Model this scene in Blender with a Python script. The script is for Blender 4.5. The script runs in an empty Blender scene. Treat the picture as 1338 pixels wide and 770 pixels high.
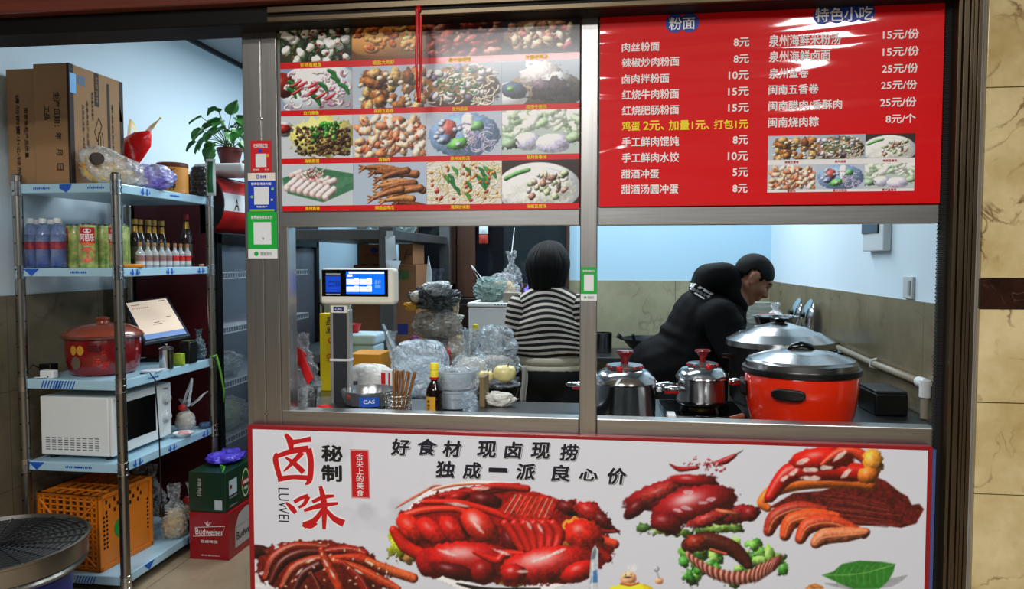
import bpy, bmesh, math, random
import numpy as np
from mathutils import Vector, Matrix, Euler, noise
PI = math.pi
SC = bpy.context.scene
COL = SC.collection

# ---------------------------------------------------------------- camera, world, lights, exposure
FPX, YAW, PITCH, EYE = 966.0, math.radians(7.5), math.radians(2.75), 1.5
cam_d = bpy.data.cameras.new('camera'); cam_d.sensor_width = 36.0; cam_d.lens = FPX * 36.0 / 1338.0
cam_d.clip_start = 0.05; cam_d.clip_end = 60
cam = bpy.data.objects.new('camera', cam_d); COL.objects.link(cam)
cam.location = (0, 0, EYE); cam.rotation_euler = (PI / 2 - PITCH, 0, YAW)
SC.camera = cam

SC.view_settings.view_transform = 'Standard'; SC.view_settings.look = 'None'
SC.view_settings.exposure = 0.0; SC.view_settings.gamma = 1.0; SC.view_settings.use_curve_mapping = False
w = bpy.data.worlds.new('world'); SC.world = w; w.use_nodes = True
w.node_tree.nodes['Background'].inputs[0].default_value = (0.75, 0.85, 1.0, 1)
w.node_tree.nodes['Background'].inputs[1].default_value = 0.05

def area(name, loc, rot, sx, sy, power, col=(1, 1, 1), spread=180):
    d = bpy.data.lights.new(name, 'AREA'); d.shape = 'RECTANGLE'; d.size = sx; d.size_y = sy
    d.energy = power; d.color = col; d.spread = math.radians(spread)
    o = bpy.data.objects.new(name, d); COL.objects.link(o); o.location = loc; o.rotation_euler = rot
    return o
COOL = (0.82, 0.93, 1.0)
area('kitchen_ceiling_and_fill_light', (0.3, 4.7, 2.86), (0, 0, 0), 1.2, 0.3, 40, COOL)
area('kitchen_ceiling_and_fill_light', (-1.5, 4.6, 2.86), (0, 0, 0), 0.3, 1.2, 44, COOL)
area('kitchen_ceiling_and_fill_light', (-0.5, 3.2, 2.86), (0, 0, 0), 1.2, 0.3, 20, COOL)  # added fill lamp: brightens front-facing goods and bag highlights
area('corridor_ceiling_and_fill_light', (-0.9, 0.0, 3.2), (0, 0, 0), 1.2, 0.3, 44, (1, 0.99, 0.98))
area('corridor_ceiling_and_fill_light', (1.4, -0.6, 3.2), (0, 0, 0), 0.3, 1.2, 64, (1, 0.99, 0.98))
area('corridor_ceiling_and_fill_light', (-0.75, -1.6, 3.2), (0, 0, 0), 1.4, 0.6, 125, (1, 0.99, 0.98))  # added large soft fill for more frontal light, placed for dish poster glare

# ---------------------------------------------------------------- pixel -> world
_d = Vector((-math.sin(YAW) * math.cos(PITCH), math.cos(YAW) * math.cos(PITCH), -math.sin(PITCH)))
_r = Vector((math.cos(YAW), math.sin(YAW), 0)); _u = _r.cross(_d); _E = Vector((0, 0, EYE))
def ray(px, py): return _d * FPX + _r * (px - 669) - _u * (py - 385)
def A(px, py, Y): v = ray(px, py); return _E + v * (Y / v.y)
def AX(px, py, X): v = ray(px, py); return _E + v * (X / v.x)
def AZ(px, py, Z): v = ray(px, py); return _E + v * ((Z - EYE) / v.z)
def xat(px, Y): return A(px, 385, Y).x
def PX(p):
    q = Vector(p) - _E; z = q.dot(_d)
    return 669 + FPX * q.dot(_r) / z, 385 - FPX * q.dot(_u) / z

# ---------------------------------------------------------------- materials
def lin(c):
    def f(x):
        x /= 255.0
        return x / 12.92 if x <= 0.04045 else ((x + 0.055) / 1.055) ** 2.4
    return (f(c[0]), f(c[1]), f(c[2]), 1.0)
_mats = {}
def mat(name, col=(128, 128, 128), rough=0.5, metal=0.0, spec=0.5, coat=0.0, alpha=1.0, trans=0.0, emit=0.0,
        var=0.0, vs=6.0, bump=0.0, bs=40.0, stretch=None, crinkle=0.0, cs=14.0, attr=None, ior=1.45, coat_r=0.05, avar=0.0, col2=None):
    if name in _mats: return _mats[name]
    m = bpy.data.materials.new(name); m.use_nodes = True; nt = m.node_tree; N = nt.nodes; L = nt.links
    b = N['Principled BSDF']
    c = lin(col); b.inputs['Base Color'].default_value = c
    b.inputs['Roughness'].default_value = rough; b.inputs['Metallic'].default_value = metal
    b.inputs['Specular IOR Level'].default_value = spec; b.inputs['Coat Weight'].default_value = coat
    b.inputs['Coat Roughness'].default_value = coat_r; b.inputs['Alpha'].default_value = alpha
    b.inputs['Transmission Weight'].default_value = trans; b.inputs['IOR'].default_value = ior
    tc = N.new('ShaderNodeTexCoord'); vec = tc.outputs['Object']
    if stretch:
        mp = N.new('ShaderNodeMapping'); mp.inputs['Scale'].default_value = stretch
        L.new(vec, mp.inputs['Vector']); vec = mp.outputs['Vector']
    if attr:
        at = N.new('ShaderNodeAttribute'); at.attribute_name = attr
        L.new(at.outputs['Color'], b.inputs['Base Color'])
    elif var > 0 or col2:
        n = N.new('ShaderNodeTexNoise'); n.inputs['Scale'].default_value = vs; n.inputs['Detail'].default_value = 5
        L.new(vec, n.inputs['Vector'])
        rp = N.new('ShaderNodeValToRGB'); L.new(n.outputs['Fac'], rp.inputs['Fac'])
        e = rp.color_ramp.elements; e[0].position = 0.3; e[1].position = 0.7
        if col2:
            e[0].color = c; e[1].color = lin(col2)
        else:
            e[0].color = (c[0] * (1 - var), c[1] * (1 - var), c[2] * (1 - var), 1)
            e[1].color = (min(1, c[0] * (1 + var)), min(1, c[1] * (1 + var)), min(1, c[2] * (1 + var)), 1)
        L.new(rp.outputs['Color'], b.inputs['Base Color'])
    if emit > 0:
        if attr: L.new(at.outputs['Color'], b.inputs['Emission Color'])
        else: b.inputs['Emission Color'].default_value = c
        b.inputs['Emission Strength'].default_value = emit
    hn = None
    if bump > 0:
        n2 = N.new('ShaderNodeTexNoise'); n2.inputs['Scale'].default_value = bs; n2.inputs['Detail'].default_value = 4
        L.new(vec, n2.inputs['Vector'])
        bp = N.new('ShaderNodeBump'); bp.inputs['Strength'].default_value = bump; bp.inputs['Distance'].default_value = 0.01
        L.new(n2.outputs['Fac'], bp.inputs['Height']); hn = bp
    if crinkle > 0:
        vn = N.new('ShaderNodeTexVoronoi'); vn.inputs['Scale'].default_value = cs; vn.feature = 'DISTANCE_TO_EDGE'
        nz = N.new('ShaderNodeTexNoise'); nz.inputs['Scale'].default_value = cs * 0.7; nz.inputs['Detail'].default_value = 3
        L.new(vec, nz.inputs['Vector'])
        mx = N.new('ShaderNodeVectorMath'); mx.operation = 'MULTIPLY_ADD'
        L.new(nz.outputs['Color'], mx.inputs[0]); mx.inputs[1].default_value = (0.15, 0.15, 0.15); L.new(vec, mx.inputs[2])
        L.new(mx.outputs[0], vn.inputs['Vector'])
        bp2 = N.new('ShaderNodeBump'); bp2.inputs['Strength'].default_value = crinkle; bp2.inputs['Distance'].default_value = 0.03
        L.new(vn.outputs['Distance'], bp2.inputs['Height'])
        if hn: L.new(hn.outputs['Normal'], bp2.inputs['Normal'])
        hn = bp2
    if hn: L.new(hn.outputs['Normal'], b.inputs['Normal'])
    if avar > 0:
        n3 = N.new('ShaderNodeTexNoise'); n3.inputs['Scale'].default_value = cs * 1.6; n3.inputs['Detail'].default_value = 4
        L.new(vec, n3.inputs['Vector'])
        mr = N.new('ShaderNodeMapRange'); mr.inputs[1].default_value = 0.35; mr.inputs[2].default_value = 0.7
        mr.inputs[3].default_value = max(0, alpha - avar); mr.inputs[4].default_value = min(1, alpha + avar)
        L.new(n3.outputs['Fac'], mr.inputs[0]); L.new(mr.outputs[0], b.inputs['Alpha'])
    _mats[name] = m
    return m

STEEL = mat('brushed_steel', (178, 176, 172), 0.34, 1.0, var=0.1, vs=3, stretch=(40, 40, 1.2), bump=0.015, bs=30)
STEELH = mat('brushed_steel_rail', (178, 178, 175), 0.34, 1.0, var=0.12, vs=3, stretch=(1.2, 40, 40), bump=0.015, bs=30)
POLISH = mat('polished_steel', (190, 190, 190), 0.16, 1.0, var=0.05)
DKSTEEL = mat('worn_dark_steel', (95, 96, 96), 0.35, 0.9, var=0.25, vs=8)
BLACK = mat('black_plastic', (10, 10, 11), 0.4)
BLACKG = mat('gloss_black', (6, 6, 8), 0.12)
RUBBER = mat('black_rubber', (14, 14, 14), 0.8)
WHITE = mat('white_plastic', (226, 230, 230), 0.4, var=0.02)
CREAM = mat('cream_plastic', (222, 220, 205), 0.45, var=0.03)
PAINTW = mat('wall_paint', (218, 236, 247), 0.7, var=0.03, vs=1.5)
CARD = mat('brown_cardboard', (158, 120, 82), 0.8, var=0.07, vs=5, bump=0.03, bs=120)
CARDD = mat('dark_print', (44, 34, 30), 0.75)
INK = mat('black_ink', (20, 16, 16), 0.7)
WINK = mat('white_ink', (240, 240, 240), 0.5)
REDINK = mat('red_ink', (196, 18, 24), 0.5)
YELINK = mat('yellow_ink', (250, 225, 20), 0.5)
BLUEINK = mat('blue_ink', (24, 60, 160), 0.5)
FILM = mat('blue_white_protective_film', (170, 208, 226), 0.35, coat=0.3, var=0.04)
CLEARBAG = mat('clear_plastic_bag', (225, 232, 236), 0.12, alpha=0.26, crinkle=0.9, cs=22, avar=0.24, spec=1.0)
MILKBAG = mat('milky_plastic_bag', (205, 218, 228), 0.24, alpha=0.66, crinkle=0.8, cs=16, avar=0.26, spec=0.9)
WHITEBAG = mat('white_plastic_bag', (226, 230, 232), 0.35, alpha=0.93, crinkle=0.5, cs=12)
GREYBAG = mat('grey_black_plastic_bag', (84, 90, 92), 0.14, alpha=0.9, crinkle=0.9, cs=18, spec=1.0, var=.5, vs=14)
REDBAG = mat('red_plastic_bag', (228, 14, 14), 0.3, crinkle=0.4, cs=9)
GLASS = mat('clear_glass', (235, 240, 240), 0.03, trans=1.0, ior=1.45)

# ---------------------------------------------------------------- mesh builder
class MB:
    def __init__(s): s.v = []; s.f = []; s.m = []
    def add(s, vs, fs, m=0):
        o = len(s.v); s.v += [Vector(p) for p in vs]
        s.f += [[i + o for i in f] for f in fs]; s.m += [m] * len(fs); return s
    def box(s, x0, x1, y0, y1, z0, z1, m=0):
        return s.add([(x0, y0, z0), (x1, y0, z0), (x1, y1, z0), (x0, y1, z0), (x0, y0, z1), (x1, y0, z1), (x1, y1, z1), (x0, y1, z1)],
                     [(0, 3, 2, 1), (4, 5, 6, 7), (0, 1, 5, 4), (1, 2, 6, 5), (2, 3, 7, 6), (3, 0, 4, 7)], m)
    def lathe(s, prof, c=(0, 0, 0), n=32, m=0, M=None, sx=1, sy=1, wob=None):
        c = Vector(c); vs = []; fs = []
        for k, (r, z) in enumerate(prof):
            for i in range(n):
                a = 2 * PI * i / n; rr = r * (wob(a, z) if wob else 1)
                p = Vector((rr * math.cos(a) * sx, rr * math.sin(a) * sy, z))
                vs.append((M @ p if M else p) + c)
        for k in range(len(prof) - 1):
            for i in range(n):
                j = (i + 1) % n; fs.append((k * n + i, k * n + j, (k + 1) * n + j, (k + 1) * n + i))
        if prof[0][0] > 1e-6: fs.append(tuple(reversed(range(n))))
        if prof[-1][0] > 1e-6: fs.append(tuple(range((len(prof) - 1) * n, len(prof) * n)))
        return s.add(vs, fs, m)
    def tube(s, pts, r, n=8, m=0, closed=False):
        pts = [Vector(p) for p in pts]; K = len(pts); vs = []; fs = []
        rs = r if isinstance(r, (list, tuple)) else [r] * K
        ref = None
        for k in range(K):
            if closed: t = pts[(k + 1) % K] - pts[k - 1]
            else: t = pts[min(k + 1, K - 1)] - pts[max(k - 1, 0)]
            if t.length < 1e-9: t = Vector((0, 0, 1))
            t.normalize()
            if ref is None:
                ref = Vector((0, 0, 1)) if abs(t.z) < 0.9 else Vector((1, 0, 0))
            a = ref - t * ref.dot(t)
            if a.length < 1e-6: a = t.orthogonal()
            a.normalize(); b = t.cross(a); ref = a
            for i in range(n):
                q = 2 * PI * i / n; vs.append(pts[k] + (a * math.cos(q) + b * math.sin(q)) * rs[k])
        for k in range(K if closed else K - 1):
            k2 = (k + 1) % K
            for i in range(n):
                j = (i + 1) % n; fs.append((k * n + i, k * n + j, k2 * n + j, k2 * n + i))
        if not closed:
            fs.append(tuple(reversed(range(n)))); fs.append(tuple(range((K - 1) * n, K * n)))
        return s.add(vs, fs, m)
    def ell(s, c, r, n=20, k=12, m=0, R=None):
        if not isinstance(r, (tuple, list)): r = (r, r, r)
        prof = [(math.sin(PI * i / k), -math.cos(PI * i / k)) for i in range(k + 1)]
        Mx = (R.to_matrix() if isinstance(R, Euler) else (R or Matrix.Identity(3))) @ Matrix.Diagonal(r)
        vs = []; fs = []; c = Vector(c)
        vs.append(c + Mx @ Vector((0, 0, -1)))
        for i in range(1, k):
            for j in range(n):
                a = 2 * PI * j / n; vs.append(c + Mx @ Vector((prof[i][0] * math.cos(a), prof[i][0] * math.sin(a), prof[i][1])))
        vs.append(c + Mx @ Vector((0, 0, 1)))
        for j in range(n): fs.append((0, 1 + (j + 1) % n, 1 + j))
        for i in range(k - 2):
            for j in range(n):
                j2 = (j + 1) % n; a = 1 + i * n; fs.append((a + j, a + j2, a + n + j2, a + n + j))
        a = 1 + (k - 2) * n
        for j in range(n): fs.append((a + j, a + (j + 1) % n, len(vs) - 1))
        return s.add(vs, fs, m)
    def cap(s, p0, p1, r0, r1, n=14, m=0):      # tapered capsule
        p0 = Vector(p0); p1 = Vector(p1); t = p1 - p0; L = t.length; t.normalize()
        pts = []; rs = []
        for i in range(5):
            a = PI / 2 * (1 - i / 4.0); pts.append(p0 - t * r0 * math.sin(a)); rs.append(max(1e-4, r0 * math.cos(a)))
        for i in range(5):
            a = PI / 2 * (i / 4.0); pts.append(p1 + t * r1 * math.sin(a)); rs.append(max(1e-4, r1 * math.cos(a)))
        return s.tube(pts, rs, n, m)
    def grid(s, fn, nu, nv, m=0):
        vs = [fn(i / nu, j / nv) for j in range(nv + 1) for i in range(nu + 1)]
        fs = [(j * (nu + 1) + i, j * (nu + 1) + i + 1, (j + 1) * (nu + 1) + i + 1, (j + 1) * (nu + 1) + i) for j in range(nv) for i in range(nu)]
        return s.add(vs, fs, m)
    def prism(s, pts, O, R, U, d, m=0):         # polygon outline pushed d along R x U
        O = Vector(O); R = Vector(R); U = Vector(U); n = R.cross(U).normalized(); K = len(pts)
        a = [O + R * p[0] + U * p[1] for p in pts]
        vs = a + [q + n * d for q in a]
        fs = [tuple(reversed(range(K))), tuple(range(K, 2 * K))] + [(i, (i + 1) % K, K + (i + 1) % K, K + i) for i in range(K)]
        return s.add(vs, fs, m)
    def flat(s, pts, O, R, U, m=0, off=0.0008):  # a printed patch lying on a surface
        O = Vector(O); R = Vector(R); U = Vector(U); n = R.cross(U).normalized() * off
        return s.add([O + R * p[0] + U * p[1] + n for p in pts], [tuple(range(len(pts)))], m)
    def xf(s, M):
        s.v = [M @ p for p in s.v]; return s

def finish(me, smooth):
    if smooth:
        me.shade_smooth()
        if smooth < 180: me.set_sharp_from_angle(angle=math.radians(smooth))
def build(mb, name, mats, parent=None, smooth=40, bevel=0.0, world=False, origin=None, seg=2):
    off = Vector((0, 0, 0))
    if world and parent is not None: off = parent.location.copy()
    if origin is not None: off = Vector(origin)
    me = bpy.data.meshes.new(name)
    me.from_pydata([tuple(p - off) for p in mb.v], [], mb.f)
    if not isinstance(mats, (list, tuple)): mats = [mats]
    for m in mats: me.materials.append(m)
    me.polygons.foreach_set('material_index', mb.m)
    me.update(); finish(me, smooth)
    o = bpy.data.objects.new(name, me); COL.objects.link(o)
    if parent is not None: o.parent = parent
    elif origin is not None: o.location = origin
    if bevel > 0:
        b = o.modifiers.new('bevel', 'BEVEL'); b.width = bevel; b.segments = seg; b.limit_method = 'ANGLE'; b.angle_limit = math.radians(35)
    return o
def tag(o, label=None, cat=None, group=None, kind=None):
    if label: o['label'] = label
    if cat: o['category'] = cat
    if group: o['group'] = group
    if kind: o['kind'] = kind
    return o
def thing(name, label, cat, loc=(0, 0, 0), rz=0.0, group=None, kind=None):
    o = bpy.data.objects.new(name, None); COL.objects.link(o); o.location = loc; o.rotation_euler = (0, 0, rz)
    o.empty_display_size = 0.05
    return tag(o, label, cat, group, kind)
def struct(o): o['kind'] = 'structure'; return o
def dup(o, loc=None, rz=None, label=None, group=None, parent=None):
    c = o.copy(); COL.objects.link(c)
    if parent is not None: c.parent = parent
    if loc is not None: c.location = loc
    if rz is not None: c.rotation_euler = (0, 0, rz)
    if label: c['label'] = label
    if group: c['group'] = group
    for ch in list(o.children): dup(ch, parent=c)
    return c
def organic(mb, name, mats, voxel, parent=None, world=False, smooth_it=4, origin=None):
    """one continuous skin over overlapping shapes"""
    off = parent.location.copy() if (world and parent is not None) else Vector((0, 0, 0))
    if origin is not None: off = Vector(origin)
    me = bpy.data.meshes.new(name + '_src'); me.from_pydata([tuple(p - off) for p in mb.v], [], mb.f); me.update()
    o = bpy.data.objects.new(name, me); COL.objects.link(o)
    r = o.modifiers.new('r', 'REMESH'); r.mode = 'VOXEL'; r.voxel_size = voxel
    if smooth_it:
        sm = o.modifiers.new('s', 'SMOOTH'); sm.factor = 0.5; sm.iterations = smooth_it
    dg = bpy.context.evaluated_depsgraph_get(); dg.update()
    me2 = bpy.data.meshes.new_from_object(o.evaluated_get(dg)); me2.name = name
    o.modifiers.clear(); o.data = me2; bpy.data.meshes.remove(me)
    if not isinstance(mats, (list, tuple)): mats = [mats]
    me2.materials.clear()
    for m in mats: me2.materials.append(m)
    me2.shade_smooth()
    if parent is not None: o.parent = parent
    elif origin is not None: o.location = origin
    return o

# ---------------------------------------------------------------- lettering
_txt = {}
def text_geo(s, bold=0.0, shear=0.0, line=1.0):
    k = (s, bold, shear, line)
    if k in _txt: return _txt[k]
    c = bpy.data.curves.new('lettering', 'FONT'); c.body = s; c.offset = bold; c.shear = shear; c.space_line = line
    c.resolution_u = 3; c.align_x = 'CENTER' if '\n' in s else 'LEFT'
    o = bpy.data.objects.new('lettering', c); COL.objects.link(o)
    dg = bpy.context.evaluated_depsgraph_get(); dg.update()
    me = bpy.data.meshes.new_from_object(o.evaluated_get(dg))
    v = np.array([(p.co.x, p.co.y) for p in me.vertices]) if len(me.vertices) else np.zeros((0, 2))
    f = [tuple(p.vertices) for p in me.polygons]
    bpy.data.objects.remove(o); bpy.data.curves.remove(c); bpy.data.meshes.remove(me)
    _txt[k] = (v, f); return _txt[k]
def text_mb(mb, s, O, R, U, w, h, bold=0.012, shear=0.0, off=0.001, m=0, keep=False, line=1.0):
    """lettering fitted into the box w x h whose lower left corner is O"""
    v0, f0 = text_geo(s, 0.0, shear, line)
    if not len(v0): return mb
    v, f = v0, f0
    if bold > 0:                                 # heavier strokes: the glyphs laid over themselves, shifted a little
        sh = [(bold, 0), (-bold, 0), (0, bold), (0, -bold)]
        if bold > 0.03: sh += [(bold * .7, bold * .7), (-bold * .7, bold * .7), (bold * .7, -bold * .7), (-bold * .7, -bold * .7)]
        dep = np.repeat(np.arange(len(sh)) * 0.00018, len(v0)); v = np.concatenate([v0 + np.array(d) for d in sh]); f = [tuple(i + k * len(v0) for i in q) for k in range(len(sh)) for q in f0]
    lo = v.min(0); hi = v.max(0); sz = np.maximum(hi - lo, 1e-6)
    sx, sy = w / sz[0], h / sz[1]
    if keep:
        k = min(sx, sy); ox = (w - sz[0] * k) / 2; oy = (h - sz[1] * k) / 2; sx = sy = k
    else: ox = oy = 0
    O = Vector(O); R = Vector(R); U = Vector(U); n = R.cross(U).normalized() * off
    nn = R.cross(U).normalized()
    vs = [O + n + (nn * dep[i] if bold > 0 else nn * 0) + R * (ox + (p[0] - lo[0]) * sx) + U * (oy + (p[1] - lo[1]) * sy) for i, p in enumerate(v)]
    return mb.add(vs, f, m)
XR = Vector((1, 0, 0)); ZU = Vector((0, 0, 1)); YR = Vector((0, 1, 0))
def lettering(s, px0, py0, px1, py1, Y, m, parent, bold=0.012, shear=0.0, off=0.001, name='lettering', keep=False, line=1.0):
    """lettering on a plane facing the corridor, over the pixel box it fills"""
    cx, cy = (px0 + px1) / 2, (py0 + py1) / 2
    x0, x1 = A(px0, cy, Y).x, A(px1, cy, Y).x; z0, z1 = A(cx, py1, Y).z, A(cx, py0, Y).z
    mb = text_mb(MB(), s, (x0, Y, z0), XR, ZU, x1 - x0, z1 - z0, bold, shear, off, keep=keep, line=line)
    return build(mb, name, m, parent, smooth=0, world=True)

# ---------------------------------------------------------------- printed pictures
def vnoise(h, w, sc, seed, oct=4):
    rs = np.random.RandomState(seed); out = np.zeros((h, w)); amp = 1; tot = 0
    for o in range(oct):
        gh, gw = int(h / sc) + 3, int(w / sc) + 3; g = rs.rand(gh, gw)
        y = np.arange(h) / sc; x = np.arange(w) / sc; yi = y.astype(int); xi = x.astype(int)
        fy = (y - yi)[:, None]; fx = (x - xi)[None]; fy = fy * fy * (3 - 2 * fy); fx = fx * fx * (3 - 2 * fx)
        a = g[yi][:, xi]; b = g[yi][:, xi + 1]; c = g[yi + 1][:, xi]; d = g[yi + 1][:, xi + 1]
        out += amp * ((a * (1 - fx) + b * fx) * (1 - fy) + (c * (1 - fx) + d * fx) * fy); tot += amp
        amp *= 0.55; sc = max(1.01, sc / 2)
    return out / tot
class Pic:
    def __init__(s, w, h, bg, seed=1):
        s.w, s.h = w, h; s.im = np.ones((h, w, 3)) * np.array(bg, float); s.Y, s.X = np.mgrid[0:h, 0:w].astype(float)
        s.n1 = vnoise(h, w, 6, seed); s.n2 = vnoise(h, w, 3, seed + 1, 3); s.R = random.Random(seed)
    def mix(s, sl, al, c): s.im[sl] = s.im[sl] * (1 - al[..., None]) + c * al[..., None]
    def win(s, x0, x1, y0, y1):
        x0 = int(max(0, x0)); y0 = int(max(0, y0)); x1 = int(min(s.w, x1 + 1)); y1 = int(min(s.h, y1 + 1))
        return None if x1 <= x0 or y1 <= y0 else (slice(y0, y1), slice(x0, x1))
    def shade(s, col, nx, ny, nz, tex, spec, pw, edge):
        d = np.clip(-0.45 * nx - 0.65 * ny + 0.61 * nz, 0, 1)
        c = np.array(col, float) * (edge * 1.1 + (1.42 - edge) * d + tex)[..., None]
        hz = np.clip(-0.27 * nx - 0.39 * ny + 0.88 * nz, 0, 1) ** pw
        return np.clip(c + (255 - c) * (spec * hz)[..., None], 0, 255)
    def blob(s, cx, cy, rx, ry, ang=0, col=(200, 0, 0), spec=0.4, pw=30, edge=0.35, rag=0.06, tex=0.2, al=1.0, flat=False):
        m = max(rx, ry) * 1.4 + 2; sl = s.win(cx - m, cx + m, cy - m, cy + m)
        if sl is None: return
        a = math.radians(ang); dx = s.X[sl] - cx; dy = s.Y[sl] - cy
        u = (dx * math.cos(a) + dy * math.sin(a)) / rx; v = (-dx * math.sin(a) + dy * math.cos(a)) / ry
        r = np.sqrt(u * u + v * v) + (s.n1[sl] - 0.5) * rag * 4
        A_ = np.clip((1 - r) * min(rx, ry) * 0.9 + 0.5, 0, 1) * al
        nz = np.sqrt(np.clip(1 - r * r, 0.0, 1)); k = 1 / np.maximum(np.sqrt(u * u + v * v + nz * nz), 1e-3)
        nx = (u * math.cos(a) - v * math.sin(a)) * k; ny = (u * math.sin(a) + v * math.cos(a)) * k
        t = (s.n2[sl] - 0.5) * 2 * tex + (s.n1[sl] - .5) * tex
        c = np.array(col, float) * (1 + t)[..., None] if flat else s.shade(col, nx, ny, nz * k, t, spec, pw, edge)
        s.mix(sl, A_, np.clip(c, 0, 255))
    def tube(s, pts, wd, col=(200, 0, 0), spec=0.4, pw=30, edge=0.35, tex=0.15, al=1.0, flat=False, rag=0.0):
        pts = [np.array(p, float) for p in pts]
        if not isinstance(wd, (list, tuple)): wd = [wd] * len(pts)
        P = []; W = []
        for i in range(len(pts) - 1):           # smooth the line
            p0 = pts[max(i - 1, 0)]; p1 = pts[i]; p2 = pts[i + 1]; p3 = pts[min(i + 2, len(pts) - 1)]
            for t in np.linspace(0, 1, 7)[:-1]:
                P.append(0.5 * (2 * p1 + (p2 - p0) * t + (2 * p0 - 5 * p1 + 4 * p2 - p3) * t * t + (3 * p1 - p0 - 3 * p2 + p3) * t ** 3)); W.append(wd[i] * (1 - t) + wd[i + 1] * t)
        P.append(pts[-1]); W.append(wd[-1])
        P = np.array(P); mw = max(W); sl = s.win(P[:, 0].min() - mw, P[:, 0].max() + mw, P[:, 1].min() - mw, P[:, 1].max() + mw)
        if sl is None: return
        X = s.X[sl]; Y = s.Y[sl]; best = np.full(X.shape, 1e9); bx = np.zeros(X.shape); by = np.zeros(X.shape); bw = np.ones(X.shape)
        for i in range(len(P) - 1):
            d = P[i + 1] - P[i]; L = max(d @ d, 1e-9); t = np.clip(((X - P[i][0]) * d[0] + (Y - P[i][1]) * d[1]) / L, 0, 1)
            ex = X - P[i][0] - d[0] * t; ey = Y - P[i][1] - d[1] * t; w_ = (W[i] * (1 - t) + W[i + 1] * t) / 2 + 1e-6
            q = (ex * ex + ey * ey) / (w_ * w_); k = q < best
            best = np.where(k, q, best); bx = np.where(k, ex / w_, bx); by = np.where(k, ey / w_, by); bw = np.where(k, w_, bw)
        r = np.sqrt(best) + (s.n1[sl] - 0.5) * rag * 4; A_ = np.clip((1 - r) * bw + 0.5, 0, 1) * al; nz = np.sqrt(np.clip(1 - best, 0, 1))
        t = (s.n2[sl] - 0.5) * 2 * tex
        c = np.array(col, float) * (1 + t)[..., None] if flat else s.shade(col, bx, by, nz, t, spec, pw, edge)
        s.mix(sl, A_, np.clip(c, 0, 255))
    def poly(s, pts, col, tex=0.1, al=1.0, soft=0.7):
        pts = np.array(pts, float); sl = s.win(pts[:, 0].min() - 2, pts[:, 0].max() + 2, pts[:, 1].min() - 2, pts[:, 1].max() + 2)
        if sl is None: return
        X = s.X[sl]; Y = s.Y[sl]; ins = np.zeros(X.shape, bool); dist = np.full(X.shape, 1e9)
        for i in range(len(pts)):
            a = pts[i]; b = pts[(i + 1) % len(pts)]
            c = ((a[1] > Y) != (b[1] > Y)) & (X < (b[0] - a[0]) * (Y - a[1]) / (b[1] - a[1] + 1e-12) + a[0]); ins ^= c
            d = b - a; t = np.clip(((X - a[0]) * d[0] + (Y - a[1]) * d[1]) / max(d @ d, 1e-9), 0, 1)
            dist = np.minimum(dist, np.hypot(X - a[0] - d[0] * t, Y - a[1] - d[1] * t))
        A_ = np.clip(np.where(ins, dist, -dist) / soft * 0.5 + 0.5, 0, 1) * al
        t = (s.n2[sl] - 0.5) * 2 * tex + (s.n1[sl] - .5) * tex
        s.mix(sl, A_, np.clip(np.array(col, float) * (1 + t)[..., None], 0, 255))
PRINT = mat('printed_picture', rough=0.3, attr='Col', coat=0.25, coat_r=0.12)
PRINTF = mat('printed_banner', rough=0.38, attr='Col', coat=0.12, coat_r=0.2)
def s2l(im):
    x = np.clip(im, 0, 255) / 255.0
    return np.where(x <= 0.04045, x / 12.92, ((x + 0.055) / 1.055) ** 2.4)
def picture(name, im, x0, x1, z0, z1, Y, parent, m=None, sample=None, nu=None, nv=None):
    """a flat print: one vertex per printed dot; im row 0 is the top"""
    h, w_ = im.shape[:2]; nu = nu or w_; nv = nv or h
    xs = np.linspace(x0, x1, nu); zs = np.linspace(z1, z0, nv)
    X, Z = np.meshgrid(xs, zs); v = np.stack([X, np.full_like(X, Y), Z], -1).reshape(-1, 3)
    off = np.array(parent.location); v = v - off
    if sample is None:
        c = im if (nu, nv) == (w_, h) else im[(np.linspace(0, h - 1, nv)).astype(int)][:, (np.linspace(0, w_ - 1, nu)).astype(int)]
    else: c = sample(X, Z)
    c = s2l(c).reshape(-1, 3)
    i = np.arange(nv - 1)[:, None] * nu + np.arange(nu - 1)[None]
    f = np.stack([i + nu, i + nu + 1, i + 1, i], -1).reshape(-1, 4)
    me = bpy.data.meshes.new(name); nF = len(f)
    me.vertices.add(len(v)); me.vertices.foreach_set('co', v.astype(np.float32).ravel())
    me.loops.add(nF * 4); me.loops.foreach_set('vertex_index', f.astype(np.int32).ravel())
    me.polygons.add(nF); me.polygons.foreach_set('loop_start', np.arange(0, nF * 4, 4, dtype=np.int32))
    me.update(calc_edges=True)
    at = me.color_attributes.new('Col', 'FLOAT_COLOR', 'POINT')
    at.data.foreach_set('color', np.concatenate([c, np.ones((len(c), 1))], 1).astype(np.float32).ravel())
    me.materials.append(m or PRINT); me.validate()
    o = bpy.data.objects.new(name, me); COL.objects.link(o); o.parent = parent
    return o
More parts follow.
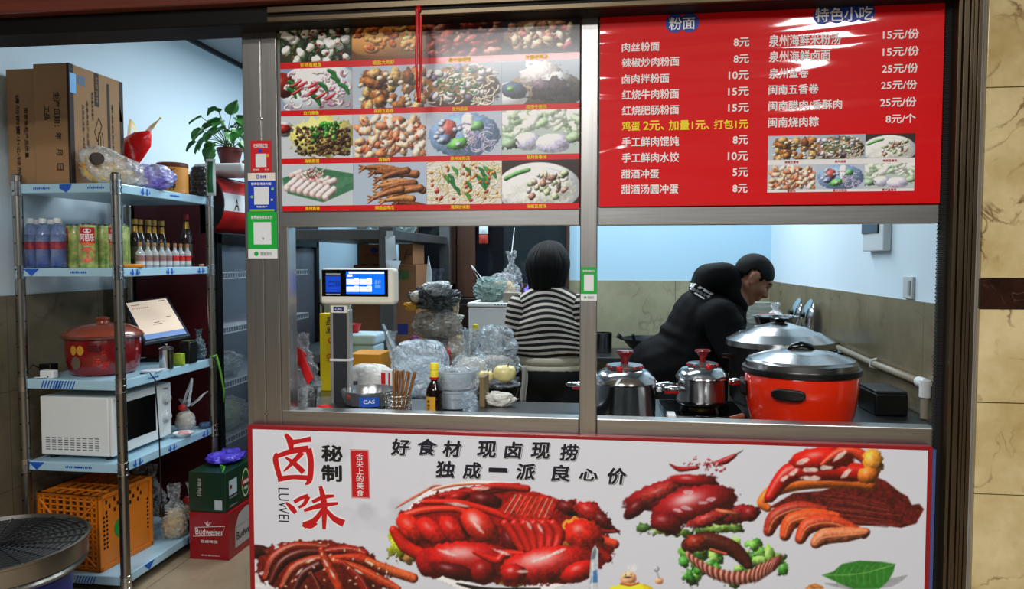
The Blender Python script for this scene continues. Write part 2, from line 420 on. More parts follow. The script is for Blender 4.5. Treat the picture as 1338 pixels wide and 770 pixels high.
# ================================================================ the setting
def marble(name, c1, c2, vein, plane=None, tile=None, joint=(90, 82, 70), rough=0.22, vs=3.0, off=(0, 0), jw=0.004, vstr=0.6):
    m = bpy.data.materials.new(name); m.use_nodes = True; nt = m.node_tree; N = nt.nodes; L = nt.links
    b = N['Principled BSDF']; b.inputs['Roughness'].default_value = rough
    g = N.new('ShaderNodeNewGeometry'); vec = g.outputs['Position']
    n1 = N.new('ShaderNodeTexNoise'); n1.inputs['Scale'].default_value = vs; n1.inputs['Detail'].default_value = 6; n1.inputs['Roughness'].default_value = 0.65
    L.new(vec, n1.inputs['Vector'])
    r1 = N.new('ShaderNodeValToRGB'); e = r1.color_ramp.elements; e[0].position = 0.32; e[0].color = lin(c1); e[1].position = 0.68; e[1].color = lin(c2)
    L.new(n1.outputs['Fac'], r1.inputs['Fac'])
    n2 = N.new('ShaderNodeTexNoise'); n2.inputs['Scale'].default_value = vs * 0.9; n2.inputs['Detail'].default_value = 7; n2.inputs['Distortion'].default_value = 1.2
    L.new(vec, n2.inputs['Vector'])
    r2 = N.new('ShaderNodeValToRGB'); e = r2.color_ramp.elements
    e[0].position = 0.478; e[0].color = (0, 0, 0, 1); e[1].position = 0.5; e[1].color = (vstr, vstr, vstr, 1); x = e.new(0.522); x.color = (0, 0, 0, 1)
    L.new(n2.outputs['Fac'], r2.inputs['Fac'])
    n3 = N.new('ShaderNodeTexNoise'); n3.inputs['Scale'].default_value = vs * 1.7; n3.inputs['Detail'].default_value = 3; L.new(vec, n3.inputs['Vector'])
    r3 = N.new('ShaderNodeMapRange'); r3.inputs[1].default_value = 0.45; r3.inputs[2].default_value = 0.62; L.new(n3.outputs['Fac'], r3.inputs[0])
    mm = N.new('ShaderNodeMath'); mm.operation = 'MULTIPLY'; L.new(r2.outputs['Color'], mm.inputs[0]); L.new(r3.outputs[0], mm.inputs[1])
    mx = N.new('ShaderNodeMixRGB'); L.new(mm.outputs[0], mx.inputs['Fac']); L.new(r1.outputs['Color'], mx.inputs[1]); mx.inputs[2].default_value = lin(vein)
    out = mx.outputs[0]
    if tile:
        sp = N.new('ShaderNodeSeparateXYZ'); L.new(vec, sp.inputs[0]); mk = None
        for ax, t, o in zip(plane, tile, off):
            a = N.new('ShaderNodeMath'); a.operation = 'ADD'; a.inputs[1].default_value = o + 50 * t; L.new(sp.outputs[ax.upper()], a.inputs[0])
            q = N.new('ShaderNodeMath'); q.operation = 'PINGPONG'; q.inputs[1].default_value = t / 2; L.new(a.outputs[0], q.inputs[0])
            k = N.new('ShaderNodeMath'); k.operation = 'LESS_THAN'; k.inputs[1].default_value = jw / 2; L.new(q.outputs[0], k.inputs[0])
            if mk is None: mk = k.outputs[0]
            else:
                z = N.new('ShaderNodeMath'); z.operation = 'MAXIMUM'; L.new(mk, z.inputs[0]); L.new(k.outputs[0], z.inputs[1]); mk = z.outputs[0]
        m2 = N.new('ShaderNodeMixRGB'); L.new(mk, m2.inputs['Fac']); L.new(out, m2.inputs[1]); m2.inputs[2].default_value = lin(joint); out = m2.outputs[0]
    L.new(out, b.inputs['Base Color'])
    return m
LWX, RWX, BWY, CZ, DADO = -2.7, 1.2, 5.75, 2.93, 1.335
FY = 2.4
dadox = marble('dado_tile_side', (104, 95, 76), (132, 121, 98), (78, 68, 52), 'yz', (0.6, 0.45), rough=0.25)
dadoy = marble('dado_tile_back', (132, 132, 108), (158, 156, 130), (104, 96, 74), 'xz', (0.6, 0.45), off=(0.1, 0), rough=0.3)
floorm = marble('floor_tile', (150, 132, 106), (184, 164, 136), (140, 120, 92), 'xy', (0.6, 0.6), joint=(84, 72, 58), off=(0.28, 0.02), rough=0.3, vs=2, vstr=0.25)
ceilm = mat('ceiling_panel', (150, 154, 156), 0.7)
def slab(name, x0, x1, y0, y1, z0, z1, m, parent=None):
    return struct(build(MB().box(x0, x1, y0, y1, z0, z1), name, m, parent, smooth=0))
slab('floor', -5, 4, -3, BWY + 0.1, -0.1, 0, floorm)
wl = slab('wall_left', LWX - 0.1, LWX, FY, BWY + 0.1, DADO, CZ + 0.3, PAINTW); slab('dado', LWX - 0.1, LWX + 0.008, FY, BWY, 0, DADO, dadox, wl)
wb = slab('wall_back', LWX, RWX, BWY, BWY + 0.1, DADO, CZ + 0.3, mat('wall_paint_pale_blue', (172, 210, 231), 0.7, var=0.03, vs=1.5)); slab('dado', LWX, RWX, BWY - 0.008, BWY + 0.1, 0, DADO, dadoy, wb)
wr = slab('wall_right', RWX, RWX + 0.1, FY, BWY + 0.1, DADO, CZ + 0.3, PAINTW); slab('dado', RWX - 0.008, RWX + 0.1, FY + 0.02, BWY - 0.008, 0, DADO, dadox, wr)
ce = slab('ceiling', LWX, RWX, FY + 0.06, BWY, CZ, CZ + 0.1, ceilm)
slab('cove_joint', LWX, LWX + 0.022, FY + 0.06, BWY, CZ - 0.03, CZ, BLACK, ce)
slab('wall_front', -3.4, RWX + 0.1, FY - 0.04, FY + 0.06, 2.37, 3.6, mat('front_plaster', (150, 148, 142), 0.8))
slab('wall_opposite', -5, 4, -3.1, -3, 0, 3.5, mat('corridor_wall', (82, 84, 86), 0.6))
slab('ceiling_corridor', -5, 4, -3, FY - 0.05, 3.4, 3.5, mat('corridor_ceiling', (190, 190, 186), 0.7))
slab('wall_jamb', -3.4, LWX + 0.012, FY - 0.04, FY + 0.06, 0, 2.37, mat('jamb_plaster', (120, 116, 110), 0.8))
# marble-clad pillar beside the shop front
pil = marble('pillar_marble', (184, 160, 104), (224, 208, 160), (112, 78, 44), rough=0.14, vs=4.2, vstr=0.9)
PY = FY - 0.07; PXL = A(1281, 385, PY).x
core = struct(build(MB().box(PXL, PXL + 1.6, PY + 0.012, FY + 0.1, 0, 3.4), 'wall_pillar', mat('tile_grout', (196, 190, 170), 0.8), smooth=0))
zs = [A(1310, y, PY).z for y in (647, 527, 404, 364, 114)]
br = [0, 0.45] + [zs[0], zs[1], zs[2]]
mb = MB()
for a, b in zip(br[:-1], br[1:]): mb.box(PXL, PXL + 0.9, PY, PY + 0.012, a + 0.0015, b - 0.0015)
for a, b in ((zs[3], zs[4]), (zs[4], zs[4] + 0.45), (zs[4] + 0.45, 3.4)): mb.box(PXL, PXL + 0.9, PY, PY + 0.012, a + 0.0015, b - 0.0015)
struct(build(mb, 'marble_tiles', pil, core, smooth=0, bevel=0.0012))
struct(build(MB().box(PXL, PXL + 0.9, PY - 0.001, PY + 0.012, zs[2] + 0.0015, zs[3] - 0.0015), 'dark_marble_band', marble('dark_marble', (34, 20, 16), (58, 34, 26), (150, 112, 88), rough=0.1, vs=14, vstr=0.5), core, smooth=0))
# plaster strip, bronze shutter guide, brush strip
bx0, bx1 = A(1233, 385, FY).x, A(1271, 385, FY - 0.05).x
struct(build(MB().box(bx1, PXL + 0.002, FY - 0.045, FY + 0.1, 0, 3.4), 'trim_1', mat('grey_plaster_strip', (168, 166, 162), 0.85, var=0.12, vs=12, bump=0.3, bs=60), smooth=0))
BRONZE = mat('bronze_aluminium', (92, 80, 62), 0.36, 0.8, var=0.08, vs=2)
mb = MB()
W = bx1 - bx0
for f0, f1, d in ((0, 0.16, 0.05), (0.16, 0.22, 0.035), (0.22, 0.46, 0.055), (0.46, 0.5, 0.04), (0.5, 0.62, 0.06), (0.62, 0.65, 0.045), (0.65, 0.8, 0.06), (0.8, 0.83, 0.045), (0.83, 1.0, 0.062)):
    mb.box(bx0 + W * f0, bx0 + W * f1, FY - d, FY + 0.05, 0, 2.5)
tr = struct(build(mb, 'trim_2', BRONZE, smooth=0, bevel=0.002))
mb = MB()
for k in range(380): mb.box(bx0 - 0.019 - 0.002 * (k % 2), bx0, FY - 0.012, FY + 0.01, 0.02 + k * 0.006, 0.02 + k * 0.006 + 0.0048)
struct(build(mb, 'brush_strip', RUBBER, tr, smooth=0))
# the beam over the opening
wood = mat('red_brown_wood', (104, 50, 38), 0.4, var=0.3, vs=2, stretch=(1, 8, 25), coat=0.3)
bt = struct(build(MB().box(-3.4, 1.15, FY - 0.13, FY - 0.04, A(0, 18, FY - 0.13).z, 2.75), 'trim_3', wood, smooth=0, bevel=0.006))
zb = A(0, 46, FY - 0.09).z
struct(build(MB().box(-3.4, bx0, FY - 0.09, FY + 0.05, zb, 2.42), 'trim_4', mat('black_brown_beam', (11, 9, 8), 0.6, spec=0.25), smooth=0, bevel=0.004))
struct(build(MB().box(-1.1, bx0, FY - 0.1, FY - 0.088, zb + 0.03, zb + 0.05).box(-1.1, bx0, FY - 0.1, FY - 0.088, zb + 0.002, zb + 0.018), 'trim_5', BRONZE, smooth=0, bevel=0.002))

# stainless service window
win = struct(thing('window_1', None, None, (-0.1, FY, 0)))
def wpart(name, px0, px1, z0, z1, m=STEEL, y0=FY, y1=FY + 0.06, bev=0.003):
    x0, x1 = A(px0, 300, y0).x, A(px1, 300, y0).x
    return struct(build(MB().box(x0, x1, y0, y1, z0, z1), name, m, win, smooth=0, bevel=bev, world=True))
ZT, ZRt, ZRb, ZS, ZP = 2.29, 1.666, 1.609, 0.98, 0.927
x0, xs_, x1 = A(320, 300, FY).x, A(344, 300, FY).x, A(364, 300, FY).x
struct(build(MB().box(x0, xs_ - 0.0012, FY, FY + 0.1, 0, ZT).box(xs_ + 0.0012, x1, FY, FY + 0.1, 0, ZT).box(x0 + 0.004, x1 - 0.004, FY + 0.004, FY + 0.09, 0, ZT), 'post', STEEL, win, smooth=0, bevel=0.002, world=True))
for z in (A(341, 312, FY).z, A(345, 155, FY).z, A(346, 541, FY).z):
    b = MB().lathe([(0.0, 0.004), (0.004, 0.003), (0.0055, 0.0)], n=12, M=Matrix.Rotation(PI / 2, 3, 'X'), c=(xs_, FY, z))
    struct(build(b, 'screw', POLISH, win, world=True))
wpart('jamb', 364.3, 376, ZP, ZRt, STEEL, FY + 0.004, FY + 0.07)
wpart('mullion', 758, 780.5, ZP, ZT, STEEL, FY - 0.004, FY + 0.07)
wpart('rail', 364.5, 757.5, ZRb, ZRt, STEELH); wpart('rail', 781, 1231, ZRb, ZRt, STEELH)
wpart('sill', 364.5, 757.5, ZP - 0.08, ZS, STEELH); wpart('sill', 781, 1231, ZP - 0.08, ZS, STEELH)
wpart('backing_panel', 364.5, 1231, ZRt, ZT, mat('poster_backing', (120, 120, 118), 0.6), FY + 0.012, FY + 0.03)
wpart('front_panel', 320, 1231, 0.02, ZP - 0.08, STEEL, FY + 0.012, FY + 0.03)

# ================================================================ dish photo poster (left of the hatch top)
def rnd(P, n, fn, x0=0, x1=None, y0=0, y1=None):
    x1 = P.w if x1 is None else x1; y1 = P.h if y1 is None else y1
    for i in range(int(n * 1.35)): fn(P.R.uniform(x0, x1), P.R.uniform(y0, y1), P.R)
def curl(P, x, y, s, col, wd, a=None, **k):
    a = P.R.uniform(0, 6.28) if a is None else a; b = P.R.uniform(0.4, 1.6)
    pts = [(x + s * math.cos(a + b * t), y + s * 0.7 * math.sin(a + b * t)) for t in (0, 0.6, 1.2, 1.8)]
    P.tube(pts, wd, col, **k)
def plate(P, col, cx, cy, rx, ry, spec=0.2): P.blob(cx, cy, rx, ry, 0, col, spec, edge=0.75, rag=0, tex=0.03)
W_, H_ = 128, 72
def d1(P):
    rnd(P, 60, lambda x, y, R: P.blob(x, y, R.uniform(6, 14), R.uniform(4, 8), R.uniform(0, 180), R.choice([(40, 74, 34), (28, 50, 26), (70, 60, 34), (24, 30, 22)]), tex=.4))
    rnd(P, 26, lambda x, y, R: P.blob(x, y, R.uniform(6, 11), R.uniform(5, 9), R.uniform(0, 180), (225, 226, 210), .2, rag=.3, edge=.6))
    rnd(P, 22, lambda x, y, R: P.blob(x, y, 2.5, 2, 0, R.choice([(190, 30, 30), (60, 110, 40)])))
def d2(P):
    plate(P, (170, 120, 60), 64, 40, 70, 32)
    rnd(P, 26, lambda x, y, R: curl(P, x, y, R.uniform(7, 12), R.choice([(214, 130, 60), (226, 160, 84), (196, 96, 40), (236, 190, 120)]), R.uniform(7, 11)), 14, 118, 8, 52)
    for k in range(40): P.tube([(k * 3.4, 62 - 10 * math.sin(k / 39 * PI) * -0.6 - 2), (k * 3.4 + 2, 72)], 2, (120, 76, 34), .1)
def d3(P):
    rnd(P, 46, lambda x, y, R: P.blob(x, y, R.uniform(8, 18), R.uniform(4, 8), R.uniform(-50, 40), R.choice([(150, 60, 46), (190, 90, 74), (120, 40, 30), (214, 140, 118), (96, 36, 26)]), .55, rag=.2, tex=.35), 8, 120, 10, 66)
def d4(P):
    plate(P, (38, 40, 52), 64, 38, 78, 44); P.blob(64, 40, 62, 30, 0, (120, 84, 62), rag=.05)
    rnd(P, 40, lambda x, y, R: P.blob(x, y, R.uniform(6, 12), R.uniform(4, 7), R.uniform(0, 180), R.choice([(214, 186, 150), (190, 140, 110), (176, 90, 96), (230, 214, 190)]), .4, rag=.2, tex=.25), 16, 112, 18, 60)
def d5(P):
    plate(P, (206, 216, 226), 70, 36, 72, 46); P.blob(4, 28, 22, 22, 0, (130, 30, 20))
    rnd(P, 60, lambda x, y, R: curl(P, x, y, R.uniform(5, 9), R.choice([(228, 210, 216), (206, 176, 190), (236, 226, 228), (180, 130, 150)]), R.uniform(3, 6), edge=.5), 14, 118, 8, 68)
    rnd(P, 7, lambda x, y, R: P.tube([(x, y), (x + 9, y + 6), (x + 14, y + 16)], [6, 8, 4], (34, 120, 50)), 8, 112, 2, 50)
    rnd(P, 6, lambda x, y, R: P.tube([(x, y), (x + 9, y - 4), (x + 18, y - 10)], [3, 6, 2], (206, 26, 34), .6), 20, 100, 14, 60)
def d6(P):
    P.im[:] = (190, 205, 222)
    rnd(P, 44, lambda x, y, R: P.blob(x, y, R.uniform(9, 15), R.uniform(7, 10), R.uniform(0, 180), R.choice([(158, 96, 44), (186, 124, 62), (128, 74, 34), (200, 160, 100)]), .3, rag=.22, tex=.4), 12, 122, 10, 70)
    rnd(P, 12, lambda x, y, R: P.blob(x, y, 5, 4, 0, (222, 204, 170), .2, rag=.3), 12, 120, 10, 66)
def d7(P):
    P.im[:] = (176, 188, 200); P.blob(60, 42, 66, 38, 0, (146, 104, 66), rag=.06)
    rnd(P, 46, lambda x, y, R: curl(P, x, y, R.uniform(8, 15), R.choice([(226, 214, 190), (206, 190, 160)]), 3.2), 6, 118, 10, 68)
    rnd(P, 26, lambda x, y, R: P.blob(x, y, R.uniform(5, 9), R.uniform(4, 7), R.uniform(0, 180), R.choice([(226, 226, 222), (206, 200, 210), (120, 110, 140), (240, 236, 226)]), .3), 4, 110, 8, 62)
    rnd(P, 26, lambda x, y, R: curl(P, x, y, 5, (40, 110, 50), 3), 20, 90, 8, 50)
def d8(P):
    P.im[:] = (170, 186, 200); P.blob(70, 50, 66, 32, 0, (130, 112, 84), rag=.06); plate(P, (210, 214, 216), 14, 56, 30, 22); P.blob(20, 48, 22, 14, 10, (70, 90, 110))
    P.blob(66, 26, 36, 26, 10, (214, 206, 206), .4, rag=.25, tex=.2); P.blob(90, 34, 24, 15, 0, (196, 204, 208), .5, rag=.25)
    P.blob(80, 48, 34, 17, -8, (62, 46, 52), .4, rag=.3, tex=.5); P.blob(66, 42, 18, 10, 20, (104, 84, 98), .4, rag=.3, tex=.5); P.blob(14, 46, 6, 4, 0, (110, 190, 80))
def d9(P):
    P.im[:] = (214, 222, 226); P.blob(6, 22, 17, 13, 0, (200, 210, 220), .2); P.blob(6, 21, 12, 8, 0, (150, 30, 30), .4)
    P.blob(74, 36, 58, 34, 0, (196, 190, 110), rag=.12, edge=.7)
    rnd(P, 220, lambda x, y, R: P.blob(x, y, R.uniform(2, 4), R.uniform(2, 3), 0, R.choice([(74, 48, 30), (100, 70, 44), (54, 36, 24), (140, 110, 70)]), .3), 26, 122, 20, 66)
    rnd(P, 24, lambda x, y, R: P.blob(x, y, R.uniform(3, 7), R.uniform(2, 4), R.uniform(0, 180), R.choice([(60, 150, 50), (40, 110, 40), (96, 180, 70)]), .2, rag=.4), 54, 112, 12, 44)
def d10(P):
    P.im[:] = (200, 214, 228)
    rnd(P, 66, lambda x, y, R: P.blob(x, y, R.uniform(8, 14), R.uniform(5, 8), R.uniform(0, 180), R.choice([(226, 170, 130), (236, 196, 164), (206, 130, 90), (240, 214, 190)]), .35, rag=.25, tex=.25, edge=.45), 10, 122, 8, 68)
    rnd(P, 16, lambda x, y, R: P.blob(x, y, 4, 2, R.uniform(0, 180), (190, 70, 40)), 10, 120, 10, 66)
def d11(P):
    P.im[:] = (196, 208, 224); P.blob(64, 38, 60, 36, 0, (120, 150, 186), rag=.05, edge=.7)
    P.blob(36, 30, 16, 17, 0, (196, 96, 90), .4, rag=.15); P.blob(30, 44, 12, 9, 0, (120, 140, 180)); P.tube([(70, 12), (74, 40)], 20, (226, 232, 228), .3, edge=.7)
    rnd(P, 40, lambda x, y, R: curl(P, x, y, R.uniform(8, 16), R.choice([(190, 180, 220), (160, 150, 200), (214, 214, 232)]), 1.8), 62, 114, 24, 62)
    P.blob(54, 52, 17, 10, -10, (110, 190, 90), .3, rag=.2); P.blob(86, 24, 10, 8, 0, (120, 190, 120), rag=.3); rnd(P, 10, lambda x, y, R: P.blob(x, y, 5, 4, 0, (180, 190, 216)), 14, 60, 14, 60)
def d12(P):
    P.im[:] = (198, 214, 208)
    rnd(P, 34, lambda x, y, R: P.blob(x, y, R.uniform(10, 20), R.uniform(5, 10), R.uniform(-60, 60), R.choice([(206, 226, 196), (176, 206, 170), (222, 232, 220)]), .3, rag=.25, edge=.7), 0, 128, 0, 40)
    P.blob(42, 50, 22, 15, 0, (200, 200, 222), .3, edge=.7); P.blob(84, 54, 28, 16, 0, (204, 200, 226), .3, edge=.7); P.blob(12, 54, 14, 10, 0, (150, 180, 150), rag=.3); P.blob(118, 46, 14, 9, 0, (170, 200, 160), rag=.3)
def d13(P):
    P.im[:] = (206, 216, 224); P.poly([(0, 24), (60, 6), (128, 18), (128, 44), (74, 66), (10, 50)], (70, 126, 92)); P.poly([(0, 30), (40, 20), (128, 24), (128, 30), (70, 60), (6, 46)], (96, 150, 116), al=.6)
    for k in range(6): P.tube([(18 + k * 12, 28 + k * 3 - 8), (34 + k * 12, 14 + k * 3)], 11, (206, 186, 184), .2, edge=.5); P.blob(18 + k * 12, 20 + k * 3, 5.6, 5.2, 0, (190, 164, 160), .1, edge=.7)
    for k in range(7): P.tube([(9 + k * 11.5, 40 + k * 2.7), (24 + k * 11.5, 28 + k * 2.7)], 12, (216, 198, 196), .2, edge=.5); P.blob(9 + k * 11.5, 41 + k * 2.7, 6, 5.6, 0, (200, 176, 172), .1, edge=.75)
    rnd(P, 30, lambda x, y, R: P.tube([(x, y), (x + R.uniform(-8, 8), y - R.uniform(2, 9))], 1.6, R.choice([(210, 50, 60), (60, 130, 60), (240, 240, 240)])), 44, 76, 12, 26)
def d14(P):
    P.im[:] = (186, 202, 222)
    for k in range(16):
        x, y = P.R.uniform(10, 80), 8 + k * 4.0; a = P.R.uniform(-.35, .35); c = P.R.choice([(124, 70, 36), (150, 92, 50), (100, 54, 28), (170, 116, 66)])
        P.tube([(x, y), (x + 24, y + 24 * a - 2), (x + 48, y + 48 * a)], [6, 10, 13], c, .45, tex=.3)
        for q in (-1, 0, 1): P.tube([(x, y), (x - 10, y + q * 6 + 2)], [5, 2.5], c, .3)
def d15(P):
    P.im[:] = (230, 228, 220)
    rnd(P, 170, lambda x, y, R: curl(P, x, y, R.uniform(8, 20), R.choice([(238, 222, 184), (226, 206, 156), (244, 236, 212), (206, 176, 120)]), R.uniform(1.4, 2.4), edge=.55), 2, 124, 4, 68)
    rnd(P, 12, lambda x, y, R: P.tube([(x, y), (x + 6, y + 6), (x + 9, y + 14)], [3, 7, 3], R.choice([(36, 130, 60), (80, 160, 60)])), 4, 110, 4, 56)
    rnd(P, 26, lambda x, y, R: P.blob(x, y, R.uniform(2, 5), 2.4, R.uniform(0, 180), R.choice([(206, 100, 40), (180, 60, 50), (226, 150, 60)])), 4, 120, 4, 68)
def d16(P):
    P.im[:] = (60, 46, 40); plate(P, (214, 222, 226), 60, 46, 70, 42); P.blob(60, 48, 63, 36, 0, (176, 190, 206), rag=0, edge=.9, spec=0); P.blob(60, 48, 61, 34, 0, (214, 216, 208), rag=.02, edge=.85, spec=.1)
    P.tube([(6, 30), (24, 22), (44, 16)], 7, (90, 160, 80)); P.poly([(14, 42), (36, 40), (40, 52), (18, 58)], (240, 242, 238)); P.poly([(36, 36), (50, 44), (46, 58), (36, 48)], (236, 238, 234)); P.poly([(6, 56), (28, 52), (34, 64), (10, 70)], (238, 240, 238))
    rnd(P, 26, lambda x, y, R: P.blob(x, y, R.uniform(4, 8), R.uniform(3, 6), R.uniform(0, 180), R.choice([(220, 206, 190), (176, 130, 110), (200, 220, 170), (232, 230, 220)]), .4, rag=.2, tex=.25), 44, 104, 22, 66)
DISH = [(d1, (50, 60, 40), '豆豉蒸鲳鱼'), (d2, (96, 60, 34), '椒盐大明虾'), (d3, (70, 32, 24), '泉州姜母鸭'), (d4, (34, 30, 36), '牛腩老鸭汤'),
        (d5, (150, 170, 200), '白灼章鱼'), (d6, (150, 110, 60), '闽南五香卷'), (d7, (150, 160, 170), '泉州卤面'), (d8, (150, 160, 170), '闽南牛尾汤'),
        (d9, (210, 220, 225), '海蛎煎蛋'), (d10, (200, 190, 180), '香酥肉'), (d11, (180, 200, 220), '泉州米粉汤'), (d12, (200, 214, 208), '泉州鱼卷汤'),
        (d13, (206, 216, 224), '泉州鱼卷'), (d14, (186, 202, 222), '闽南卤鸡爪'), (d15, (230, 228, 220), '海鲜炒米粉'), (d16, (60, 46, 40), '海蛎豆腐汤')]
def paint(i, w=W_, h=H_):
    f, bg, _ = DISH[i]; P = Pic(W_, H_, bg, 11 + i * 7); f(P); return P.im
PIX = [paint(i) for i in range(16)]
YP = FY - 0.008
px_, pxe = A(367, 150, YP).x, A(757.3, 150, YP).x
zb4 = A(400, 276, YP).z
dp = thing('dish_photo_poster', 'red edged poster of sixteen dish photographs in four rows above the hatch', 'poster', ((px_ + pxe) / 2, YP, zb4))
POSTRED = mat('poster_red', (220, 8, 16), 0.35, coat=0.4, coat_r=0.08)
build(MB().box(px_, pxe, YP, YP + 0.007, zb4, 2.285), 'panel', POSTRED, dp, smooth=0, world=True)
bands = [(81, 89.5), (144, 151.5), (207, 214.3), (268.8, 276)]
cw = (pxe - px_) / 4; ztop = 2.283
for r in range(4):
    za, zb_ = A(400, bands[r][0], YP).z, A(400, bands[r][1], YP).z
    for c in range(4):
        i = r * 4 + c
        picture('dish_photo', PIX[i], px_ + cw * c + 0.0004, px_ + cw * (c + 1) - 0.0004, za, ztop, YP - 0.0006, dp)
        n = len(DISH[i][2]); cx = px_ + cw * c + cw * (0.43 if c < 2 else 0.45); hh = (za - zb_) * 0.68; ww = hh * 1.02 * n
        mb = text_mb(MB(), DISH[i][2], (cx - ww / 2, YP, (za + zb_) / 2 - hh / 2), XR, ZU, ww, hh, 0.02)
        build(mb, 'caption', YELINK, dp, smooth=0, world=True)
    ztop = zb_

# ================================================================ red menu
MENURED = mat('menu_red_film', (222, 4, 12), 0.45, coat=1.0, spec=0.2, coat_r=0.06)
def wrinkle(m):
    nt = m.node_tree; N = nt.nodes; L = nt.links; b = N['Principled BSDF']
    tc = N.new('ShaderNodeTexCoord'); mp = N.new('ShaderNodeMapping'); mp.inputs['Rotation'].default_value = (0, math.radians(30), 0); mp.inputs['Scale'].default_value = (0.7, 1, 5)
    L.new(tc.outputs['Object'], mp.inputs['Vector'])
    n = N.new('ShaderNodeTexNoise'); n.inputs['Scale'].default_value = 1.5; n.inputs['Detail'].default_value = 1.5; n.inputs['Distortion'].default_value = 0.8; L.new(mp.outputs[0], n.inputs['Vector'])
    bp = N.new('ShaderNodeBump'); bp.inputs['Strength'].default_value = 0.65; bp.inputs['Distance'].default_value = 0.02
    L.new(n.outputs['Fac'], bp.inputs['Height']); L.new(bp.outputs['Normal'], b.inputs['Coat Normal'])
wrinkle(MENURED)
mx0, mx1 = A(783.5, 150, YP).x, A(1231, 150, YP).x; mz0 = A(1000, 268, YP).z
mn = thing('menu_poster', 'red menu board with white price lettering under wrinkled clear film', 'menu board', ((mx0 + mx1) / 2, YP, mz0))
build(MB().box(mx0, mx1, YP, YP + 0.007, mz0, 2.30), 'panel', MENURED, mn, smooth=0, world=True)
def badge(cs, r, px0, py0, px1, py1, s):
    mb = MB()
    for q, (cx, cy) in enumerate(cs):
        o = A(cx, cy, YP); rr = abs(A(cx + r, cy, YP).x - o.x)
        mb.flat([(rr * math.cos(a * PI / 16), rr * math.sin(a * PI / 16)) for a in range(32)], o, XR, ZU, off=0.0008 + q * 0.0001)
    build(mb, 'badge', BLUEINK, mn, smooth=0, world=True)
    lettering(s, px0, py0, px1, py1, YP, WINK, mn, 0.015, off=0.002)
badge([(882, 30.6), (901, 29.8)], 12.6, 874, 22.5, 908, 39, '粉面')
badge([(1075, 20), (1094, 18.6), (1113, 17.2), (1131, 16.2)], 12.4, 1065, 9.5, 1140.5, 28, '特色小吃')
def mi(s, x0, x1, y0, y1, m=WINK): lettering(s, x0, y0, x1, y1, YP, m, mn, 0.021)
def zz(a): return [770 + a[0] / 2.748, 770 + a[1] / 2.748, a[2] / 2.748, a[3] / 2.748]
for s, a, p, b in (('肉丝粉面', (117, 252, 152, 186), '8元', (518, 575, 136, 168)), ('辣椒炒肉粉面', (117, 323, 206, 240), '8元', (518, 573, 196, 228)),
                   ('卤肉拌粉面', (117, 287, 266, 300), '10元', (500, 573, 254, 287)), ('红烧牛肉粉面', (117, 322, 321, 357), '15元', (498, 573, 313, 345)),
                   ('红烧肥肠粉面', (117, 322, 378, 413), '15元', (498, 573, 371, 403)), ('手工鲜肉馄饨', (117, 322, 491, 527), '8元', (515, 570, 486, 519)),
                   ('手工鲜肉水饺', (117, 322, 548, 584), '10元', (497, 570, 544, 577)), ('甜酒冲蛋', (115, 250, 608, 642), '5元', (514, 570, 602, 635)), ('甜酒汤圆冲蛋', (115, 320, 662, 697), '8元', (514, 568, 661, 693))):
    mi(s, *zz(a)); mi(p, *zz(b))
mi('鸡蛋', *zz((117, 182, 436, 471)), m=YELINK); mi('2元、', *zz((194, 270, 433, 469)), m=YELINK); mi('加量1元、', *zz((285, 432, 431, 467)), m=YELINK); mi('打包1元', *zz((447, 570, 429, 463)), m=YELINK)
def z7(a): return [980 + a[0] / 2.749, 980 + a[1] / 2.749, a[2] / 2.749, a[3] / 2.749]
for s, a, p, b in (('泉州海鲜米粉汤', (68, 325, 121, 165), '15元/份', (477, 607, 105, 141)), ('泉州海鲜卤面', (68, 288, 181, 222), '15元/份', (476, 607, 167, 202)), ('泉州鱼卷', (68, 210, 244, 282), '25元/份', (473, 604, 228, 263)),
                   ('闽南五香卷', (66, 246, 303, 339), '25元/份', (470, 600, 288, 322)), ('闽南醋肉/香酥肉', (66, 330, 360, 396), '25元/份', (467, 597, 349, 384)), ('闽南烧肉粽', (65, 247, 420, 457), '8元/个', (487, 595, 409, 443))):
    mi(s, *z7(a)); mi(p, *z7(b))
fx = [A(p, 215, YP).x for p in (1003, 1066, 1130, 1195)]; fz = [A(1100, y, YP).z for y in (176, 207.5, 214.5, 247, 250.5)]
build(MB().flat([(0, 0), (fx[3] - fx[0], 0), (fx[3] - fx[0], fz[0] - fz[4]), (0, fz[0] - fz[4])], (fx[0], YP, fz[4]), XR, ZU), 'photo_border', WINK, mn, smooth=0, world=True)
for k, i in enumerate((5, 6, 15, 9, 10, 11)):
    c, r = k % 3, k // 3
    picture('dish_photo', PIX[i], fx[c], fx[c + 1], fz[1 + 2 * r], fz[2 * r], YP - 0.0014, mn, nu=76, nv=42)
    zc = (fz[1] + fz[2]) / 2 if r == 0 else (fz[3] + fz[4]) / 2; n = len(DISH[i][2]); cx = (fx[c] + fx[c + 1]) / 2; hh = 0.0075
    build(text_mb(MB(), DISH[i][2], (cx - n * hh * .55, YP, zc - hh / 2), XR, ZU, n * hh * 1.1, hh, 0.02, off=0.0014), 'caption', REDINK, mn, smooth=0, world=True)

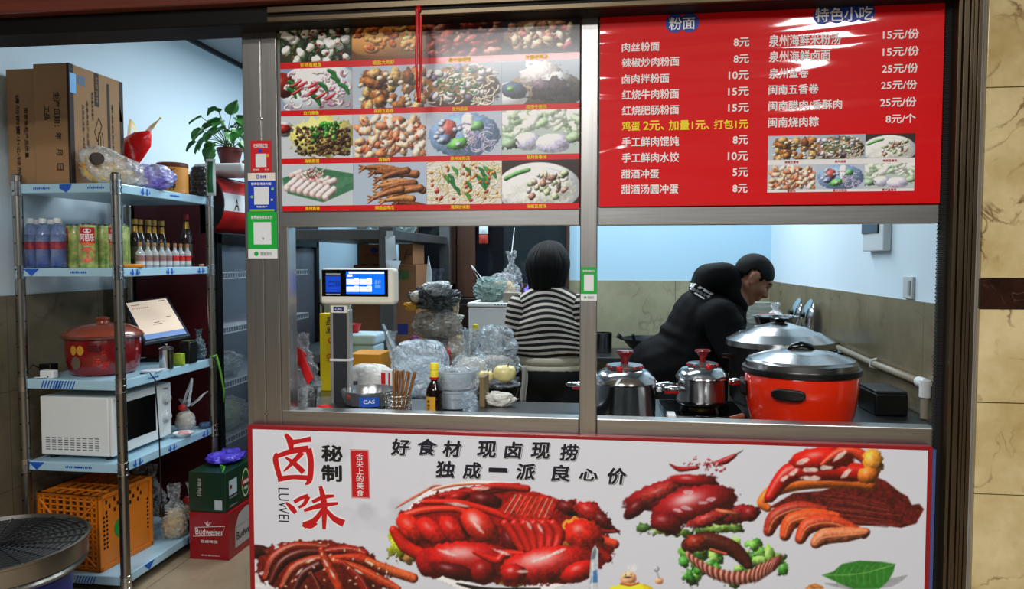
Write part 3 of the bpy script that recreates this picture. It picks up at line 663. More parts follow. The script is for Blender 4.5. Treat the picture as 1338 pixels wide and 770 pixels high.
# ================================================================ big food banner under the hatch
YB = FY - 0.035
bx = [A(325, 660, YB).x, A(1217, 660, YB).x]; bzt = A(760, 570, YB).z; bz0 = 0.12
bn = thing('food_banner', 'large white banner of braised meat dishes with red border below the hatch', 'banner', ((bx[0] + bx[1]) / 2, YB, bz0))
build(MB().box(bx[0], bx[1], YB + 0.001, YB + 0.03, bz0, bzt), 'red_frame', mat('banner_red_border', (150, 14, 24), 0.35, coat=0.2), bn, smooth=0, world=True, bevel=0.001)
build(MB().box(bx[1], bx[1] + 0.012, YB + 0.006, YB + 0.028, bz0, bzt - 0.01), 'edge_strip', mat('blue_edge_strip', (70, 86, 140), 0.3), bn, smooth=0, world=True)
BW, BH, BX0, BY0 = 900, 250, 320, 550
P = Pic(BW, BH, (222, 226, 235), 77)
ink = vnoise(BH, BW, 40, 5, 5); ink = np.clip((ink - 0.56) * 5, 0, 1)[..., None]
msk = np.clip(1 - np.abs(P.X - 150) / 110, 0, 1)[..., None] * np.clip(1 - np.abs(P.Y - 85) / 75, 0, 1)[..., None]
P.im -= ink * msk * 38
S35 = 1 / 3.5
def q4(*p): return [(0 + x * S35, y * S35) for x, y in p]                   # crop at 320,550
def q5(*p): return [(180 + x * S35, y * S35) for x, y in p]                 # crop at 500,550
def q6(*p): return [(480 + x * S35, y * S35) for x, y in p]                 # crop at 800,550
def q7(*p): return [(660 + x * S35, y * S35) for x, y in p]                 # crop at 980,550
def B(q, x, y, rx, ry, a=0, col=(180, 16, 14), **k): (cx, cy), = q((x, y)); P.blob(cx, cy, rx * S35, ry * S35, a, col, **k)
def T(q, pts, wd, col=(190, 20, 14), **k): P.tube(q(*pts), [w * S35 for w in wd] if isinstance(wd, (list, tuple)) else wd * S35, col, **k)
RD, RB, RK = (150, 14, 14), (206, 28, 16), (84, 8, 10)
# central platter
for i in range(16):
    y = 350 + i * 4; x = 60 + i * 9; T(q5, [(x, 400 - i * 5), (x + 40, 372 - i * 5), (x + 90, 345 - i * 3)], 6, (200, 90, 60), al=.7)
T(q5, [(120, 420), (220, 330), (420, 290), (620, 300)], 30, (240, 240, 242), edge=.9); T(q5, [(230, 318), (330, 296), (470, 288)], [6, 12, 4], (206, 96, 60))
T(q5, [(250, 705), (400, 765), (560, 790), (760, 760), (860, 720)], 46, (238, 238, 240), edge=.85); T(q5, [(340, 745), (480, 775), (640, 778), (720, 768)], [8, 26, 30, 8], (30, 24, 26))
B(q5, 90, 570, 60, 75, 20, (170, 180, 40), rag=.4, tex=.4); B(q5, 130, 610, 36, 46, 0, (206, 150, 80), rag=.4); B(q5, 555, 738, 40, 20, 0, (160, 180, 40), rag=.4); B(q5, 620, 748, 34, 14, 0, (150, 170, 60), rag=.4)
B(q5, 560, 530, 490, 220, 6, (110, 10, 10), rag=.05, tex=.5, edge=.8, spec=0)
T(q5, [(270, 345), (380, 330), (500, 315), (620, 300)], [30, 44, 44, 30], RD); T(q5, [(420, 320), (520, 300), (660, 312)], 34, (170, 24, 18)); B(q5, 470, 365, 80, 36, 12, RK, tex=.4); B(q5, 340, 350, 60, 24, -12, RD)
T(q5, [(190, 372), (340, 376), (480, 410), (600, 450), (760, 465)], [26, 34, 34, 30, 24], RB, spec=.6); T(q5, [(110, 432), (200, 410), (330, 405), (430, 440)], [40, 38, 30, 24], (214, 40, 20), spec=.6)
P.poly(q5((530, 410), (600, 335), (690, 322), (770, 348), (840, 372), (790, 420), (760, 450), (640, 456), (560, 440)), (190, 30, 22), tex=.4)
for k in range(9): T(q5, [(610 + k * 24, 340 + k * 3), (560 + k * 26, 420 + k * 3)], 9, R_ if (R_ := P.R.choice([(226, 90, 60), (240, 150, 120), (120, 14, 12)])) else RD, al=.75)
B(q5, 850, 400, 60, 36, 20, RK, tex=.6, rag=.25); B(q5, 950, 420, 76, 46, 30, (150, 20, 18), tex=.5, rag=.2); B(q5, 1010, 460, 60, 30, 40, RK, tex=.5, rag=.25)
T(q5, [(950, 480), (1010, 505), (1080, 505)], [26, 22, 12], (120, 14, 14)); T(q5, [(960, 530), (1060, 565)], [40, 44], (206, 60, 34)); T(q5, [(980, 590), (1030, 630)], 40, RD); T(q5, [(1040, 480), (1070, 500), (1085, 520)], [14, 8, 3], (60, 8, 10))
B(q5, 900, 528, 108, 86, 15, (214, 120, 40), tex=.2, rag=.08); B(q5, 918, 524, 92, 74, 15, (196, 30, 18), tex=.35, rag=.12, spec=.5)
B(q5, 140, 500, 96, 52, 42, (206, 34, 20), tex=.3); B(q5, 235, 515, 100, 48, 40, (196, 26, 18), tex=.3); B(q5, 330, 510, 96, 46, 48, (186, 22, 16), tex=.35); B(q5, 390, 480, 60, 34, 60, RK)
B(q5, 450, 490, 112, 64, 46, (206, 34, 20), spec=.75, pw=14); B(q5, 590, 560, 96, 44, 74, RK)
for k in range(6): T(q5, [(560 + k * 44, 470), (600 + k * 42, 520), (640 + k * 30, 590)], [40, 52, 34], (196, 24, 16), spec=.55, pw=18)
T(q5, [(50, 500), (100, 570), (170, 610), (260, 640)], [40, 60, 60, 40], (206, 30, 18)); B(q5, 230, 650, 80, 70, 30, RD)
B(q5, 420, 640, 230, 86, 6, (180, 16, 14), spec=.7, pw=14); B(q5, 330, 690, 120, 36, 14, RK); B(q5, 460, 690, 60, 60, 60, (130, 10, 12)); T(q5, [(420, 600), (520, 640), (560, 610), (640, 610)], [20, 40, 40, 26], (206, 26, 18), spec=.6)
B(q5, 760, 660, 230, 84, -8, (198, 20, 16), spec=.75, pw=10, tex=.3); B(q5, 600, 700, 60, 44, 0, (170, 16, 14), spec=.6); B(q5, 900, 690, 90, 46, -20, (190, 22, 18), spec=.5)
for x, y, r, a in ((430, 480, 44, 50), (540, 600, 40, 20), (740, 625, 70, -20), (640, 690, 26, 0), (300, 605, 40, 20), (350, 385, 50, 10), (670, 480, 24, 60), (720, 490, 24, 60), (450, 310, 40, 0), (800, 600, 40, -20)):
    B(q5, x, y, r, 7, a, (255, 236, 230), al=.75, flat=True, rag=.3)
# braised ears at the lower left
B(q4, 30, 600, 90, 34, 0, (66, 22, 22), tex=.3); B(q4, 110, 606, 26, 16, 30, (80, 26, 22))
P.poly(q4((30, 700), (120, 740), (260, 790), (30, 790)), (236, 236, 238))
B(q4, 360, 690, 300, 140, 6, (96, 22, 14), rag=.1, tex=.4, edge=.7, spec=0)
for k, (pts, c) in enumerate((([(95, 720), (130, 630), (230, 575), (370, 580)], (140, 34, 18)), ([(120, 740), (170, 650), (260, 605), (390, 600)], (76, 18, 14)), ([(170, 760), (220, 680), (300, 640), (400, 625)], (150, 44, 22)), ([(230, 770), (270, 700), (340, 660)], (70, 16, 14)),
                              ([(360, 600), (470, 590), (545, 610)], (150, 30, 22)), ([(390, 630), (520, 630), (640, 680), (760, 720)], (176, 44, 20)), ([(400, 640), (520, 680), (640, 740), (700, 770)], (196, 60, 26)), ([(350, 590), (380, 660), (420, 740), (440, 790)], (190, 56, 26)), ([(440, 650), (520, 720), (560, 790)], (140, 22, 16)), ([(560, 640), (680, 690), (770, 720)], (206, 90, 44)), ([(300, 700), (330, 760), (340, 800)], (96, 22, 16)))):
    T(q4, pts, [26, 46, 46, 30][:len(pts)], c, spec=.55, tex=.3)
    if k % 2 == 0: T(q4, [(x + 4, y - 6) for x, y in pts], 4, (236, 190, 150), al=.6)
for x, y, a in ((370, 650, 60), (400, 700, 60), (300, 640, -20), (570, 650, 20), (250, 690, -50), (520, 690, 30)): B(q4, x, y, 22, 5, a, (255, 240, 226), al=.8, flat=True)
for i in range(24): B(q4, P.R.uniform(180, 700), P.R.uniform(590, 760), 7, 4, P.R.uniform(0, 180), (240, 214, 170), flat=True)
# split chilli
T(q6, [(262, 198), (310, 222), (390, 214)], [4, 24, 16], (150, 16, 18), spec=.6); T(q6, [(470, 198), (520, 182), (562, 158)], [22, 32, 16], (150, 16, 20), spec=.6); T(q6, [(560, 158), (580, 146), (596, 136)], [8, 5, 4], (70, 50, 30))
for i in range(30): B(q6, P.R.gauss(430, 40), P.R.gauss(205, 22), P.R.uniform(3, 10), P.R.uniform(3, 7), P.R.uniform(0, 180), P.R.choice([(190, 30, 40), (170, 20, 30), (226, 160, 160)]))
# trotters
for x, y, r in ((150, 490, 40), (230, 505, 60), (320, 512, 50), (420, 505, 60), (500, 490, 70), (560, 490, 40)): B(q6, x, y, r, 22, P.R.uniform(-20, 20), P.R.choice([(90, 130, 50), (120, 160, 70), (60, 96, 40)]), rag=.4, tex=.4)
B(q6, 270, 330, 225, 64, -14, (136, 14, 20), spec=.6, pw=16); B(q6, 110, 400, 70, 34, -40, (90, 12, 16)); B(q6, 220, 330, 100, 34, -22, (150, 40, 34), tex=.5, rag=.2); B(q6, 370, 275, 110, 28, 6, (146, 16, 20), spec=.5)
B(q6, 560, 430, 115, 44, -8, (130, 24, 28), tex=.5, rag=.15); B(q6, 380, 385, 195, 84, -12, (150, 16, 22), spec=.8, pw=14); B(q6, 250, 470, 84, 48, 10, (110, 12, 18), tex=.4, rag=.15); B(q6, 440, 450, 110, 30, -18, (150, 36, 34), tex=.5, rag=.2); B(q6, 530, 420, 60, 10, 10, (196, 96, 60), rag=.2)
for x, y, a in ((350, 325, 0), (420, 375, 0), (300, 410, 20), (340, 400, 10), (450, 360, -10)): B(q6, x, y, 26, 9, a, (240, 220, 226), al=.7, flat=True, rag=.3)
# lettuce and sliced sausage
for i in range(60):
    a = P.R.uniform(0, 6.28); r = P.R.uniform(.3, 1); B(q6, 535 + 262 * r * math.cos(a), 650 + 104 * r * math.sin(a), P.R.uniform(24, 48), P.R.uniform(16, 30), P.R.uniform(0, 180), P.R.choice([(70, 150, 50), (110, 180, 70), (50, 120, 40), (150, 206, 90)]), rag=.4, tex=.35)
T(q6, [(350, 570), (430, 550), (540, 580), (600, 630), (620, 660)], [70, 84, 74, 60, 40], (74, 24, 16), spec=.5, tex=.4); B(q6, 385, 560, 50, 40, 0, (130, 36, 22), tex=.5, rag=.2); T(q6, [(450, 590), (520, 610)], 14, (190, 80, 50))
pl = [(355, 625), (400, 660), (450, 690), (510, 712), (570, 722), (630, 712), (680, 690), (725, 665), (755, 650)]
for i in range(40):
    t = i / 39 * 8; k = min(int(t), 7); x = pl[k][0] + (pl[k + 1][0] - pl[k][0]) * (t - k); y = pl[k][1] + (pl[k + 1][1] - pl[k][1]) * (t - k)
    B(q6, x, y, 12, 32 + 10 * (i > 26), 90 - 90 + (i - 20) * 1.5, (84, 36, 30) if i % 2 else (176, 116, 98), spec=.1, edge=.7)
# pork belly
P.poly(q7((80, 400), (200, 330), (330, 320), (560, 250), (620, 275), (690, 330), (720, 345), (740, 385), (775, 380), (795, 405), (760, 470), (690, 490), (600, 478), (500, 480), (380, 450), (200, 400)), (96, 24, 20), tex=.55)
for i in range(22): T(q7, [(P.R.uniform(280, 400), 330 + i * 6), (480, 345 + i * 6), (P.R.uniform(560, 700), 380 + i * 5)], 6, P.R.choice([(130, 40, 30), (66, 14, 14), (150, 60, 44)]), al=.6)
T(q7, [(80, 400), (54, 372), (110, 320), (230, 285), (400, 275), (550, 290)], [36, 44, 60, 66, 70, 60], (226, 110, 34), spec=.35)
T(q7, [(90, 350), (180, 240), (330, 225), (470, 235), (560, 240)], [50, 90, 100, 90, 60], (188, 22, 14), spec=.55); B(q7, 330, 175, 150, 55, -4, (196, 24, 14), spec=.5); T(q7, [(330, 200), (400, 150), (470, 140), (540, 180)], [20, 44, 50, 60], (206, 60, 30))
B(q7, 560, 190, 48, 62, 0, (226, 150, 50), tex=.3, rag=.15); B(q7, 540, 250, 50, 40, 0, (226, 120, 40), rag=.1)
for x, y, r, a in ((245, 185, 30, -20), (200, 235, 30, -30), (280, 225, 40, 0), (440, 240, 34, -40), (350, 215, 30, 0), (410, 160, 36, -40), (280, 262, 40, 0), (160, 262, 20, -30)): B(q7, x, y, r, 11, a, (255, 236, 226), al=.85, flat=True, rag=.3)
for k, pts in enumerate(([(85, 505), (120, 440), (220, 400), (340, 410)], [(160, 525), (190, 460), (290, 435), (400, 440)], [(230, 540), (270, 480), (380, 465), (520, 520)], [(300, 560), (340, 530), (440, 520), (530, 510)])):
    T(q7, pts, [50, 76, 70, 40], [(150, 40, 24), (206, 70, 26), (190, 60, 30), (206, 110, 70)][k], spec=.35, tex=.35); T(q7, [(x, y + 6) for x, y in pts], [8, 12, 12, 8], (226, 140, 90), al=.6)
B(q7, 0, 425, 40, 36, 0, (120, 16, 20), tex=.4)
# leaf, scrap at its side, chef, blue-white pointed strip
T(q7, [(345, 745), (480, 760), (640, 740), (716, 708)], [6, 30, 40, 5], (150, 152, 156), al=.7, flat=True); P.poly(q7((328, 706), (380, 690), (420, 655), (500, 640), (600, 645), (664, 655), (656, 690), (630, 735), (590, 770), (470, 770), (400, 740)), (50, 130, 44), tex=.15)
T(q7, [(340, 706), (500, 700), (655, 660)], 4, (130, 190, 90), flat=True)
for k in range(8): T(q7, [(390 + k * 32, 704 - k * 3), (410 + k * 32, 668 - k * 2)], 2.5, (100, 170, 70), flat=True); T(q7, [(390 + k * 32, 704 - k * 3), (400 + k * 30, 748)], 2.5, (100, 170, 70), flat=True)
P.poly(q7((250, 770), (270, 752), (300, 744), (330, 756), (340, 770)), (206, 130, 60), tex=.4)
P.poly(q6((65, 662), (85, 656), (110, 658), (112, 680), (102, 696), (70, 696)), (236, 238, 240)); B(q6, 74, 722, 36, 32, 0, (226, 160, 120), edge=.7, spec=.1); B(q6, 72, 716, 18, 4, 0, (50, 30, 26), flat=True); B(q6, 60, 706, 3, 3, 0, (20, 16, 16), flat=True); B(q6, 86, 706, 3, 3, 0, (20, 16, 16), flat=True)
B(q6, 90, 790, 110, 46, 0, (236, 206, 40), edge=.7, spec=.1); T(q6, [(40, 745), (80, 752), (118, 742)], 9, (206, 90, 50)); B(q6, 215, 732, 20, 16, 0, (226, 160, 120), edge=.7); T(q6, [(215, 720), (203, 690)], 3, (150, 150, 156)); B(q6, 202, 678, 12, 13, 0, (180, 182, 188)); B(q6, 202, 678, 8, 9, 0, (226, 227, 232), flat=True)
P.poly(q5((952, 630), (958, 590), (972, 568), (986, 590), (986, 770), (940, 770)), (206, 214, 222)); P.poly(q5((958, 690), (980, 680), (984, 740), (950, 742)), (70, 130, 190)); P.poly(q5((954, 634), (960, 600), (972, 574), (978, 600), (970, 634)), (110, 130, 140)); T(q5, [(960, 650), (958, 770)], 5, (250, 250, 252), flat=True)
BIM = P.im
ix0, ix1 = A(331.5, 660, YB).x, A(1210.5, 660, YB).x; izt = A(760, 574.5, YB).z; iz0 = A(760, 795, YB).z
def bsample(X, Z):
    Dv = np.stack([X, np.full_like(X, YB), Z], -1) - np.array(_E); z = Dv @ np.array(_d)
    u = 669 + FPX * (Dv @ np.array(_r)) / z - BX0; v = 385 - FPX * (Dv @ np.array(_u)) / z - BY0
    u = np.clip(u, 0, BW - 1.001); v = np.clip(v, 0, BH - 1.001); ui = u.astype(int); vi = v.astype(int); fu = (u - ui)[..., None]; fv = (v - vi)[..., None]
    return (BIM[vi, ui] * (1 - fu) + BIM[vi, ui + 1] * fu) * (1 - fv) + (BIM[vi + 1, ui] * (1 - fu) + BIM[vi + 1, ui + 1] * fu) * fv
picture('printed_dishes', BIM, ix0, ix1, iz0, izt, YB - 0.0006, bn, PRINTF, sample=bsample, nu=880, nv=216)
build(MB().box(ix0, ix1, YB - 0.0005, YB + 0.001, bz0 + 0.012, iz0), 'white_margin', mat('banner_white', (222, 226, 235), 0.38), bn, smooth=0, world=True)
# brush lettering, stroke by stroke
def brush(q, strokes, name, m, Y, off, grow=0.0):
    mb = MB()
    for pts, wd in strokes:
        pts = [Vector((p[0], p[1])) for p in q(*pts)]; w2 = [x * S35 / 2 + grow for x in wd]
        F = []; Wd = []
        for i in range(len(pts) - 1):
            p0 = pts[max(i - 1, 0)]; p1 = pts[i]; p2 = pts[i + 1]; p3 = pts[min(i + 2, len(pts) - 1)]
            for t in np.linspace(0, 1, 6)[:-1]:
                F.append(0.5 * (2 * p1 + (p2 - p0) * t + (2 * p0 - 5 * p1 + 4 * p2 - p3) * t * t + (3 * p1 - p0 - 3 * p2 + p3) * t ** 3)); Wd.append(w2[i] * (1 - t) + w2[i + 1] * t)
        F.append(pts[-1]); Wd.append(w2[-1]); L_ = []; R__ = []
        for i, p in enumerate(F):
            t = (F[min(i + 1, len(F) - 1)] - F[max(i - 1, 0)]); t = t.normalized() if t.length > 1e-6 else Vector((1, 0)); n = Vector((-t.y, t.x)) * Wd[i]
            L_.append(p + n); R__.append(p - n)
        vs = [A(BX0 + p.x, BY0 + p.y, Y - off) for p in L_ + R__]; n = len(F)
        mb.add(vs, [(i, i + 1, n + i + 1, n + i) for i in range(n - 1)])
        off += 0.00004
    return build(mb, name, m, bn, smooth=0, world=True)
LU = [([(185, 62), (205, 90), (212, 130)], (14, 30, 22)), ([(212, 100), (255, 92), (302, 84)], (26, 18, 26)), ([(150, 150), (140, 180), (160, 262)], (20, 26, 22)),
      ([(140, 165), (220, 138), (290, 128)], (18, 26, 30)), ([(290, 128), (302, 190), (296, 270), (276, 292)], (30, 26, 26, 6)), ([(150, 268), (220, 258), (285, 262)], (26, 20, 24)),
      ([(262, 145), (225, 185), (178, 232)], (24, 22, 6)), ([(185, 168), (225, 195), (268, 236)], (8, 22, 26)), ([(212, 130), (208, 150)], (20, 14))]
WEI = [([(188, 374), (215, 400), (232, 422)], (8, 26, 18)), ([(225, 372), (262, 352), (290, 344)], (18, 18, 20)), ([(290, 346), (272, 380), (246, 398)], (22, 18, 8)), ([(246, 398), (262, 384)], (14, 6)),
       ([(308, 372), (360, 350), (408, 344)], (16, 20, 12)), ([(270, 412), (340, 390), (425, 378)], (12, 24, 12)), ([(345, 300), (362, 380), (362, 496)], (16, 30, 16)), ([(355, 408), (318, 456), (268, 480)], (18, 26, 30)), ([(372, 408), (408, 448), (452, 470)], (14, 26, 34)), ([(262, 478), (300, 486), (330, 470)], (12, 16, 8))]
brush(q4, LU, 'brush_character', REDINK, YB, 0.002); brush(q4, WEI, 'brush_character', REDINK, YB, 0.002)
brush(q4, [(a, [x + 14 for x in b]) for a, b in LU + WEI], 'white_outline', WINK, YB, 0.0011)
lettering('秘', 420, 581.5, 448, 603.7, YB, INK, bn, 0.035); lettering('制', 420, 607.5, 447, 629.5, YB, INK, bn, 0.035)
mb = MB()
for p, m_, o in (([(457, 587), (482, 588), (484, 652), (459, 651)], 0, 0.0009), ([(458.6, 589), (480.6, 590), (482.4, 650.4), (460.4, 649.4)], 1, 0.0011)):
    mb.add([A(x, y, YB - o) for x, y in reversed(p)], [(0, 1, 2, 3)], m_)
build(mb, 'red_tab', [mat('tab_edge', (214, 150, 150), 0.5), REDINK], bn, smooth=0, world=True)
for k, ch in enumerate('舌尖上的美食'): lettering(ch, 465.6 + k * .15, 592.5 + k * 9.5, 474.6 + k * .15, 601 + k * 9.5, YB, WINK, bn, 0.005, off=0.0014)
c0 = A(363.5, 637.5, YB); c1 = A(350.5, 681, YB)
build(text_mb(MB(), 'LUWEI', (c0.x, YB, c0.z), -ZU, XR, c0.z - c1.z, -(c0.x - c1.x) * -1, 0.0).xf(Matrix.Identity(4)), 'lettering', INK, bn, smooth=0, world=True)
for s, x, y in (('好', 523.5, 584), ('食', 558.6, 584), ('材', 591, 586), ('现', 636, 587), ('卤', 671, 588), ('现', 706, 588.6), ('捞', 744, 591), ('独', 582, 613), ('成', 617, 614.5), ('一', 651, 614), ('派', 687, 616), ('良', 732, 618), ('心', 768.6, 620), ('价', 806, 622)):
    hw = 12.5; hh = 3.0 if s == '一' else 11 if s != '心' else 8
    lettering(s, x - hw, y - hh, x + hw, y + hh, YB, mat('letter_grey_shadow', (120, 122, 130), 0.5), bn, 0.07, 0.12, off=0.0009, name='letter_shadow').location += Vector((0.003, 0, -0.003))
    lettering(s, x - hw - .8, y - hh - .8, x + hw + .8, y + hh + .8, YB, WINK, bn, 0.075, 0.12, off=0.0024, name='letter_outline')
    lettering(s, x - hw, y - hh, x + hw, y + hh, YB, mat('letter_navy', (26, 28, 44), 0.5), bn, 0.034, 0.12, off=0.0040)

# ================================================================ payment stickers, ribbon
def sticker(px0, py0, px1, py1, Y, label, base):
    cx, cy = (px0 + px1) / 2, (py0 + py1) / 2
    x0, x1 = A(px0, cy, Y).x, A(px1, cy, Y).x; z0, z1 = A(cx, py1, Y).z, A(cx, py0, Y).z
    t = thing('payment_sticker', label, 'sticker', ((x0 + x1) / 2, Y, z0), group='payment stickers on the steel posts')
    build(MB().box(x0, x1, Y, Y + 0.0012, z0, z1), 'card', base, t, smooth=0, world=True)
    def patch(a, b, c, d, m, name='panel', off=0.0006):
        xa, xb = x0 + (x1 - x0) * a, x0 + (x1 - x0) * c; za, zb = z1 - (z1 - z0) * d, z1 - (z1 - z0) * b
        return build(MB().flat([(0, 0), (xb - xa, 0), (xb - xa, zb - za), (0, zb - za)], (xa, Y, za), XR, ZU, off=off), name, m, t, smooth=0, world=True)
    def txt(s, a, b, c, d, m):
        xa, xb = x0 + (x1 - x0) * a, x0 + (x1 - x0) * c; za, zb = z1 - (z1 - z0) * d, z1 - (z1 - z0) * b
        build(text_mb(MB(), s, (xa, Y, za), XR, ZU, xb - xa, zb - za, 0.02, off=0.0016), 'lettering', m, t, smooth=0, world=True)
    def disc(a, b, r, m, name='dot', off=0.0014):
        c = Vector((x0 + (x1 - x0) * a, Y, z1 - (z1 - z0) * b)); rr = (x1 - x0) * r
        build(MB().flat([(rr * math.cos(k * PI / 10), rr * math.sin(k * PI / 10)) for k in range(20)], c, XR, ZU, off=off), name, m, t, smooth=0, world=True)
    return t, patch, txt, disc
SRED, SBLU, SGRN = mat('sticker_red', (206, 30, 40), 0.4), mat('sticker_blue', (22, 62, 190), 0.4), mat('sticker_green', (26, 170, 60), 0.4)
SCRM = mat('sticker_cream', (232, 226, 212), 0.4); SPAL = mat('sticker_pale', (226, 230, 232), 0.4)
YS = FY - 0.0022
t, pa, tx, di = sticker(327.5, 183.5, 354.5, 225, YS, 'small red payment sticker, topmost on the steel post', SRED)
pa(.24, .42, .76, .84, SPAL, 'pale_panel'); tx('扫码领红包', .16, .1, .84, .24, WINK); di(.47, .33, .09, SBLU); di(.84, .48, .08, mat('sticker_orange', (240, 150, 40), .4)); tx('收钱码', .12, .89, .42, .95, SCRM); tx('支付', .68, .89, .88, .95, SCRM)
t, pa, tx, di = sticker(324.3, 226, 360, 276.5, YS, 'blue and cream payment sticker between the red and green ones', SBLU)
pa(0, 0, 1, .2, SCRM, 'cream_header'); pa(.22, .36, .76, .82, SPAL, 'pale_panel'); pa(.32, .05, .42, .15, SBLU, 'logo_square', .0012); tx('支', .335, .06, .405, .14, WINK); tx('支付宝', .45, .06, .68, .145, SBLU); tx('推荐使用支付宝', .12, .245, .86, .32, WINK); tx('收款商户', .3, .85, .7, .9, WINK)
di(.9, .42, .05, mat('sticker_lime', (150, 200, 90), .4)); di(.14, .62, .05, mat('sticker_lime', (150, 200, 90), .4)); di(.87, .7, .04, SCRM); pa(.05, .94, .95, 1.0, mat('sticker_grass', (120, 190, 60), .4), 'grass_strip')
def green(px0, py0, px1, py1, Y, label):
    t, pa, tx, di = sticker(px0, py0, px1, py1, Y, label, SGRN)
    pa(.2, .22, .8, .7, SPAL, 'pale_panel'); tx('推荐使用微信支付', .12, .08, .86, .155, WINK); pa(0, .8, 1, 1, SPAL, 'white_footer'); di(.28, .9, .075, SGRN, 'round_logo'); tx('微信支付', .42, .86, .82, .94, mat('pale_grey_ink', (170, 176, 176), .5))
green(324, 277, 362.3, 337.8, YS, 'large green payment sticker on the post, under the blue one')
green(758.8, 349.3, 780, 393, FY - 0.0062, 'green payment sticker alone on the slim mullion between hatches')
RIB = mat('red_ribbon', (190, 14, 22), 0.35)
o = A(547, 12, FY - 0.12); e1 = A(545.5, 128, FY - 0.03)
rb = thing('red_ribbon', 'thin red ribbon hanging down over the dish poster', 'ribbon', tuple(A(547, 30, FY - 0.1)))
yb_ = FY - 0.104
for sgn, xe in ((-1, 543.6), (1, 551)):
    a = A(547 + sgn * 1.5, 10, yb_); b = A(xe, 60, yb_); c = A(547 + sgn * 1.0, 134, yb_)
    build(MB().grid(lambda u, v: Vector((0, 0, 0)) + (a * (1 - v) ** 2 + b * 2 * v * (1 - v) + c * v * v) + Vector(((u - .5) * (0.011 - 0.004 * v), 0.004 * math.sin(v * 9 + sgn) + sgn * .002, 0)), 2, 24), 'strand', RIB, rb, smooth=180, world=True).modifiers.new('s', 'SOLIDIFY').thickness = 0.0012
kn = A(547, 12, yb_); build(MB().ell(kn, (0.008, 0.006, 0.012)), 'knot', RIB, rb, smooth=180, world=True)
# ================================================================ steel rack by the left wall
RX0, RX1, RY0, RY1 = -2.578, -2.108, 2.95, 3.70
SH = [(0.055, 0.095), (0.559, 0.60), (0.925, 0.968), (1.422, 1.460), (1.787, 1.828)]
rack = thing('storage_rack', 'five-tier steel storage rack with pale blue protective film on its shelf edges', 'rack', ((RX0 + RX1) / 2, (RY0 + RY1) / 2, 0))
POSTM = mat('rack_post_steel', (150, 146, 138), 0.3, 1.0, var=0.12, vs=4, stretch=(30, 30, 1))
FILMB = mat('film_print_blue', (30, 88, 190), 0.4)
for sx, sy in ((RX0, RY0), (RX1, RY0), (RX0, RY1), (RX1, RY1)):
    p = build(MB().lathe([(0.021, 0.004), (0.021, 1.865), (0.015, 1.872)], c=(sx, sy, 0), n=20), 'post', POSTM, rack, world=True)
    for a, b in SH:
        mb = MB()
        mb.lathe([(0.021, a - .012), (0.0238, a - .01), (0.0238, a - .004), (.0222, a - .003), (.0222, (a + b) / 2 - .004), (.0238, (a + b) / 2 - .003), (.0238, (a + b) / 2 + .003), (.0222, (a + b) / 2 + .004), (.0222, b + .003), (0.0238, b + .004), (0.0238, b + .01), (0.021, b + .012)], c=(sx, sy, 0), n=18)
        build(mb, 'collar', POLISH, p, world=False).location = -Vector(rack.location)
    mb = MB()
    for z in np.arange(0.2, 1.8, 0.114):
        for dx, dy in ((0, -1), (1, 0)):
            c = Vector((sx, sy, z)) + Vector((dx, dy, 0)) * 0.0212
            R = Vector((-dy, dx, 0)); mb.flat([(0.0042 * math.cos(k * PI / 6), 0.0042 * math.sin(k * PI / 6)) for k in range(12)], c, R, ZU, off=0.0008)
    build(mb, 'bolt_hole', BLACK, p, smooth=0).location = -Vector(rack.location)
    build(MB().lathe([(0.026, 0), (0.026, 0.02), (0.02, 0.03)], c=(sx, sy, 0), n=16), 'foot', RUBBER, rack, world=True)
rs = random.Random(4)
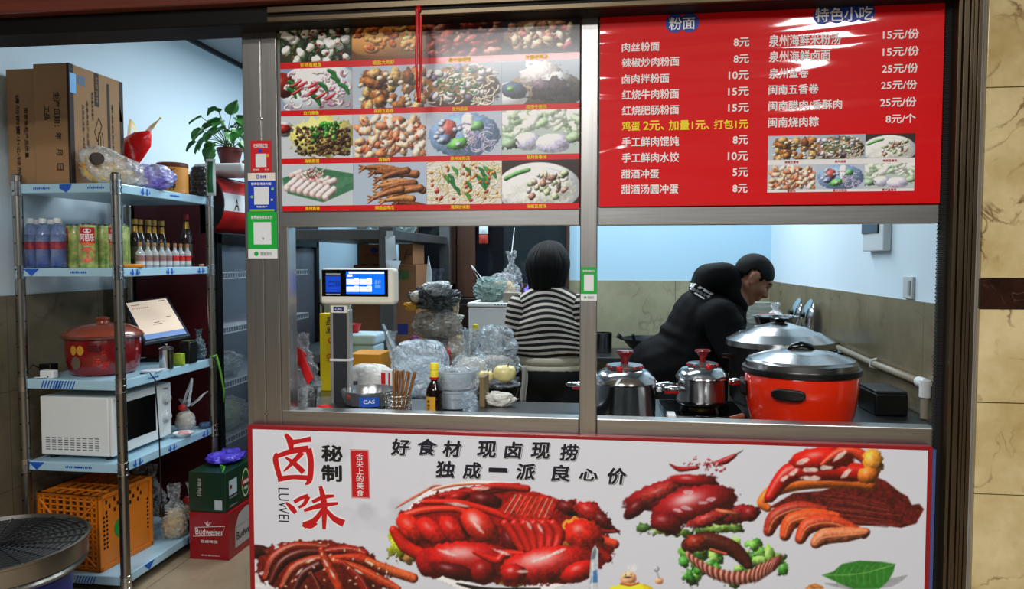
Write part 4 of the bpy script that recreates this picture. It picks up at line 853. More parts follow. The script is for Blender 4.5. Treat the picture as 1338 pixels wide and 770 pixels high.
for k, (a, b) in enumerate(SH):
    mb = MB().box(RX0 + 0.012, RX1 - 0.004, RY0 - 0.002, RY1 - 0.01, a, b)
    s = build(mb, 'shelf', FILM, rack, smooth=0, bevel=0.004, world=True)
    h = b - a; zc = (a + b) / 2
    def mark(kind, face, t):
        m = MB()
        if face == 'f': O = Vector((RX0 + 0.03 + t * (RX1 - RX0 - 0.06), RY0 - 0.0022, zc)); R = XR
        else: O = Vector((RX1 - 0.0038, RY0 + 0.04 + t * (RY1 - RY0 - 0.08), zc)); R = YR
        if kind == 'tri':
            m.flat([(-.04, h * .42), (.0, -h * .45), (.04, h * .42)], O, R, ZU); 
        elif kind == 'drop':
            for q in (-1, 1): m.flat([(q * .016 + .012 * math.cos(i * PI / 8) * (1 if math.sin(i * PI / 8) < 0 else .5), h * .4 * math.sin(i * PI / 8)) for i in range(16)], O, R, ZU)
            m.flat([(-.034, -h * .2), (-.03, h * .2), (-.026, -h * .2)], O, R, ZU); m.flat([(.03, -h * .2), (.034, h * .2), (.038, -h * .2)], O, R, ZU)
        elif kind == 'hatch':
            for q in range(7): m.flat([(-.05 + q * .014, -h * .4), (-.044 + q * .014, -h * .4), (-.03 + q * .014, h * .4), (-.036 + q * .014, h * .4)], O, R, ZU)
        elif kind == 'dash':
            for q in range(9): m.flat([(-.04 + q * .009, -.004), (-.034 + q * .009, -.004), (-.034 + q * .009, .004 + .003 * (q % 2)), (-.04 + q * .009, .004)], O, R, ZU)
        elif kind == 'pent': m.flat([(-.028, h * .4), (.03, h * .46), (.024, 0), (.002, -h * .46), (-.03, 0)], O, R, ZU)
        build(m, 'film_mark', FILMB, s, smooth=0).location = -Vector(rack.location)
    pat = {4: [('pent', 'f', .5), ('dash', 'f', .22), ('dash', 'f', .85), ('drop', 's', .25), ('dash', 's', .6)], 3: [('tri', 'f', .07), ('dash', 'f', .62), ('drop', 's', .12), ('drop', 's', .52), ('drop', 's', .93)],
           2: [('hatch', 'f', .26), ('hatch', 'f', .42), ('dash', 's', .3)], 1: [('tri', 'f', .06), ('dash', 'f', .5), ('dash', 'f', .62), ('drop', 's', .1), ('drop', 's', .5), ('drop', 's', .95)], 0: [('hatch', 'f', .6), ('tri', 's', .2), ('drop', 's', .7)]}[k]
    for q in pat: mark(*q)
S0, S1, S2, S3, S4 = [b + 0.0005 for a, b in SH]

# ---- tall cartons on top of the rack
def carton(x0, x1, y0, y1, z0, z1, name, label, cat='box', m=CARD, group=None, bev=0.003):
    t = thing(name, label, cat, ((x0 + x1) / 2, (y0 + y1) / 2, z0), group=group)
    build(MB().box(x0, x1, y0, y1, z0, z1), 'carton_body', m, t, smooth=0, bevel=bev, world=True)
    return t
def ftext(t, s, x0, x1, z0, z1, Y, m=INK, bold=.012, R=XR, U=ZU, name='lettering', O=None, w=None, h=None):
    if O is None: O = (x0, Y, z0); w = x1 - x0; h = z1 - z0
    return build(text_mb(MB(), s, O, R, U, w, h, bold, off=0.0015), name, m, t, smooth=0, world=True)
bx_ = (-2.505, -2.335, 2.975, 3.335)
t = carton(*bx_, S4, 2.352, 'cardboard_box', 'tall brown cardboard box with a bottle outline and blue tape, standing on the rack')
X0, X1, Y0, Y1 = bx_; Zt = 2.352
mb = MB()
mb.flat([(0, 0), (.026, 0), (.026, Zt - S4), (0, Zt - S4)], (X1, Y0, S4), YR, ZU); mb.flat([(0, 0), (.026, 0), (.0, .10)], (X1, Y1 - .03, S4 + .33), YR, ZU)
mb.flat([(.0, .0), (.026, 0), (.026, .36), (.0, .36)], (X1, Y1 - .026, S4 + .16), YR, ZU); mb.flat([(0, 0), (.03, 0), (.03, .15), (0, .15)], (X1, Y0 + .16, S4 + .37), YR, ZU, off=.0009); mb.flat([(0, 0), (.018, 0), (.018, .34), (0, .34)], (X1, Y0 + .245, S4 + .15), YR, ZU, off=.0009)
mb.flat([(0, 0), (.01, 0), (.01, Zt - S4), (0, Zt - S4)], (X1 - .01, Y0, S4), XR, ZU)
build(mb, 'dark_band', CARDD, t, smooth=0, world=True)
build(MB().flat([(0, 0), (.05, 0), (.05, .04), (0, .04)], (X1, Y0 + .05, Zt - .08), YR, ZU), 'blue_emblem', mat('box_blue', (60, 92, 120), .6), t, smooth=0, world=True)
build(MB().box(X1 - .001, X1 + .0015, Y0 + .004, Y0 + .042, Zt - .125, Zt - .04), 'blue_tape', mat('cyan_tape', (40, 150, 214), .4), t, smooth=0, world=True)
mb = MB(); C_ = Vector((X1 + .001, Y0 + .185, S4 + .21))
for pts in (((-.006, -.1), (-.006, .02), (0, .045), (.02, .045), (.026, .02), (.026, -.1), (.01, -.12), (-.006, -.1)), ((-.03, .04), (-.012, .0), (.02, .075), (.0, .11), (-.03, .04)), ((.01, -.1), (.01, .03))):
    mb.tube([C_ + Vector((0, a, b)) for a, b in pts], 0.0014, 5)
build(mb, 'bottle_outline', CARDD, t, world=True)
for s, y, z0, z1, m_ in (('国家免检产品质量保证', .105, .1, .38, INK), ('品质生活每一天的选择', .078, .12, .36, INK), ('如意吉祥', .165, .385, .505, CARD), ('净含量五百毫升', .14, .3, .43, INK), ('家庭装配料酒', .275, .12, .40, INK)):
    n = len(s); w_ = .011 if m_ is INK else .018
    ftext(t, s, 0, 0, 0, 0, 0, m_, .01, R=-ZU, U=YR, O=(X1, Y0 + y, S4 + z1), w=(z1 - z0), h=w_)
fz = S4
for s, xa, z1, wd, hh in (('生产日期：', .105, .40, .15, .03), ('年', .11, .225, .032, .03), ('月', .112, .155, .03, .03), ('日', .114, .09, .03, .03), ('工品', .06, .34, .06, .024)):
    ftext(t, s, 0, 0, 0, 0, 0, INK, .01, R=-ZU, U=XR, O=(X0 + xa - .01, Y0, fz + z1), w=wd, h=hh)
t = carton(-2.66, -2.512, 3.0, 3.34, S4, 2.34, 'cardboard_box', 'tall brown cardboard box half hidden behind its twin next to the wall')
ftext(t, '国家免检产品质量', 0, 0, 0, 0, 0, INK, .005, R=-ZU, U=XR, O=(-2.575, 3.0, S4 + .34), w=.22, h=.018); ftext(t, '请勿倒置小心轻放', 0, 0, 0, 0, 0, INK, .005, R=-ZU, U=XR, O=(-2.615, 3.0, S4 + .4), w=.36, h=.018)

# ---- bags
def crumple(p, seed, f1=7.0, f2=17.0, a1=0.5, a2=0.25):
    q = Vector(p) + Vector((seed * 3.17, seed * 1.31, seed * 2.23))
    d = noise.voronoi(q * f1 * 0.75)[0]
    return a1 * (abs(noise.noise(q * f1)) * 2 - 0.5) + a2 * (abs(noise.noise(q * f2)) * 2 - 0.5) + 0.55 * (min(d[1] - d[0], .6) - .25)
def bag_mb(rx, ry, h, seed, neck=0.0, rough=0.22, n=60, k=36, sq=1.0, flat=0.25, lean=(0, 0), fr=1.0):
    """a filled bag standing on z = 0; neck > 0 draws it together at the top"""
    mb = MB(); sc = max(rx, ry); vs = []; fs = []
    for i in range(k + 1):
        t = i / k
        if neck > 0:
            b = 0.70; r = math.sin(min(1, t / b * 0.62 + 0.38) * PI) ** 0.55 if t < b else None
            if t < 0.12: r = 0.55 + 0.45 * math.sqrt(t / 0.12) * 0.75 if t > 0 else 0.0
            elif t < b: u = (t - 0.12) / (b - 0.12); r = 0.89 + 0.11 * math.sin(u * PI) - 0.89 * u ** 2.2 + neck * u ** 2.2
            else: u = (t - b) / (1 - b); r = neck + (0.5 - neck) * u ** 1.3
            z = h * t
        else:
            a = PI * t; r = math.sin(a) ** 0.5 if 0 < t < 1 else 0.0; z = h * (0.5 - 0.5 * math.cos(a))
        for j in range(n):
            a = 2 * PI * j / n; d = Vector((math.cos(a), math.sin(a), z / sc))
            q = crumple(d * 0.5, seed, 3.2 * fr, 9.0 * fr) + 0.3 * (abs(noise.noise(d * 9.0 * fr + Vector((seed, 0, 0)))) * 2 - .5)
            if sq < 1: d = Vector((math.copysign(abs(d.x) ** sq, d.x), math.copysign(abs(d.y) ** sq, d.y), d.z))
            rr = r * (1 + rough * q * (1 + (neck > 0 and t > 0.6) * 0.8))
            vs.append(Vector((rx * rr * d.x + lean[0] * t, ry * rr * d.y + lean[1] * t, max(0, z + rough * 0.35 * sc * q * (0 if t < flat * .4 else 1)))))
    for i in range(k):
        for j in range(n):
            j2 = (j + 1) % n; fs.append((i * n + j, i * n + j2, (i + 1) * n + j2, (i + 1) * n + j))
    mb.add(vs, fs); return mb
def loop_mb(p0, p1, top, r0=0.02, n=18, wid=0.03, seed=0):
    p0, p1, top = Vector(p0), Vector(p1), Vector(top); mb = MB()
    c = [p0 * (1 - t) ** 3 + (p0 + (top - p0) * 1.25) * 3 * t * (1 - t) ** 2 + (p1 + (top - p1) * 1.25) * 3 * t * t * (1 - t) + p1 * t ** 3 for t in np.linspace(0, 1, n)]
    side = (p1 - p0).cross(top - p0); side = side.normalized() if side.length > 1e-6 else Vector((0, 1, 0))
    def f(u, v):
        i = min(int(v * (n - 1)), n - 2); q = c[i].lerp(c[i + 1], v * (n - 1) - i)
        return q + side * (u - .5) * wid * (0.6 + 0.4 * abs(2 * v - 1)) + Vector((0, 0, 0.004 * math.sin(v * 20 + seed + u * 4)))
    return mb.grid(f, 4, n * 2)
def lump(rx, ry, h, seed, rough=0.15, fr=1.0): return bag_mb(rx, ry, h, seed, 0, rough, 28, 16, fr=fr)
def bag(name, label, loc, rx, ry, h, m, seed, neck=0.2, rough=0.25, fill=None, handles=0, lean=(0, 0), rz=0, group=None, cat='bag', hm=None, fr=1.0, sq=1.0):
    t = thing(name, label, cat, loc, rz, group)
    build(bag_mb(rx, ry, h, seed, neck, rough, lean=lean, fr=fr, sq=sq), 'bag_skin', m, t, smooth=22)
    if fill:
        fm, fh, fs = fill; o = build(bag_mb(rx * fs, ry * fs, fh, seed + 5, 0, 0.25, 36, 20, sq, fr=2.2), 'contents', fm, t, smooth=180); o.location = (0, 0, 0.004)
    if handles:
        top = Vector((lean[0], lean[1], h * 0.82))
        for q in range(handles):
            s = -1 if q == 0 else 1
            build(loop_mb(top + Vector((s * rx * .12, -.012, -.02)), top + Vector((s * rx * .12, .012, -.02)), top + Vector((s * rx * .65, s * .02, h * .42)), seed=seed + q, wid=.022), 'handle', hm or m, t, smooth=180)
    return t
# food bag lying at the front corner of the top tier
t = thing('food_bag', 'clear printed food bag with yellow snack mix lying at the rack top corner', 'bag', (-2.215, 3.13, S4), math.radians(57))
FOODBAG = mat('printed_clear_bag', (224, 222, 216), 0.16, alpha=0.5, crinkle=0.8, cs=14, avar=0.3, spec=0.9)
mb = bag_mb(0.172, 0.062, 0.2, 3, 0, 0.28); mb.v = [Vector((p.x, p.y, p.z * (0.72 - 0.3 * p.x / 0.17) + 0.002)) for p in mb.v]
build(mb, 'bag_skin', FOODBAG, t, smooth=180)
mb = bag_mb(0.13, 0.052, 0.12, 8, 0, 0.3, fr=2); mb.v = [Vector((p.x - .03, p.y, p.z * (0.8 - 0.5 * p.x / 0.17) + 0.006)) for p in mb.v]
build(mb, 'contents', mat('yellow_snack', (222, 196, 96), 0.6, col2=(190, 120, 60), vs=26), t, smooth=180)
build(MB().flat([(.07 * math.cos(a), .025 * math.sin(a * 2)) for a in np.linspace(0, 2 * PI, 20)[:-1]], (0, -.062, .05), XR, Vector((0, .5, .86)), off=.02), 'purple_print', mat('purple_print', (84, 70, 190), .4), t, smooth=0) if False else None
build(bag_mb(0.11, 0.055, 0.11, 12, 0, 0.5).xf(Matrix.Translation((0.14, 0.0, 0.0))), 'crumpled_end', mat('purple_white_bag', (222, 222, 232), 0.22, alpha=0.8, col2=(110, 100, 206), vs=9, crinkle=0.8, cs=12), t, smooth=180)
build(loop_mb((.0, 0, .14), (.07, 0, .12), (.04, .01, .23), wid=.03), 'handle', CLEARBAG, t, smooth=180)
build(MB().lathe([(0.001, 0), (0.026, 0), (0.028, 0.004), (0.026, 0.03), (0.001, 0.03)], n=20, M=Matrix.Rotation(PI / 2, 3, 'X'), c=(-.12, -.05, .11)), 'wrapped_roll', mat('dark_roll', (60, 44, 36), .5), t)
# red carrier bag with yellow handles
t = thing('carrier_bag', 'red plastic carrier bag with yellow ends behind the snack bag on the rack', 'bag', (-2.352, 3.475, S4))
build(bag_mb(0.072, 0.07, 0.22, 21, 0.25, 0.3, lean=(-.03, 0)), 'bag_skin', REDBAG, t, smooth=180)
mb = MB().tube([(-.05, -.03, .14), (-.01, -.035, .22), (.05, -.04, .265), (.088, -.04, .3)], [.045, .066, .05, .01], 12)
mb.v = [p + Vector((0, .5 * crumple(p * 6, 4, 1.2, 3) * .03, 0)) for p in mb.v]
build(mb, 'twisted_top', REDBAG, t, smooth=180)
YB2 = mat('yellow_clear_plastic', (236, 190, 60), 0.3, alpha=0.75, crinkle=0.5)
build(loop_mb((-.06, 0, .24), (.0, 0, .25), (-.04, 0, .38), wid=.03), 'handle', YB2, t, smooth=180); build(loop_mb((.0, -.02, .26), (.03, -.02, .27), (.15, -.03, .38), wid=.03), 'handle', YB2, t, smooth=180)
# tea tin
c = A(227, 245, 3.5); c = Vector((-2.19, 3.5, S4))
t = thing('tea_tin', 'orange tea tin with black brush lettering beside the red carrier bag', 'tin', c)
TIN = mat('orange_tin', (222, 150, 60), 0.4, var=.04, coat=.2)
build(MB().lathe([(0.072, 0), (0.075, 0.003), (0.075, 0.128), (0.072, 0.131)], n=40), 'tin_body', TIN, t)
build(MB().lathe([(0.0755, 0.131), (0.0762, 0.134), (0.0762, 0.148), (0.07, 0.153), (0.0, 0.155)], n=40), 'lid', mat('brown_tin_lid', (110, 54, 26), .35, coat=.3), t)
def wrap(mb, R, ang0, off=0.0008):      # bend a flat print (x along, y up) around a cylinder of radius R
    mb.v = [Vector(((R + off) * math.cos(ang0 + p.x / R), (R + off) * math.sin(ang0 + p.x / R), p.z)) for p in mb.v]; return mb
def wtext(t, s, R, ang, x, z, w, h, m, bold=.01, shear=0, off=.0008, name='lettering'):
    return build(wrap(text_mb(MB(), s, (x - w / 2, 0, z), XR, ZU, w, h, bold, shear, off=0), R, math.radians(ang), off), name, m, t, smooth=0)
VA = -64
wtext(t, '正', .075, VA, .004, .09, .034, .03, INK, .03, .2); wtext(t, '山', .075, VA, -.012, .058, .03, .022, INK, .03, .2); wtext(t, '小', .075, VA, .022, .055, .016, .024, INK, .02, .2); wtext(t, '种', .075, VA, .006, .014, .034, .036, INK, .03, .2)
# dark wrapped coils and a green-and-white packet at the far end of the top tier
t = thing('wrapped_jar', 'dark wrapped jar of knobbly dried goods next to the orange tin', 'jar', (-2.125, 3.635, S4))
KN = mat('dark_knobbly', (42, 38, 38), 0.35, var=.4, vs=30, coat=.4)
mb = MB()
for i in range(6):
    for j in range(3): mb.ell((-.02 + j * .022, -.01 + .012 * (i % 2), .02 + i * .024), (.02, .022, .015), 12, 8)
build(mb, 'dried_goods', KN, t, smooth=180)
build(MB().lathe([(.036, 0), (.045, .02), (.047, .12), (.034, .15), (.0, .16)], n=24, c=(0, 0, 0)), 'jar_wrap', mat('dark_clear_wrap', (60, 60, 64), .12, alpha=.35, crinkle=.6), t, smooth=180)
t = thing('snack_packet', 'upright green and white packet at the far end of the rack top', 'packet', (-2.05, 3.62, S4))
mb = MB().grid(lambda u, v: Vector(((u - .5) * .052, -.018 * math.sin(u * PI) * math.sin(v * PI) ** .5, v * .19)), 10, 16); mb.grid(lambda u, v: Vector(((.5 - u) * .052, .012 * math.sin(u * PI) * math.sin(v * PI) ** .5, v * .19)), 10, 16)
build(mb, 'packet_skin', mat('pale_packet', (206, 226, 222), .25, coat=.4), t, smooth=180)
build(MB().grid(lambda u, v: Vector(((u - .5) * .03, -.0195 * math.sin((.2 + u * .6) * PI) * math.sin((.12 + v * .8) * PI) ** .5, .015 + v * .16)), 8, 14), 'green_stripe', mat('packet_green', (20, 104, 60), .3), t, smooth=180)

# ---- bottles and cans on the second tier
BOT = mat('clear_pet_blue', (190, 214, 240), 0.06, alpha=0.42, col2=(60, 90, 190), vs=12, spec=0.9)
BLUEW = mat('blue_water', (44, 66, 150), 0.2, alpha=0.75)
LABB = mat('bottle_label', (40, 44, 90), .4, col2=(190, 60, 60), vs=34)
def water_bottle(x, y, label):
    t = thing('water_bottle', label, 'bottle', (x, y, S3), group='water bottles on the second tier')
    pr = [(0.0, 0.004), (0.026, 0.0), (0.0325, 0.006)]
    for i in range(5): z = .02 + i * .012; pr += [(.0325, z), (.0305, z + .006)]
    pr += [(.0325, .082), (.0325, .118), (.030, .124), (.0325, .13), (.031, .15), (.024, .176), (.015, .192), (.0125, .2), (.0125, .204)]
    build(MB().lathe(pr, n=28), 'bottle_body', BOT, t, smooth=60)
    build(MB().lathe([(.0, .006), (.028, .008), (.028, .15), (.0, .152)], n=20), 'water', BLUEW, t)
    build(MB().lathe([(.0331, .083), (.0331, .117)], n=28), 'label_band', LABB, t)
    build(MB().lathe([(.0155, .2), (.0162, .202), (.0162, .219), (.0145, .222), (0, .222)], n=24), 'cap', WHITE, t)
    return t
ref = {}
wbs = [(59, 3.03), (78, 3.02), (34, 3.035), (50, 3.12), (70, 3.12), (80, 3.19)]
wl_ = ['blue-tinted water bottle second from the rack\'s outer post, front row', 'blue-tinted water bottle beside the green cans, front row', 'blue-tinted water bottle nearest the rack\'s outer post', 'blue-tinted water bottle behind the first two by the outer post', 'water bottle behind the middle pair of blue-tinted bottles', 'water bottle at the back next to the green cans']
w0 = water_bottle(xat(59, 3.03), 3.03, wl_[0])
for (px, y), lb in list(zip(wbs, wl_))[1:]: dup(w0, (xat(px, y) + (.03 if px == 34 else 0), y, S3), label=lb)
CANG = mat('can_green', (96, 132, 60), .35, col2=(200, 206, 120), vs=40, coat=.3); CANR = mat('can_red', (190, 26, 34), .35, coat=.3); CANP = mat('can_pink_fruit', (206, 60, 50), .4, col2=(236, 130, 100), vs=40)
def can(x, y, rot, label):
    t = thing('drink_can', label, 'can', (x, y, S3), math.radians(rot), 'tall green and red cans on the second tier')
    R = .0385
    build(MB().lathe([(0, .003), (.034, .002), (.0365, 0), (R, .004), (R, .185), (.0365, .19)], n=36), 'can_body', CANG, t)
    build(MB().lathe([(.0365, .188), (.0375, .191), (.0375, .196), (.035, .198), (.034, .194), (0, .193)], n=36), 'lid', POLISH, t)
    def patch(x0, x1, z0, z1, m, name, el=False):
        mb = MB()
        if el: mb.add([Vector(((x0 + x1) / 2, 0, (z0 + z1) / 2))] + [Vector(((x0 + x1) / 2 + (x1 - x0) / 2 * math.cos(a * PI / 12), 0, (z0 + z1) / 2 + (z1 - z0) / 2 * math.sin(a * PI / 12))) for a in range(24)], [(0, 1 + a, 1 + (a + 1) % 24) for a in range(24)])
        else: mb.grid(lambda u, v: Vector((x0 + u * (x1 - x0), 0, z0 + v * (z1 - z0))), 8, 1)
        return build(wrap(mb, R, math.radians(-90), .0006 if not el else .0009), name, m, t, smooth=60)
    patch(-.032, .032, .108, .18, CANR, 'red_label'); patch(-.026, .026, .1, .112, mat('can_orange', (226, 120, 40), .4), 'orange_strip'); patch(-.029, .029, .022, .094, CANP, 'fruit_picture', True); patch(-.016, .016, .155, .174, mat('can_cream', (236, 220, 214), .4), 'round_mark', True)
    wtext(t, '阿芭乐', R, -90, 0, .118, .056, .034, WINK, .03, off=.0014); wtext(t, '石榴汁', R, -90, 0, .093, .028, .006, WINK, .01, off=.0014)
    return t
c0 = can(xat(116, 3.03) + .002, 3.03, 34, 'front facing green and red can with a halved pink fruit, front row')
for px, y, rz, lb in ((101, 3.10, -60, 'green can turned away beside the water bottles'), (137, 3.125, -70, 'green can turned aside, beside the near rack post'), (156, 3.07, 14, 'red-labelled can partly hidden behind the near rack post'), (126, 3.19, 20, 'dark can standing behind the front facing fruit can'), (160, 3.22, 30, 'can at the back just inside the near rack post')):
    dup(c0, (xat(px, y), y, S3), math.radians(rz), lb)
LIQ = mat('clear_flask_glass', (214, 220, 224), .05, alpha=.5, spec=.9); LAB1 = mat('flask_label', (206, 208, 210), .4); LABR = mat('flask_red', (200, 44, 36), .4)
def flask(x, y, label, bandm):
    t = thing('liquor_flask', label, 'bottle', (x, y, S3), math.radians(20), 'small liquor flasks along the rack side')
    build(MB().lathe([(0, .002), (.0165, 0), (.0185, .004), (.0185, .066), (.016, .074), (.008, .084), (.007, .1)], n=20), 'flask_body', LIQ, t)
    build(MB().lathe([(.0187, .012), (.0187, .06)], n=20), 'label_band', LAB1, t)
    build(MB().lathe([(.0191, .03), (.0191, .056)], n=20), 'colour_band', bandm, t)
    build(MB().lathe([(.0075, .098), (.0085, .1), (.0085, .116), (0, .117)], n=16), 'cap', mat('gold_cap', (190, 140, 90), .35, .3), t)
    return t
ys = [3.15 + i * .054 for i in range(8)]; nm = ['first', 'second', 'third', 'fourth', 'fifth', 'sixth', 'seventh', 'eighth']
f0 = flask(-2.138, ys[0], 'first small liquor flask from the near post along the rack side', mat('flask_rose_grey', (150, 112, 108), .4))
f5 = flask(-2.135, ys[5], 'sixth small liquor flask from the near post, first with a red band', LABR)
for i in (1, 2, 3, 4, 6, 7): dup(f0 if i < 5 else f5, (-2.138 + .003 * (i % 2), ys[i], S3), label=nm[i] + ' small liquor flask from the near post along the rack side')
BEER = mat('dark_beer_glass', (26, 16, 10), .08, coat=.5)
def beer(x, y, label, capm, h=.235, name='beer_bottle', group='dark beer bottles behind the flasks'):
    t = thing(name, label, 'bottle', (x, y, S3), group=group); k = h / .235
    build(MB().lathe([(r, z * k) for r, z in ((0, .003), (.026, 0), (.0285, .006), (.0285, .12), (.025, .145), (.014, .175), (.012, .21), (.0135, .214), (.0125, .222))], n=26), 'bottle_body', BEER, t)
    build(MB().lathe([(.0288, .04 * k), (.0288, .1 * k)], n=26), 'label_band', mat('beer_label', (70, 62, 40), .5), t)
    build(MB().lathe([(.017, .165 * k), (.0145, .178 * k), (.0128, .2 * k)], n=26), 'neck_foil', mat('gold_foil', (150, 116, 50), .3, .7), t)
    build(MB().lathe([(.0138, .208 * k), (.0145, .212 * k), (.0145, .233 * k), (0, .235 * k)], n=20), 'cap', capm, t)
    return t
GC = mat('dull_gold_cap', (170, 140, 70), .4, .4)
b0 = beer(xat(178, 3.33), 3.33, 'dark beer bottle with gold cap nearest the can, behind the flasks', GC)
for px, y, lb in ((192, 3.38, 'second gold capped beer bottle from the cans'), (203, 3.43, 'third gold capped beer bottle from the cans'), (210, 3.48, 'fourth gold capped beer bottle from the cans'), (220, 3.53, 'gold capped beer bottle farthest along the row')): dup(b0, (xat(px, y) - .03, y, S3), label=lb)
beer(-2.2, 3.63, 'tall dark bottle with red cap at the far end of the tier', mat('wine_red_cap', (120, 14, 24), .4), .275, 'wine_bottle', None)
t = build(MB().box(-.045, .045, -.014, .014, 0, .016), 'orange_packet', mat('orange_packet', (236, 140, 40), .35), origin=None, bevel=.005); t.location = (-2.13, 3.085, S3 + .001); t.rotation_euler = (0, .12, .9); tag(t, 'flat orange packet lying at the foot of the small flasks', 'packet'); t.rotation_euler = (0, 0, 1.0)
t = build(MB().lathe([(0, 0), (.011, 0), (.012, .002), (.012, .011), (.0105, .013), (0, .013)], n=18), 'bottle_stopper', mat('tan_cap', (190, 140, 100), .5)); t.location = (-2.122, 3.635, S3); tag(t, 'small tan bottle cap lying at the far shelf corner', 'cap')

# ---- third tier: stew pot, tablet and small things
t = thing('stew_pot', 'dark red electric stew pot with brown lid on the third tier', 'cooker', (-2.345, 3.165, S2))
REDP = mat('dark_red_enamel', (120, 12, 16), .22, coat=.6)
build(MB().lathe([(0, .004), (.11, 0), (.135, .006), (.15, .03), (.158, .09), (.158, .165), (.155, .172)], n=56), 'pot_body', REDP, t)
build(MB().lathe([(.168, .168), (.175, .174), (.172, .182), (.165, .186)], n=56), 'rim', mat('brown_rim', (96, 40, 28), .3, coat=.4), t)
lid = build(MB().lathe([(.17, .184), (.165, .192), (.14, .21), (.1, .226), (.04, .234), (0, .235)], n=56), 'lid', mat('brown_lid', (140, 62, 42), .25, coat=.5), t)
build(MB().lathe([(.03, .232), (.026, .244), (.032, .256), (.02, .262), (0, .263)], n=24), 'knob', mat('brown_lid', (140, 62, 42)), lid)
build(MB().box(.04, .1, -.168, -.15, .125, .155), 'handle', mat('dark_red_handle', (90, 10, 14), .3, coat=.5), t, bevel=.006)
GOLD = mat('gold_print', (214, 160, 60), .35, .3)
for k, a in enumerate((-102, -89)): 
    mb = MB().grid(lambda u, v: Vector(((u - .5) * .034 * math.sin(max(.02, v) * PI) ** .5, 0, .1 + v * .045)), 6, 8); build(wrap(mb, .158, math.radians(a), .001), 'gold_motif', GOLD, t)
mb = MB().grid(lambda u, v: Vector(((u - .5) * .05 * math.sin(max(.02, v) * PI) ** .5, 0, .035 + v * .06)), 6, 8); build(wrap(mb, .157, math.radians(-98), .001), 'grey_motif', mat('grey_print', (96, 84, 70), .5), t)
RPR = mat('bright_red_print', (206, 40, 36), .35)
wtext(t, '汤', .158, -64, 0, .05, .034, .036, RPR, .01, .2, .001); wtext(t, '煲', .158, -52, 0, .035, .034, .036, RPR, .01, .2, .001); wtext(t, '七', .158, -62, .02, .1, .02, .024, RPR, 0, 0, .001)
wtext(t, '元', .158, -30, 0, .05, .03, .03, SCRM, .01, .2, .001)
t = thing('power_adapter', 'white power adapter with cable at the front edge of the third tier', 'adapter', (-2.48, 2.985, S2))
build(MB().box(-.032, .032, -.018, .018, 0, .036), 'adapter_body', WHITE, t, bevel=.004)
build(MB().tube([(.005, -.018, .008), (-.02, -.03, .006), (-.05, -.025, .004), (-.06, .0, .004)], .0025, 8), 'cable', WHITE, t)
build(MB().box(.0, .012, -.0195, -.018, .006, .012), 'plug_port', BLACK, t)
t = thing('router_box', 'black plastic box behind the white adapter', 'box', (-2.535, 3.05, S2)); build(MB().box(-.03, .03, -.025, .025, 0, .055), 'casing', BLACK, t, bevel=.004); build(MB().tube([(-.04, 0, .03), (-.06, -.02, .05), (-.07, -.06, .02), (-.065, -.08, .003)], .003, 8), 'cable', BLACK, t)
# tablet
BL, BR_, TL = A(189, 448, 3.41), A(249, 438, 3.60), A(160, 394.5, 3.56); Rv = (BR_ - BL); tw = Rv.length; Rv.normalize(); Uv = TL - BL; Uv = Uv - Rv * Uv.dot(Rv) * 0.55; th = Uv.length
Uo = Uv - Rv * Uv.dot(Rv); Uo.normalize(); Nv = Rv.cross(Uo)
TLv = TL - BL
t = thing('order_tablet', 'tilted order tablet with lit cream screen on the third tier', 'tablet', (-2.25, 3.42, S2))
def tq(u, v, d): return BL + Rv * tw * u + TLv * v + Nv * d
mb = MB(); mb.add([tq(0, 0, 0), tq(1, 0, 0), tq(1, 1, 0), tq(0, 1, 0), tq(0, 0, -.02), tq(1, 0, -.02), tq(1, 1, -.02), tq(0, 1, -.02)], [(0, 1, 2, 3), (7, 6, 5, 4), (4, 5, 1, 0), (5, 6, 2, 1), (6, 7, 3, 2), (7, 4, 0, 3)])
build(mb, 'casing', mat('tablet_shell', (56, 66, 76), .3), t, smooth=0, bevel=.004, world=True)
SCR = mat('tablet_screen_glow', (214, 196, 176), .3, emit=0.75); SCB = mat('tablet_bar_glow', (120, 150, 200), .3, emit=0.5)
def tquad(u0, v0, u1, v1, m, name, d=.001): return build(MB().add([tq(u0, v0, d), tq(u1, v0, d), tq(u1, v1, d), tq(u0, v1, d)], [(0, 1, 2, 3)]), name, m, t, smooth=0, world=True)
tquad(.05, .17, .94, .95, SCR, 'screen'); tquad(.05, .05, .94, .17, SCB, 'screen_bar')
mb = MB()
for v, n_, u0, st in ((.86, 7, .12, .028), (.78, 8, .12, .045)):
    for i in range(n_): u = u0 + i * st; mb.add([tq(u, v, .0016), tq(u + .018, v, .0016), tq(u + .018, v + .022, .0016), tq(u, v + .022, .0016)], [(0, 1, 2, 3)])
for u, v, w_ in ((.36, .36, .2), (.4, .4, .12), (.72, .5, .12), (.74, .9, .14)): mb.add([tq(u, v, .0016), tq(u + w_, v, .0016), tq(u + w_, v + .014, .0016), tq(u, v + .014, .0016)], [(0, 1, 2, 3)])
build(mb, 'screen_text', mat('screen_text_grey', (110, 100, 96), .5), t, smooth=0, world=True)
mc = (tq(.5, .45, -.02)); build(MB().tube([mc, (mc.x - .0, mc.y + .03, S2 + .06), (mc.x, mc.y + .03, S2 + .012)], .014, 12), 'stand', BLACK, t, world=True)
build(MB().box(mc.x - .07, mc.x + .07, mc.y - .06, mc.y + .07, S2, S2 + .014), 'stand_base', BLACK, t, bevel=.004, world=True)
t = thing('steel_canister', 'steel canister with knobbed lid under the tablet', 'canister', (-2.135, 3.33, S2))
